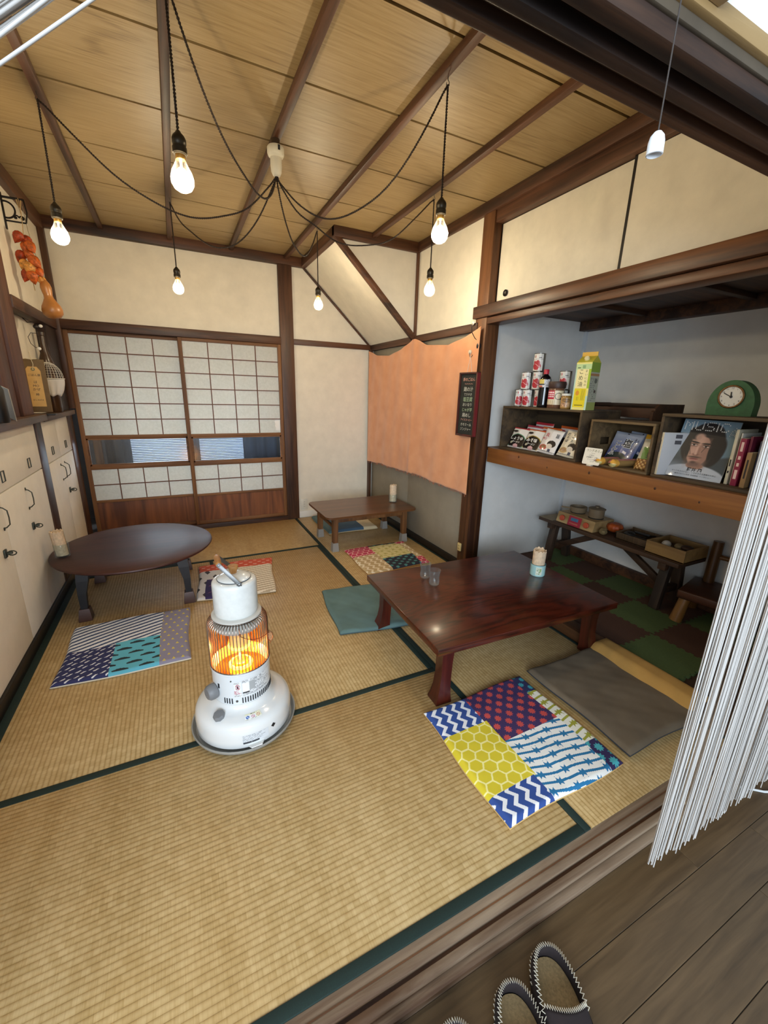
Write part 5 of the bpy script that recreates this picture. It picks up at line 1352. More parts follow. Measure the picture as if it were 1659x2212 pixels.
TOP1 = ZS+0.302
TIN = mat('bare_tin', '#9b9892', 0.25, 0.9)
PRT = painted('printed_label', 0.45, coat=0.15)
def flag(C, u, v, u0, u1, v0, v1, cs):
    w = (u1-u0)/3
    for k, c in enumerate(cs): paste(C, (u >= u0+k*w) & (u < u0+(k+1)*w) & (v >= v0) & (v < v1), rep(c, len(u)))
def colcan(u, v):
    C = rep('#dfddd8', len(u))
    flag(C, u, v, 0.08, 0.30, 0.78, 0.92, ('#4d6a55', '#dfddd8', '#b3343c'))
    paste(C, (u > 0.58) & (u < 0.86) & (v > 0.80) & (v < 0.92), rep('#c9c7c2', len(u))); paste(C, (u > 0.58) & (u < 0.86) & (v > 0.76) & (v < 0.80), rep('#3a3a3e', len(u)))
    paste(C, (v > 0.66) & (v < 0.70) & ((u*22 % 1) > 0.4), rep('#8d8b90', len(u)))
    d = np.hypot((u-0.42)/0.40, (v-0.26)/0.22); d2 = np.hypot((u-0.5)/0.22, (v-0.46)/0.17); d3 = np.hypot((u-0.2)/0.10, (v-0.45)/0.16)
    paste(C, (d < 1) | (d2 < 1) | (d3 < 1), rep('#b02a34', len(u)))
    paste(C, ((np.abs(v-0.33-0.08*np.sin(u*7)) < 0.016) & (d < 0.9)), rep('#dfb6b4', len(u)))
    paste(C, (np.hypot((u-0.72)/0.12, (v-0.12)/0.08) < 1), rep('#cfc9bd', len(u)))
    return C
def tin_can(label, y, z, x=1.17, turn=0.0):
    t = thing('tomato_tin', label, 'tin can', (x, y, z), turn, 'tomato tins stacked on the dark crate')
    r = 0.0375
    MB().lathe([(0.0, 0.002), (r-0.002, 0.0), (r+0.0008, 0.001), (r+0.0008, 0.003), (r, 0.004), (r, 0.111), (r+0.0008, 0.112), (r+0.0008, 0.114), (r-0.002, 0.1145), (r-0.004, 0.112), (0, 0.112)], 36).build('tin_body', TIN, t)
    canvas('paper_label', cyl(155, 262, 0.005, 0.110, r+0.0004), colcan, 40, 48, PRT, t)
    return t
dz = 0.1152
tin_can('tomato tin in the bottom row of the stack, leftmost, half turned away', -1.972, TOP1, turn=0.55)
tin_can('tomato tin in the bottom row of the stack, second from the left', -2.058, TOP1)
tin_can('tomato tin in the bottom row of the stack, right behind the dark sauce bottle', -2.170, TOP1, turn=-0.35)
tin_can('tomato tin in the second row of the stack, left one', -2.030, TOP1+dz)
tin_can('tomato tin in the second row of the stack, right one', -2.134, TOP1+dz)
tin_can('tomato tin crowning the top of the stack', -2.125, TOP1+2*dz)
tin_can('tomato tin behind the brown-lidded jar, raised on an added tin', -2.318, TOP1+dz, 1.215)
tin_can('added tomato tin hidden under the raised one behind the brown-lidded jar', -2.318, TOP1, 1.215)  # tin added beneath as support for the raised one
t = thing('sauce_bottle', 'dark soy sauce bottle with a red cap beside the tomato tins', 'bottle', (1.115, -2.250, TOP1))
MB().lathe([(0.0, 0.0), (0.032, 0.0), (0.0355, 0.004), (0.0365, 0.02), (0.0365, 0.10), (0.034, 0.125), (0.036, 0.14), (0.036, 0.175), (0.031, 0.19), (0.018, 0.202), (0.014, 0.207), (0.014, 0.214), (0, 0.214)], 36).build('bottle_body', mat('dark_soy_bottle', '#0b0a0d', 0.12, coat=0.6), t)
MB().lathe([(0.0, 0.238), (0.0145, 0.238), (0.0165, 0.235), (0.0165, 0.209), (0.0, 0.209)], 28, wob=None).build('cap', mat('red_bottle_cap', '#b0283c', 0.4), t)
def colsl(u, v):
    C = rep('#d3d3d6', len(u)); paste(C, (u < 0.5) & (v > 0.45), rep('#d8c56a', len(u))); paste(C, (u < 0.55) & (v < 0.45) & (v > 0.28), rep('#2b2a35', len(u))); paste(C, (u > 0.55), printlines(u, v, '#c9c9cc', '#6c6c74', 8, 20, 31)); paste(C, (u < 0.4) & (v < 0.2), rep('#c06a5a', len(u))); return C
canvas('paper_label', cyl(150, 275, 0.128, 0.176, 0.0366), colsl, 40, 18, PRT, t)
t = thing('brown_lidded_jar', 'glass jar with wide dark brown lid and red label on the dark crate', 'jar', (1.125, -2.343, TOP1))
MB().lathe([(0.0, 0.0), (0.045, 0.0), (0.048, 0.005), (0.048, 0.115), (0.045, 0.122), (0.0, 0.122)], 36).build('glass_body', mat('jar_of_brown_granules', '#6b4a38', 0.2, coat=0.5), t)
MB().lathe([(0.0, 0.122), (0.050, 0.122), (0.052, 0.126), (0.052, 0.158), (0.050, 0.162), (0.0, 0.162)], 36).build('lid', mat('dark_brown_lid', '#3a2622', 0.5), t)
def coljar(u, v):
    C = rep('#d8cdb0', len(u)); paste(C, (u < 0.5) & (v > 0.38), rep('#b3253f', len(u)))
    for k in range(3): paste(C, (u > 0.06+0.02*k) & (u < 0.46) & (np.abs(v-0.86+0.15*k) < 0.045) & ((u*18 % 1) > 0.2), rep('#f0dada', len(u)))
    paste(C, (np.hypot((u-0.72)/0.2, (v-0.6)/0.25) < 1) & (np.hypot((u-0.72)/0.15, (v-0.6)/0.19) > 1), rep('#7d7462', len(u))); paste(C, (np.abs((u-0.9)-(v-0.55)*0.4) < 0.05) & (np.abs(v-0.55) < 0.2), rep('#2f2a26', len(u)))
    paste(C, (v < 0.3) & (u < 0.6) & ((u*9 % 1) > 0.75), rep('#b09a78', len(u))); return C
canvas('paper_label', cyl(140, 280, 0.022, 0.108, 0.0484), coljar, 60, 36, PRT, t)
t = thing('small_spice_jar', 'small glass jar with a white lid between the brown-lidded jar and the yellow carton', 'jar', (1.10, -2.448, TOP1))
MB().lathe([(0.0, 0.0), (0.029, 0.0), (0.0315, 0.004), (0.0315, 0.068), (0.028, 0.078), (0, 0.078)], 30).build('glass_body', mat('jar_of_ochre_spice', '#8f6a36', 0.2, coat=0.5), t)
MB().lathe([(0.0, 0.078), (0.0305, 0.078), (0.0315, 0.081), (0.0305, 0.090), (0.0, 0.0915)], 30).build('lid', mat('white_jar_lid', '#dcdad2', 0.4), t)
def colsp(u, v):
    C = rep('#b38a52', len(u)); paste(C, (np.hypot((u-0.5)/0.35, (v-0.75)/0.2) < 1) & ((v*14 % 1) > 0.4), rep('#4a3626', len(u))); paste(C, (u > 0.1) & (u < 0.85) & (v > 0.12) & (v < 0.52), printlines(u, v, '#c9a27e', '#6a4a36', 7, 14, 41)); return C
canvas('paper_label', cyl(150, 285, 0.008, 0.066, 0.0318), colsp, 36, 24, PRT, t)
# yellow rice oil carton
t = thing('oil_carton', 'tall yellow and green gable-top rice oil carton at the right end of the dark crate', 'carton', (1.105, -2.566, TOP1), 0.16)
w, d, hc = 0.046, 0.046, 0.262
YEL = mat('yellow_carton_board', '#dfc850', 0.45); GRN = mat('green_carton_board', '#8aa838', 0.45); GRY = mat('grey_printed_side', '#a2a48c', 0.5)
MB().box((-d, -w, 0), (d, w, hc)).build('carton_body', GRN, t)
gm = MB().prism([(-d, -w, hc), (d, -w, hc), (0.002, -w, hc+0.036), (-0.002, -w, hc+0.036)], (0, 2*w, 0)); gm.build('gable', mat('yellow_green_gable', '#b9b23e', 0.45), t)
MB().box((-0.002, -w, hc+0.034), (0.002, w, hc+0.058), 0.0005).build('top_fin', mat('golden_fin', '#d3a843', 0.45), t)
MB().lathe([(0.0, 0.014), (0.012, 0.014), (0.0135, 0.011), (0.0135, 0.0), (0.0, 0.0)], 22, M=Matrix.Translation((-0.024, 0.0, hc+0.018)) @ Matrix.Rotation(-0.9, 4, 'Y')).build('screw_cap', mat('ivory_cap', '#e3d9a8', 0.4), t)
def colct(u, v):
    C = rep('#e8dd84', len(u))
    paste(C, (v > 0.86) & (v < 0.965), rep('#b9d49b', len(u)))
    paste(C, (u > 0.85) & (v < 0.86) & (v > 0.46), rep('#9db92c', len(u))); paste(C, (u < 0.08) & (v < 0.86), rep('#b8d6c4', len(u)))
    paste(C, (u > 0.08) & (u < 0.85) & (v > 0.46) & (v < 0.86), rep('#efe3a6', len(u)))
    paste(C, (u > 0.10) & (u < 0.86) & (v > 0.06) & (v < 0.455), rep('#e2cf1e', len(u)))
    paste(C, (np.hypot((u-0.3)/0.12, (v-0.36)/0.055) < 1), rep('#d9952c', len(u)))
    paste(C, (u > 0.55) & (u < 0.80) & (v > 0.2) & (v < 0.44) & ((u*16 % 1) > 0.45) & ((v*40 % 1) > 0.25), rep('#8a7f20', len(u)))
    paste(C, (u < 0.42) & (u > 0.25) & (v > 0.2) & (v < 0.28) & ((u*16 % 1) > 0.5), rep('#a5981e', len(u)))
    paste(C, (u > 0.2) & (u < 0.75) & (np.abs(v-0.1) < 0.012), rep('#5f5a20', len(u))); paste(C, (u > 0.86) & (v < 0.3), rep('#b8d6c4', len(u)))
    paste(C, (np.abs(u-0.52) < 0.1) & (np.abs(v-0.91) < 0.035), rep('#86a877', len(u))); paste(C, (u > 0.1) & (u < 0.3) & (np.abs(v-0.895) < 0.008), rep('#3a3a30', len(u)))
    return C
canvas('front_print', lambda u, v: np.stack([np.full_like(u, -d-0.0004), w-2*w*u, hc*v], 1), colct, 60, 120, PRT, t, smooth=False)
Mf = lambda y, z: frame((-d-0.0008, y, z), (0, -1, 0), (0, 0, 1))
for k, ch in enumerate('まいにちの'): text('lettering', ch, INKB, t, Mf(-0.020, 0.214-0.019*k), 0.015)
for k, ch in enumerate('こめ油'): text('lettering', ch, INKB, t, Mf(0.010, 0.210-0.034*k), 0.030)
def colcs(u, v):
    C = rep('#a9ab98', len(u)); paste(C, v > 0.80, rep('#7f9c34', len(u))); paste(C, (v > 0.72) & (v < 0.77), rep('#a5764f', len(u)))
    C2 = printlines(u, v, '#a9ab98', '#6e7066', 26, 20, 51, 0.5); paste(C, (v < 0.7) & (v > 0.2) & (u > 0.1) & (u < 0.9), C2)
    paste(C, (np.hypot((u-0.7)/0.16, (v-0.62)/0.05) < 1), rep('#5e6258', len(u))); paste(C, (np.hypot((u-0.72)/0.1, (v-0.40)/0.035) < 1), rep('#4a3a36', len(u)))
    paste(C, v < 0.17, rep('#9aa35a', len(u))); return C
canvas('side_print', lambda u, v: np.stack([-d+2*d*u, np.full_like(u, -w-0.0004), hc*v], 1), colcs, 40, 100, PRT, t, smooth=False)

# packets (pillow bags)
BAGM = painted('glossy_packet_film', 0.25, coat=0.4)
BACKF = mat('packet_back_film', '#c9c6c0', 0.35)
def packet(name, label, cat, origin, wd, ht, th, col, yaw=0.0, lean=0.3, roll=0.0, group=None, letters=(), outline=False):
    """origin: middle of the lower edge; the packet faces -x (the room), leaning back by `lean`"""
    t = thing(name, label, cat, origin, 0, group)
    n_ = Vector((-math.cos(yaw), -math.sin(yaw), 0)); right = Vector((-math.sin(yaw)*-1, -math.cos(yaw), 0))
    up = (Vector((0, 0, 1))*math.cos(lean)-n_*math.sin(lean)); right = right*math.cos(roll)+up*math.sin(roll)
    M = frame((0, 0, 0), right, up)
    Mn = np.array(M)
    def bulge(u, v):
        e = np.clip(np.minimum(v, 1-v)/0.10, 0, 1); s = np.clip(np.minimum(u, 1-u)/0.5, 0, 1)
        return th*(e**0.6)*(s**0.55)*(1+0.12*np.sin(u*9+v*5)*np.sin(v*11))
    def pts(u, v, sgn):
        k = 1-0.05*np.sin(PI*v)
        L = np.stack([(u-0.5)*wd*k, v*ht, sgn*bulge(u, v)*0.5+0.0006*sgn, np.ones_like(u)], 1)
        return (L @ Mn.T)[:, :3]
    canvas('front_film', lambda u, v: pts(u, v, 1), col, 64, 72, BAGM, t)
    MB().grid(lambda a, b: tuple(pts(np.array([a]), np.array([b]), -1)[0]), 16, 16).build('back_film', BACKF, t, ang=180)
    for s_, x, y, sz, m in letters:
        z = float(bulge(np.array([x/wd+0.5]), np.array([y/ht]))[0])*0.5+0.003
        if outline: text('lettering_outline', s_, INKW, t, M @ Matrix.Translation((x, y, z)), sz, bold=sz*0.055)
        text('lettering', s_, m, t, M @ Matrix.Translation((x, y, z+0.0008)), sz, bold=sz*0.012)
    return t
ZB = ZS+0.0145
def ramen(c1, c2):
    def f(u, v):
        C = rep('#d9d6cf', len(u)); paste(C, v > 0.93, rep(c2, len(u)))
        d = np.hypot((u-0.5)/0.55, (v-0.30)/0.36); paste(C, d < 1.06, rep(c1, len(u))); paste(C, d < 0.97, rep('#1b1614', len(u)))
        paste(C, v < 0.05, rep('#cfc9c0', len(u))); paste(C, (np.hypot((u-0.55)/0.16, (v-0.10)/0.09) < 1), rep('#caa0a0', len(u))); paste(C, (np.hypot((u-0.2)/0.08, (v-0.24)/0.06) < 1), rep('#b9b49a', len(u)))
        paste(C, (np.hypot((u-0.2)/0.2, (v-0.80)/0.05) < 1), rep('#2a2320', len(u))); return C
    return f
def yaki(c, ink):
    def f(u, v):
        C = rep(c, len(u)); paste(C, v > 0.94, rep('#d2cfc8', len(u))); paste(C, (np.hypot((u-0.3)/0.24, (v-0.22)/0.11) < 1), rep(ink, len(u))); paste(C, (np.hypot((u-0.3)/0.15, (v-0.24)/0.06) < 1), rep('#8a6a4a', len(u)))
        paste(C, (v < 0.1) & (v > 0.05) & ((u*24 % 1) > 0.4), rep('#77746e', len(u))); paste(C, (np.hypot((u-0.68)/0.22, (v-0.40)/0.14) < 1), rep('#24201f', len(u)))
        paste(C, (np.hypot((u-0.62)/0.15, (v-0.30)/0.10) < 1), rep('#cfc4b4', len(u))); paste(C, (np.abs(u-0.7) < 0.07) & (np.abs(v-0.14) < 0.05), rep('#394055', len(u))); return C
    return f
def redtop(c):
    def f(u, v):
        C = rep('#cfcdd0', len(u)); paste(C, v > 0.90, rep(c, len(u))); paste(C, (np.hypot((u-0.16)/0.13, (v-0.80)/0.05) < 1), rep('#a84a55', len(u))); paste(C, v < 0.55, rep('#2a2220', len(u))); return C
    return f
GN = 'noodle packets in the dark crate'
packet('noodle_packet', 'noodle packet with a green-edged black bowl print, leftmost in the dark crate', 'food packet', (1.105, -2.050, ZB), 0.135, 0.150, 0.030, ramen('#4c8a6a', '#b0343c'), 0.12, 0.42, -0.05, GN, (('しょうゆ', 0.0, 0.066, 0.028, INKW), ('ラーメン', 0.005, 0.040, 0.017, INKW)))
packet('noodle_packet', 'noodle packet with a gold-edged black bowl print, second from the left in the dark crate', 'food packet', (1.10, -2.198, ZB), 0.135, 0.150, 0.030, ramen('#a08a34', '#c25a2c'), 0.10, 0.42, -0.05, GN, (('みそ味', 0.0, 0.066, 0.030, INKW), ('ラーメン', 0.005, 0.040, 0.017, INKW)))
packet('noodle_packet', 'white noodle packet with red lettering, third from the left in the dark crate', 'food packet', (1.09, -2.345, ZB), 0.145, 0.165, 0.034, yaki('#dcd9d6', '#b5564a'), 0.05, 0.40, -0.10, GN, (('炎', -0.030, 0.118, 0.030, INKR), ('辛口', -0.045, 0.092, 0.016, INKR), ('旨', 0.045, 0.122, 0.030, INKB)))
packet('noodle_packet', 'cream fried-noodle packet against the right side of the dark crate', 'food packet', (1.085, -2.510, ZB), 0.130, 0.168, 0.034, yaki('#d6cdb6', '#a88a5a'), 0.10, 0.40, -0.12, GN, tuple([(c_, -0.034, 0.138-0.021*k, 0.020, INKB) for k, c_ in enumerate('焼そば')] + [(c_, 0.006, 0.143-0.022*k, 0.020, INKB) for k, c_ in enumerate('ソース')]))
packet('noodle_packet', 'red-topped noodle packet standing at the back of the dark crate, behind the others', 'food packet', (1.26, -2.130, ZB), 0.150, 0.182, 0.026, redtop('#b0343c'), 0.1, 0.16, -0.04, GN)
packet('noodle_packet', 'red-topped noodle packet just behind the leftmost noodle packet', 'food packet', (1.185, -2.105, ZB), 0.140, 0.165, 0.026, redtop('#a8404a'), 0.1, 0.30, -0.04, GN)
packet('noodle_packet', 'orange-topped noodle packet behind the gold-edged one', 'food packet', (1.175, -2.265, ZB), 0.150, 0.165, 0.026, redtop('#c9622e'), 0.1, 0.30, -0.04, GN)
packet('noodle_packet', 'orange-topped noodle packet at the back, behind the white packet', 'food packet', (1.265, -2.355, ZB), 0.160, 0.172, 0.026, redtop('#c25c2c'), 0.1, 0.18, -0.04, GN)
ZB2 = ZS+0.0125
def colblue(u, v):
    t_ = np.clip((v-0.15)/0.75, 0, 1)
    C = mix(rep('#232f6e', len(u)), hx('#b4bccb'), t_**0.9); paste(C, v > 0.90, rep('#aab4c6', len(u)))
    paste(C, (np.hypot((u-0.46)/0.42, (v-0.10)/0.26) < 1), rep('#23302f', len(u))); paste(C, (np.hypot((u-0.5)/0.03, (v-0.945)/0.02) < 1), rep('#15161c', len(u)))
    paste(C, (u > 0.60) & (u < 0.74) & (np.abs(v-0.38+0.3*(u-0.67)) < 0.035), rep('#e6e0e0', len(u))); paste(C, (u > 0.82) & (u < 0.86) & (v > 0.45) & (v < 0.85) & ((v*40 % 1) > 0.4), rep('#33384d', len(u))); paste(C, (u > 0.90) & (u < 0.93) & (v > 0.48) & (v < 0.82) & ((v*44 % 1) > 0.4), rep('#4a4f62', len(u)))
    return C
pouch_letters = [('塩', 0.022, 0.120, 0.054, INKB)] + [(c_, -0.030+(-0.008*k), 0.118-0.030*k, 0.034, INKB) for k, c_ in enumerate('こんぶ')]
packet('kelp_pouch', 'silver and navy salted kelp pouch with big black lettering in the small crate', 'food packet', (1.16, -2.792, ZB2), 0.165, 0.19, 0.03, colblue, 0.05, 0.42, -0.08, 'pouches in the small crate', tuple(pouch_letters), True)
packet('kelp_pouch', 'second navy kelp pouch mostly hidden behind the first one in the small crate', 'food packet', (1.205, -2.850, ZB2), 0.150, 0.190, 0.024, colblue, 0.05, 0.36, -0.08, 'pouches in the small crate')
def colgreen(u, v):
    C = rep('#c4c4b2', len(u)); paste(C, v > 0.86, rep('#d6a834', len(u))); paste(C, (v < 0.62) & (u > 0.15+0.2*(0.62-v)), rep('#5f8a3a', len(u))); paste(C, v < 0.22, rep('#8a6a3a', len(u))); return C
packet('green_pouch', 'gold-topped clear pouch with a green label at the right side of the small crate', 'food packet', (1.16, -2.955, ZB2), 0.105, 0.185, 0.03, colgreen, 0.05, 0.32, -0.05, 'pouches in the small crate', (('豆', 0.01, 0.07, 0.03, INKB),))
gb = packet('biscuit_bag', 'small clear bag of brown biscuits with a gold tie in front of the green pouch', 'food packet', (1.115, -2.968, ZB2), 0.07, 0.06, 0.035, lambda u, v: mix(rep('#8a5f34', len(u)), hx('#c9a466'), ((np.sin(u*21)*np.sin(v*17)) > 0.1).astype(float)), 0.0, 0.35, 0.0)
def colstick(u, v):
    C = mix(rep('#9a7a4a', len(u)), hx('#b06f66'), (u < 0.35).astype(float)); paste(C, (v > 0.02) & (v < 0.22) & (u > 0.25), rep('#e0a94a', len(u))); paste(C, (v < 0.12) & (u > 0.5), rep('#d9cf8a', len(u))); return C
def stick(label, loc, ang):
    t = thing('wrapped_cake_bar', label, 'snack bar', loc, ang, 'wrapped bars in front of the small crate')
    def fm(u, v):
        a = 2*PI*u; e = np.clip(np.minimum(v, 1-v)/0.10, 0.12, 1)
        return np.stack([0.21*(v-0.5), 0.027*np.cos(a)*np.sqrt(e), 0.020+0.019*np.sin(a)*e*(1-0.15*np.cos(2*a))], 1)
    canvas('wrapper', fm, colstick, 40, 40, BAGM, t)
stick('brown and yellow wrapped cake bar on the shelf edge, the one nearer the white card', (1.130, -2.790, ZB2), -0.28)
stick('pink and yellow wrapped cake bar on the shelf edge, right of the other bar', (1.130, -2.868, ZB2), -0.18)
# price card
t = thing('price_card', 'small white handwritten card in a clip stand at the shelf edge before the small crate', 'card', (1.03, -2.735, ZS), 0.0)
Mc = frame((0, 0, 0.006), (0.12, -1, 0.0), (0.18, 0, 1))
cp = []
for cx, cy, a0 in ((0.044, 0.088, 0), (-0.044, 0.088, PI/2), (-0.044, 0.008, PI), (0.044, 0.008, 1.5*PI)):
    for k in range(5): cp.append((cx+0.007*math.cos(a0+k*PI/8), cy+0.007*math.sin(a0+k*PI/8)))
MB().prism([tuple(Mc @ Vector((a, b, 0))) for a, b in cp], Mc.to_3x3() @ Vector((0, 0, 0.0012))).build('card_face', mat('ivory_card', '#ebe6d6', 0.7), t)
OLI = mat('olive_ink', '#77734a', 0.8)
for s_, x, y, sz, m in (('ランチあるよ', 0.006, 0.079, 0.016, OLI), ('～～', 0.002, 0.064, 0.012, INKB), ('ごはん', -0.004, 0.053, 0.011, INKB), ('お味噌汁・小鉢', 0.0, 0.041, 0.0095, INKB), ('ドリンク付き', 0.004, 0.029, 0.0095, INKB), ('どうぞ', 0.006, 0.018, 0.008, INKB)):
    text('handwriting', s_, m, t, Mc @ Matrix.Translation((x, y, 0.0016)), sz, shear=0.15)
MB().box((-0.012, -0.012, 0.0), (0.012, 0.016, 0.008), 0.002).build('clip_stand', mat('ivory_clip', '#e2ddc8', 0.5), t)

# clock
t = thing('green_mantel_clock', 'green painted arched wooden clock with a white dial on top of the right crate', 'clock', (1.235, -3.255, ZS+0.308), 0.06)
GP = mat('green_painted_wood', '#33603a', 0.6, var=0.12, nscale=50)
arch = [(-0.088, 0.0), (0.088, 0.0)] + [(0.090*math.cos(a), 0.045+0.11*math.sin(a)) for a in np.linspace(0.0, PI, 26)]
MB().prism([(-0.028, -a, b) for a, b in arch], (0.062, 0, 0)).build('case', GP, t)
Mk = frame((-0.0285, 0.0, 0.083), (0, -1, 0), (0, 0, 1))
MB().lathe([(0.0, 0.0), (0.047, 0.0), (0.047, 0.003), (0, 0.003)], 40, M=Mk).build('dial', mat('ivory_dial', '#dedbd0', 0.5), t)
torus(MB(), 0.047, 0.004, 0.003, n=40).build('bezel', mat('rust_brass_bezel', '#7d5a34', 0.45, 0.6, var=0.3, nscale=80), t).data.transform(Mk)
for k in range(12):
    a = math.radians(90-30*(k+1)); text('numeral', str(k+1), INKB, t, Mk @ Matrix.Translation((0.037*math.cos(a), 0.037*math.sin(a), 0.0036)), 0.011)
hd = MB()
for ang, L, w in ((90+5, 0.021, 0.0024), (90+62, 0.033, 0.0017)):
    hd.box((-0.006, -w, 0.0042), (L, w, 0.0052), M=Mk @ Matrix.Rotation(math.radians(ang), 4, 'Z'))
hd.lathe([(0.0055, 0.004), (0.005, 0.0065), (0, 0.007)], 16, M=Mk); hd.build('hands', INKB, t)

# books and magazine
ZB3 = ZS+0.0145
def book(label, x, y, thick, hgt, dep, c, yaw=0.0, page=False, marks=None, lean=0.0):
    t = thing('book', label, 'book', (x, y, ZB3), yaw, 'books in the right crate')
    M = Matrix.Rotation(lean, 4, 'X')
    MB().box((0.0, -thick/2, 0), (dep, thick/2, hgt), 0.0012, M=M).build('cover', mat('book_cover', c, 0.55, var=0.05), t)
    MB().box((0.004, -thick/2+0.002, 0.002), (dep+0.0006, thick/2-0.002, hgt+0.0006), M=M).build('pages', mat('book_pages', '#d8cfb4', 0.8), t)
    if marks:
        ik = mat('spine_ink', '#2e2a2a' if c not in ('#8a2440', '#6f2036') else '#e2c3b8', 0.6)
        for z0, z1, w in marks: MB().box((-0.0006, -w/2, z0), (0.0004, w/2, z1), M=M).build('spine_print', ik, t)
    return t
t = thing('book', 'thick white-spined book turned sideways at the left of the right crate', 'book', (1.062, -3.078, ZB3), -0.52, 'books in the right crate')
MB().box((0.0, -0.015, 0), (0.19, 0.015, 0.205), 0.001).build('cover', mat('white_grey_cover', '#b9bcc0', 0.5), t)
MB().box((-0.0012, -0.0155, 0.0), (0.0006, 0.0155, 0.2055), 0.0005).build('spine', mat('ivory_spine', '#d8d2bc', 0.6), t)
GPR = mat('grey_print', '#4a4a50', 0.6)
for z in (0.150, 0.178): MB().box((0.055, -0.0163, z), (0.085, -0.0148, z+0.018)).build('printed_code', GPR, t)
MB().box((-0.0018, -0.002, 0.11), (-0.0005, 0.002, 0.17)).build('spine_print', GPR, t)
book('thin ivory book standing beside the magazine in the right crate', 1.125, -3.352, 0.012, 0.240, 0.16, '#c9c2a8', 0, marks=((0.05, 0.06, 0.006), (0.08, 0.11, 0.005)))
book('thin white pamphlet between the ivory book and the dark red book', 1.135, -3.366, 0.006, 0.225, 0.16, '#d6d2c6', 0)
book('dark red thick paperback with pink marks on its spine, in the right crate', 1.115, -3.385, 0.022, 0.205, 0.16, '#8a2440', 0, marks=((0.03, 0.07, 0.011), (0.085, 0.10, 0.009), (0.115, 0.13, 0.009), (0.15, 0.19, 0.009)))
book('narrow maroon book right of the dark red paperback', 1.13, -3.4055, 0.010, 0.215, 0.16, '#6f2036', 0, marks=((0.05, 0.12, 0.004),))
book('short tan book right of the maroon one, partly behind the strings', 1.10, -3.424, 0.018, 0.150, 0.16, '#9c7a50', 0, marks=((0.04, 0.12, 0.006),))
book('dark blue book behind the hanging strings at the right of the crate', 1.13, -3.448, 0.020, 0.200, 0.16, '#38405a', 0)
t = thing('magazine', 'blue-grey magazine with a long-haired man on its cover, leaning in the right crate', 'magazine', (1.105, -3.225, ZB3+0.001), 0)
Mg = frame((0, 0, 0), (0.16, -1, -0.02), (0.33, -0.02, 1)); Mgn = np.array(Mg); mw_, mh_ = 0.222, 0.280
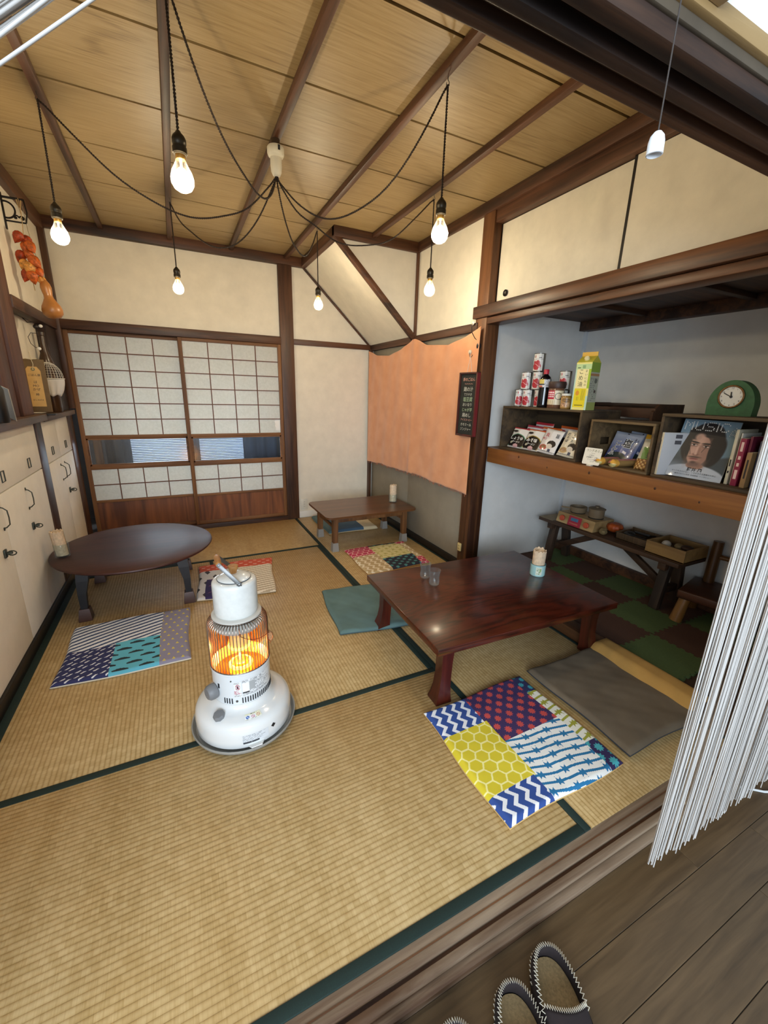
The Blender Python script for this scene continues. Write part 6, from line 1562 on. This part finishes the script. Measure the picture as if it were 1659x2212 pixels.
def colmag(u, v):
    """printed portrait: long dark hair, pale shirt, blue-grey evening background"""
    n = len(u); k = 0.79; U = u*k
    def el(cx, cy, rx, ry, a=0.0, soft=0.08):
        x, y = U-cx*k, v-cy
        d = np.hypot((x*math.cos(a)+y*math.sin(a))/(rx*k), (-x*math.sin(a)+y*math.cos(a))/ry)
        return np.clip((1+soft-d)/(2*soft), 0, 1)
    def put(C, m, c, op=1.0): return mix(C, hx(c), m*op)
    C = mix(rep('#4f6f85', n), hx('#7f9aab'), np.clip(v*1.2-0.1, 0, 1))
    C = put(C, np.clip((0.42+0.03*np.sin(u*7)-v)/0.04, 0, 1), '#3b444a')
    C = put(C, el(0.12, 0.50, 0.16, 0.20, 0.2, 0.5), '#454e52', 0.8)
    C = put(C, el(0.50, 0.66, 0.335, 0.285, 0, 0.05), '#1e1a1b'); C = put(C, el(0.24, 0.50, 0.13, 0.24, 0.25, 0.12), '#211d1e'); C = put(C, el(0.74, 0.47, 0.14, 0.25, -0.2, 0.10), '#1b1718')
    C = put(C, el(0.43, 0.16, 0.13, 0.16, 0, 0.15), '#a67f6e')
    C = put(C, el(0.46, 0.00, 0.62, 0.235, 0, 0.04), '#b3bac3'); C = put(C, el(0.10, 0.02, 0.26, 0.22, 0, 0.3), '#98a4b2', 0.6)
    C = put(C, el(0.47, 0.215, 0.155, 0.055, 0, 0.12), '#96705f')
    C = put(C, el(0.445, 0.475, 0.200, 0.272, 0.05, 0.05), '#b98f7d')
    C = put(C, el(0.57, 0.45, 0.10, 0.24, 0, 0.45), '#8f6a5b', 0.75); C = put(C, el(0.28, 0.42, 0.05, 0.18, 0, 0.6), '#93705f', 0.5)
    C = put(C, el(0.41, 0.62, 0.13, 0.08, 0, 0.5), '#caa28e', 0.7); C = put(C, el(0.335, 0.46, 0.07, 0.06, 0, 0.6), '#c9a08c', 0.6)
    C = put(C, el(0.44, 0.245, 0.115, 0.045, 0, 0.4), '#5d4640', 0.75)
    C = put(C, el(0.53, 0.83, 0.24, 0.12, -0.1, 0.08), '#1d191a'); C = put(C, el(0.675, 0.58, 0.055, 0.26, -0.05, 0.15), '#1c1819'); C = put(C, el(0.225, 0.58, 0.045, 0.24, 0.12, 0.15), '#1f1b1c'); C = put(C, el(0.30, 0.76, 0.10, 0.12, 0.6, 0.15), '#1f1b1c')
    C = put(C, el(0.40, 0.70, 0.09, 0.07, 0, 0.3), '#c29986', 0.9)
    for cx, cy, a in ((0.335, 0.570, -0.06), (0.555, 0.555, -0.10)):
        C = put(C, el(cx, cy+0.045, 0.085, 0.015, a+(0.12 if cx > 0.4 else -0.10), 0.35), '#241b1a')
        C = put(C, el(cx, cy, 0.075, 0.030, a, 0.5), '#6b4c43', 0.8); C = put(C, el(cx, cy-0.002, 0.052, 0.013, a, 0.3), '#cdbcb2'); C = put(C, el(cx-0.004, cy, 0.021, 0.015, 0, 0.25), '#15100e'); C = put(C, el(cx, cy+0.012, 0.060, 0.005, a, 0.5), '#1c1412')
    C = put(C, el(0.455, 0.475, 0.022, 0.085, -0.05, 0.6), '#8d6657', 0.7); C = put(C, el(0.415, 0.48, 0.018, 0.08, 0, 0.6), '#cfa693', 0.8)
    C = put(C, el(0.420, 0.408, 0.060, 0.022, 0, 0.4), '#80594c', 0.9); C = put(C, el(0.412, 0.422, 0.026, 0.020, 0, 0.4), '#c79e8b')
    C = put(C, el(0.415, 0.362, 0.105, 0.017, 0, 0.5), '#4a3833', 0.9); C = put(C, el(0.412, 0.328, 0.078, 0.022, 0, 0.25), '#9a5f58'); C = put(C, el(0.412, 0.334, 0.072, 0.005, 0, 0.4), '#4a2b29'); C = put(C, el(0.412, 0.312, 0.05, 0.008, 0, 0.5), '#b57c73', 0.7)
    C = put(C, el(0.420, 0.272, 0.045, 0.022, 0, 0.5), '#54403a', 0.85)
    st = np.clip(1-np.abs(U-(0.56+0.10*np.sin((v-0.55)*6))*k)/0.006, 0, 1)*((v > 0.45) & (v < 0.78)); C = put(C, st, '#231d1d')
    st = np.clip(1-np.abs(U-(0.30-0.06*np.sin((v-0.45)*7))*k)/0.006, 0, 1)*((v > 0.4) & (v < 0.72)); C = put(C, st, '#2a2322')
    return C
canvas('cover_print', lambda u, v: (np.stack([(u-0.5)*mw_, v*mh_, 0.0040+0.002*np.sin(PI*u), np.ones_like(u)], 1) @ Mgn.T)[:, :3], colmag, 170, 215, PRT, t)
MB().box((-mw_/2, 0, -0.003), (mw_/2, mh_, 0.0035), 0.0005, M=Mg).build('pages', mat('magazine_pages', '#cfccc2', 0.6), t)
dots = {'M': ['10001', '11011', '10101', '10101', '10001', '10001', '10001'], 'U': ['10001', '10001', '10001', '10001', '10001', '10001', '01110'], 'S': ['01111', '10000', '10000', '01110', '00001', '00001', '11110'], 'I': ['1', '1', '1', '1', '1', '1', '1'], 'C': ['01110', '10001', '10000', '10000', '10000', '10001', '01110']}
dm = MB(); x = -0.098
for ch in 'MUSIC':
    g = dots[ch]
    for r_, row in enumerate(g):
        for c_, b in enumerate(row):
            if b == '1': dm.lathe([(0.0026, 0.0), (0.0021, 0.0006), (0.0, 0.0008)], 8, M=Mg @ Matrix.Translation((x+c_*0.0072, 0.268-r_*0.0062, 0.0062)))
    x += len(g[0])*0.0072+0.0065
for px_, py_ in [(0.083, 0.215), (0.084, 0.222), (0.085, 0.229), (0.090, 0.221), (0.096, 0.221), (0.101, 0.215), (0.1015, 0.222), (0.1015, 0.229), (0.098, 0.236), (0.094, 0.243), (0.088, 0.236), (0.098, 0.252)]:
    dm.lathe([(0.0018, 0.0), (0.0014, 0.0006), (0.0, 0.0008)], 8, M=Mg @ Matrix.Translation((px_, py_, 0.0055)))
dm.build('dotted_title', INKW, t)
text('cover_lettering', '藤井 風', INKB, t, Mg @ Matrix.Translation((0.0, 0.040, 0.0064)), 0.019, bold=0.0004)
text('cover_lettering', 'すべてをさらけ出し、いまを生きる音楽のために', INKB, t, Mg @ Matrix.Translation((0.0, 0.026, 0.0064)), 0.0082)
text('cover_lettering', '新作アルバム完成  全曲解説  インタビュー', INKB, t, Mg @ Matrix.Translation((0.0, 0.014, 0.0064)), 0.0078)

# ================================================================== play corner under the shelf
BEN = wood('dark_bench_wood', '#4a3220', '#271910', axis=1, rough=0.55)
BENZ = wood('dark_bench_leg', '#4a3524', '#251a12', axis=2, rough=0.6)
t = thing('play_bench', 'low dark wooden trestle bench with toys along the closet back wall', 'bench', (1.715, -2.490, 0.0515))
Z0 = 0.0515
MB().box((-0.15, -0.548, 0.402-Z0-0.028), (0.15, 0.548, 0.402-Z0), 0.003).build('top_board', BEN, t)
for s in (-1, 1):
    y = s*0.445
    for sx in (-1, 1):
        M = Matrix.Translation((sx*0.085, y, 0.326/2)) @ Matrix.Rotation(-sx*0.16, 4, 'Y')
        MB().box((-0.024, -0.028, -0.163), (0.024, 0.028, 0.163), 0.003, M=M).build('leg', BENZ, t)
    MB().box((-0.13, y-0.024, 0.272), (0.13, y+0.024, 0.323), 0.003).build('cross_bearer', BEN, t)
    MB().box((-0.085, y-0.018, 0.10), (0.085, y+0.018, 0.145), 0.003).build('cross_rail', BEN, t)
    bar((0, s*0.435, 0.115), (0, s*0.075, 0.318), 0.045, 0.028, (1, 0, 0)).build('diagonal_brace', BEN, t)
ZT = 0.4025
t = thing('toy_stove', 'wooden toy stove with a red control panel and two red knobs on the bench', 'toy', (1.70, -2.255, ZT))
BIR = wood('light_toy_wood', '#b89a6a', '#94774a', axis=1, rough=0.5)
MB().prism([(-0.105, -0.165, 0), (0.12, -0.165, 0), (0.12, -0.165, 0.078), (-0.085, -0.165, 0.078)], (0, 0.33, 0)).build('stove_body', BIR, t)
Ms = frame((-0.106, 0, 0.039), (0, -1, 0), (0.0195, 0, 0.078))
MB().box((-0.05, -0.037, 0.0), (0.062, 0.037, 0.0015), M=Ms).build('red_panel', mat('crimson_panel', '#9c2136', 0.45), t)
MB().box((-0.03, 0.0, 0.0015), (0.035, 0.024, 0.0025), 0.001, M=Ms).build('blue_window', mat('blue_toy_window', '#3a6a8c', 0.3), t)
MB().box((-0.035, -0.024, 0.0015), (0.04, -0.014, 0.003), 0.0008, M=Ms).build('handle_strip', mat('orange_strip', '#b05a4a', 0.5), t)
for y_ in (-0.105, 0.11): MB().lathe([(0.0, 0.012), (0.019, 0.012), (0.022, 0.009), (0.022, 0.0), (0, 0)], 24, M=Ms @ Matrix.Translation((y_, 0.0, 0.001))).build('knob', mat('orange_red_knob', '#b5482a', 0.45), t)
for y_ in (0.075, -0.085): MB().lathe([(0.0, 0.006), (0.052, 0.006), (0.054, 0.0), (0, 0)], 28, M=Matrix.Translation((0.02, y_, 0.078))).build('burner_disc', mat('black_felt', '#191715', 0.9), t)
TOYW = mat('greige_toy_wood', '#7b6a52', 0.6)
t = thing('toy_frying_pan', 'beige toy frying pan on the left burner of the toy stove', 'toy', (1.72, -2.18, ZT+0.0845))
MB().lathe([(0.0, 0.0), (0.055, 0.0), (0.060, 0.008), (0.064, 0.042), (0.060, 0.044), (0.056, 0.012), (0.0, 0.008)], 36).build('pan', TOYW, t)
MB().tube([(-0.055, 0.03, 0.028), (-0.08, 0.06, 0.03), (-0.09, 0.085, 0.03)], [0.008, 0.007, 0.006], 8).build('handle', TOYW, t)
t = thing('toy_pot', 'beige lidded toy pot on the right burner of the toy stove', 'toy', (1.72, -2.34, ZT+0.0845))
MB().lathe([(0.0, 0.0), (0.050, 0.0), (0.054, 0.006), (0.055, 0.062), (0.0, 0.062)], 36).build('pot', TOYW, t)
MB().lathe([(0.0, 0.062), (0.060, 0.062), (0.061, 0.067), (0.050, 0.072), (0.014, 0.075), (0.012, 0.082), (0.018, 0.087), (0.0, 0.089)], 36).build('lid', TOYW, t)
pp = MB().lathe([(0.0, 0.060), (0.010, 0.064), (0.030, 0.066), (0.047, 0.056), (0.055, 0.036), (0.048, 0.014), (0.030, 0.002), (0.0, 0.0)], 48, wob=lambda a, k: 1+0.05*math.cos(a*9)).build('toy_pumpkin', mat('orange_pumpkin', '#b04f1c', 0.5, var=0.15), None, loc=(1.765, -2.475, ZT+0.004)); tag(pp, 'small orange pumpkin on the bench beside the toy stove', 'toy')
st = MB().sph((0, 0, 0.022), (0.026, 0.030, 0.022), 10)
for v in st.bm.verts: v.co *= 1+0.12*math.sin(v.co.x*150+v.co.y*90)
st = st.build('wooden_block', mat('pale_rough_block', '#7d6c48', 0.8), None, loc=(1.632, -2.478, ZT)); tag(st, 'pale rough little block at the front edge of the bench before the pumpkin', 'toy')
bs = thing('toy_basket', 'low woven basket of dark toys in the middle of the bench', 'basket', (1.745, -2.675, ZT))
wv = NT('woven_reed'); wb = wv.add('ShaderNodeTexBrick'); wv.link(wv.coords((1, 1, 1)), wb.inputs['Vector']); wb.inputs['Scale'].default_value = 60; wb.inputs['Color1'].default_value = lin4('#6f5638'); wb.inputs['Color2'].default_value = lin4('#54402a'); wb.inputs['Mortar'].default_value = lin4('#2c2015'); wv.link(wb.outputs['Color'], wv.p.inputs['Base Color'])
m = MB()
m.box((-0.10, -0.115, 0), (0.10, 0.115, 0.008)).box((-0.10, -0.115, 0), (-0.088, 0.115, 0.05), 0.003).box((0.088, -0.115, 0), (0.10, 0.115, 0.06), 0.003).box((-0.10, -0.115, 0), (0.10, -0.103, 0.052), 0.003).box((-0.10, 0.103, 0), (0.10, 0.115, 0.052), 0.003)
m.build('woven_tray', wv.m, bs)
DKT = mat('black_toy', '#12110f', 0.5)
u_ = MB().sph((0, 0, 0.012), (0.036, 0.036, 0.020), 14).tube([(-0.02, -0.03, 0.02), (-0.03, -0.13, 0.03)], 0.004, 6).build('toy_ladle', DKT, None, loc=(1.70, -2.63, ZT+0.034)); tag(u_, 'round black toy ladle lying at the left of the woven basket', 'toy')
u_ = MB().box((-0.012, -0.05, 0), (0.012, 0.05, 0.012), 0.003).tube([(0, -0.05, 0.008), (0.004, -0.085, 0.012)], 0.004, 6).build('toy_knife', DKT, None, loc=(1.765, -2.675, ZT+0.045)); u_.rotation_euler = (0.05, 0, 0.25); tag(u_, 'flat black toy knife lying in the middle of the woven basket', 'toy')
u_ = MB().tube([(0, -0.08, 0), (0, 0.06, 0.004)], 0.003, 6).sph((0, 0.07, 0.004), (0.012, 0.018, 0.006), 10).build('toy_spoon', STEEL, None, loc=(1.668, -2.695, ZT+0.050)); tag(u_, 'shiny metal toy spoon across the front rim of the woven basket', 'toy')
t = thing('toy_box', 'open light wooden box of toys at the right end of the bench', 'box', (1.72, -2.93, ZT))
BXW = wood('plain_box_wood', '#a5834e', '#84653a', axis=1, rough=0.6)
MB().box((-0.13, -0.118, 0), (0.12, 0.118, 0.008)).build('base', BXW, t)
for a, b in (((-0.13, -0.118, 0), (-0.12, 0.118, 0.082)), ((0.11, -0.118, 0), (0.12, 0.118, 0.082)), ((-0.12, -0.118, 0), (0.11, -0.108, 0.082)), ((-0.12, 0.108, 0), (0.11, 0.118, 0.082))): MB().box(a, b, 0.001).build('side_panel', BXW, t)
for lb, c, lc, rr in (('white toy egg in the open wooden box', '#c9beb0', (1.68, -2.885, ZT+0.063), (0.030, 0.026, 0.024)), ('small beige toy bun in the middle of the open wooden box', '#8a7550', (1.72, -2.94, ZT+0.06), (0.026, 0.026, 0.018)), ('dark brown toy bread at the right end of the open wooden box', '#3d271a', (1.71, -2.995, ZT+0.066), (0.030, 0.036, 0.018))):
    o = MB().sph((0, 0, 0), rr, 18).build('toy_food', mat('toy_food_paint', c, 0.6), None, loc=lc); tag(o, lb, 'toy', 'toy food in the wooden box')
fb = MB().grid(lambda u, v: (-0.118+0.226*u, -0.106+0.212*v, 0.036+0.006*math.sin(u*9+v*4)*math.sin(v*11)), 24, 24)
fb = fb.build('added_box_filler', mat('added_filler_brown', '#5a4630', 0.9), None, loc=(1.72, -2.93, ZT)); fb.modifiers.new('cloth', 'SOLIDIFY').thickness = 0.024; tag(fb, 'added brown cloth-like filler in the open wooden box, propping up the toy food', 'cloth')  # unseen filler, added so the toy food has something to rest on
o = MB().box((-0.10, -0.065, 0), (0.10, 0.065, 0.002)).build('paper_sheet', mat('kraft_paper', '#8d8068', 0.8), None, loc=(1.66, -2.02, ZT)); tag(o, 'beige paper sheet at the left end of the bench', 'paper')

t = thing('log_chair', "small child's chair of round logs with a dark slab seat behind the hanging strings", 'chair', (1.749, -3.178, 0.0515), 0.22)
SEAT = wood('dark_slab_seat', '#55311e', '#2f190e', axis=1, rough=0.4); LOG = wood('varnished_log', '#7d5628', '#523415', axis=2, rough=0.35, coat=0.2)
st_ = MB().box((-0.165, -0.16, 0.152), (0.165, 0.15, 0.206), 0.010, seg=3); st_.build('seat', SEAT, t)
for sx in (-1, 1):
    for sy in (-1, 1): MB().tube([(sx*0.125, sy*0.10+0.01, 0.155), (sx*0.148, sy*0.125+0.005, 0.0)], [0.030, 0.034], 16).build('leg', LOG, t)
for sy in (-1, 1): MB().tube([(0.128, sy*0.085-0.013, 0.195), (0.140, sy*0.090-0.020, 0.47)], [0.031, 0.028], 16).build('back_post', LOG, t)
MB().tube([(0.136, -0.10, 0.375), (0.136, 0.07, 0.375)], 0.015, 12).build('back_rung', LOG, t)

# ================================================================== slippers at the step
SUE = mat('dark_suede', '#221819', 0.9, var=0.15, nscale=60); FLC = mat('beige_fleece', '#8d7550', 0.95, var=0.15, nscale=160, bump=0.5); THR = mat('pale_overstitch', '#c9c2b0', 0.8); SOLE = mat('dark_rubber_sole', '#1b1716', 0.8)
def outline(L=0.26, W=0.114, n=56):
    o = []
    for k in range(n):
        a = 2*PI*k/n; y = math.cos(a); x = math.sin(a)
        o.append((W/2*math.copysign(abs(x)**0.82, x)*(1.0+0.03*max(0, y)), -L/2*math.copysign(abs(y)**0.82, y)))
    return o
def slipper(label, loc, ang, group, fl_c=FLC):
    t = thing('slipper', label, 'slipper', loc, ang, group)     # heel at local +y, toe towards -y
    ol = outline()
    MB().prism([(x, y, 0.0) for x, y in ol], (0, 0, 0.012)).build('sole', SOLE, t)
    MB().prism([(x*0.88, y*0.93, 0.012) for x, y in ol], (0, 0, 0.007)).build('insole', fl_c, t)
    # upper: band rising from the sole, open over the heel half
    m = MB(); n = len(ol); lo, up = [], []
    def rim(x, y):
        heel = max(0.0, y/0.13)
        hgt = 0.036+0.014*heel**2
        return (x*0.90, y*0.94, 0.012+hgt)
    for x, y in ol: lo.append((x, y, 0.010)); up.append(rim(x, y))
    vo = [m.bm.verts.new(p) for p in lo]; vm = [m.bm.verts.new((a[0]*1.03, a[1]*1.015, (a[2]+b[2])/2)) for a, b in zip(lo, up)]; vu = [m.bm.verts.new(p) for p in up]
    vi = [m.bm.verts.new((p[0]*0.90, p[1]*0.95, 0.018)) for p in lo]
    for A, B in ((vo, vm), (vm, vu), (vu, vi)):
        for i in range(n): m.bm.faces.new((A[i], A[(i+1) % n], B[(i+1) % n], B[i]))
    m.build('upper', SUE, t, ang=80)
    # toe cover: domed cap over the front 45 %
    def cap(u, v):
        y = -0.125+0.128*v; wx = 0.053*math.sqrt(max(0.0, 1-(y/0.13)**2))*0.97
        x = (2*u-1)*wx; d = math.sqrt(max(0, 1-(2*u-1)**2))
        return (x, y-0.020*(1-(2*u-1)**2)*v*0 + 0.018*((2*u-1)**2)*v, 0.034+0.014*(v**0.5)+0.022*d*(0.35+0.65*math.sin(min(1, v*1.2)*PI*0.5)))
    o = MB().grid(cap, 24, 16).build('toe_cover', SUE, t, ang=180); o.modifiers.new('felt', 'SOLIDIFY').thickness = 0.004
    # heel counter pad outside the rim
    z = MB(); pts = []
    for k in range(0, n*3):
        a = 2*PI*k/(n*3); y = math.cos(a); x = math.sin(a); p = Vector(rim(0.057*math.copysign(abs(x)**0.82, x), -0.13*math.copysign(abs(y)**0.82, y)))
        if p.y < 0.0: continue
        pts.append((k, p))
    seq = [p for k, p in pts]
    path = [s_+Vector((s_.x*2.2, s_.y, 0)).normalized()*(0.0045 if i % 2 else -0.0045)+Vector((0, 0, 0.003)) for i, s_ in enumerate(seq)]
    z.tube(path, 0.0011, 5)
    path2 = [Vector(cap(u, 1.0))+Vector((0, 0.004*(1 if i % 2 else -1), 0.004)) for i, u in enumerate(np.linspace(0.02, 0.98, 44))]; z.tube(path2, 0.0011, 5)
    heel = []
    for i, a in enumerate(np.linspace(-1.15, 1.15, 44)):
        heel.append((0.058*math.copysign(abs(math.sin(a))**0.82, math.sin(a))+0.003*(1 if i % 2 else -1)*math.sin(a), 0.131*abs(math.cos(a))**0.82+0.0035*(1 if i % 2 else -1), 0.030))
    z.tube(heel, 0.0011, 5)
    z.build('overstitching', THR, t)
    return t
GS = 'felt slippers on the passage floor'
ha = -0.40
slipper('dark suede slipper with beige lining, the right one of the pair at the bottom edge', (-0.402, -3.985, -0.030), ha, GS)
slipper('dark suede slipper with beige lining, the left one of the pair at the bottom edge', (-0.524, -4.000, -0.030), ha+0.04, GS)
slipper('slipper of which only the stitched heel shows at the bottom edge, nearer the pair', (-0.672, -3.998, -0.030), -0.25, GS)
slipper('slipper of which only the stitched heel tip shows at the bottom edge, farther left', (-0.795, -3.970, -0.030), -0.22, GS)

# ================================================================== string curtain, pull cord
STR = mat('white_string', '#bab6b1', 0.85)
t = thing('string_curtain', 'white string curtain hanging in bunches at the right side of the doorway', 'string curtain', (0, 0, 0)); t['kind'] = 'stuff'
m = MB(); r3 = np.random.default_rng(12)
x = 0.020; gi = 0
while x < 1.25:
    wg = r3.uniform(0.024, 0.036); ns = int(wg/0.0025); zb = r3.uniform(0.035, 0.065); g = r3.uniform(0.007, 0.016)
    for k in range(ns):
        xx = x+wg*(k+0.5)/ns; yy = -3.885+r3.normal()*0.005
        a = r3.uniform(0, 6.28); z0 = zb+r3.uniform(0, 0.022)+0.012*abs(2*(k+0.5)/ns-1)
        pts = []
        for q in range(9):
            f = q/8; z = z0+(1.868-z0)*f; pull = (1-f)
            pts.append((xx+0.0025*math.sin(a+f*5)*(1-f)+(x+wg/2-xx)*0.22*pull, yy+0.003*math.sin(a*1.7+f*4)*(1-f), z))
        m.tube(pts, r3.uniform(0.0013, 0.0019), 5, cap=False)
    x += wg+g; gi += 1
o = m.build('strings', STR, t, ang=180); o['kind'] = 'stuff'
MB().box((-0.02, -3.892, 1.866), (1.3, -3.858, 1.882), 0.002).build('curtain_rail', mat('white_rail', '#cfd0cc', 0.5), t)
t = thing('string_curtain', 'white string curtain gathered and swept aside at the upper left corner', 'string curtain', (0, 0, 0)); t['kind'] = 'stuff'
m = MB()
for k in range(220):
    f = k/220
    x0 = -0.770-(0.022+0.16*f+0.6*f**3)*(k > 0); xe, ze = -1.63-0.12*f+0.012*r3.normal(), 1.115-0.0*f+0.012*r3.normal()
    if k == 0: xe, ze = -1.62, 1.11
    yy = -3.88+r3.normal()*0.004
    pts = [(x0+(xe-x0)*s, yy+0.003*math.sin(k+s*4), 1.868+(ze-1.868)*s-0.0*math.sin(PI*s)) for s in np.linspace(0, 1, 8)]
    pts += [(xe-0.03, yy, ze-0.2), (xe-0.03, yy, 0.1)]
    m.tube(pts, 0.0012, 5, cap=False)
o = m.build('strings', STR, t, ang=180); o['kind'] = 'stuff'
MB().tube([(-1.56, -3.895, 1.02), (-1.66, -3.90, 0.99), (-1.78, -3.885, 1.0), (-1.86, -3.85, 1.03)], 0.008, 8).build('tie_back', mat('white_tie', '#c9cacb', 0.8), t)
MB().box((-1.9, -3.892, 1.866), (-0.75, -3.858, 1.882), 0.002).build('curtain_rail', mat('white_rail', '#cfd0cc', 0.5), t)
struct(MB().box((-3.3, -5.3, 2.60), (3.2, -3.84, 2.66)).build('ceiling_passage', WHITEW))
t = thing('light_pull_cord', 'dark pull cord with a white bell-shaped end hanging before the dark lintel', 'pull cord', (-0.6385, -4.0, 1.580))
MB().tube([(0, 0, -0.004), (0.0005, 0, 0.3), (0, 0, 1.0)], 0.0007, 5).build('cord', mat('dark_brown_cord', '#2a211c', 0.7), t)
MB().lathe([(0.0, -0.0026), (0.0030, -0.0036), (0.0056, -0.0068), (0.0066, -0.011), (0.0068, -0.020), (0.0069, -0.0207), (0.0060, -0.021), (0.0056, -0.016), (0, -0.011)], 26, M=Matrix.Rotation(0.0, 4, 'X')).build('bell', mat('white_plastic_bell', '#dfe4ea', 0.4), t)
o = MB().tube([(0, 0, 0.004), (0.06, -0.05, 0.004), (0.16, -0.10, 0.004)], 0.004, 8).build('white_cable', mat('white_cable', '#c9cccc', 0.6), None, loc=(0.690, -3.830, -0.030)); tag(o, 'short white cable on the passage floor beyond the string curtain', 'cable')
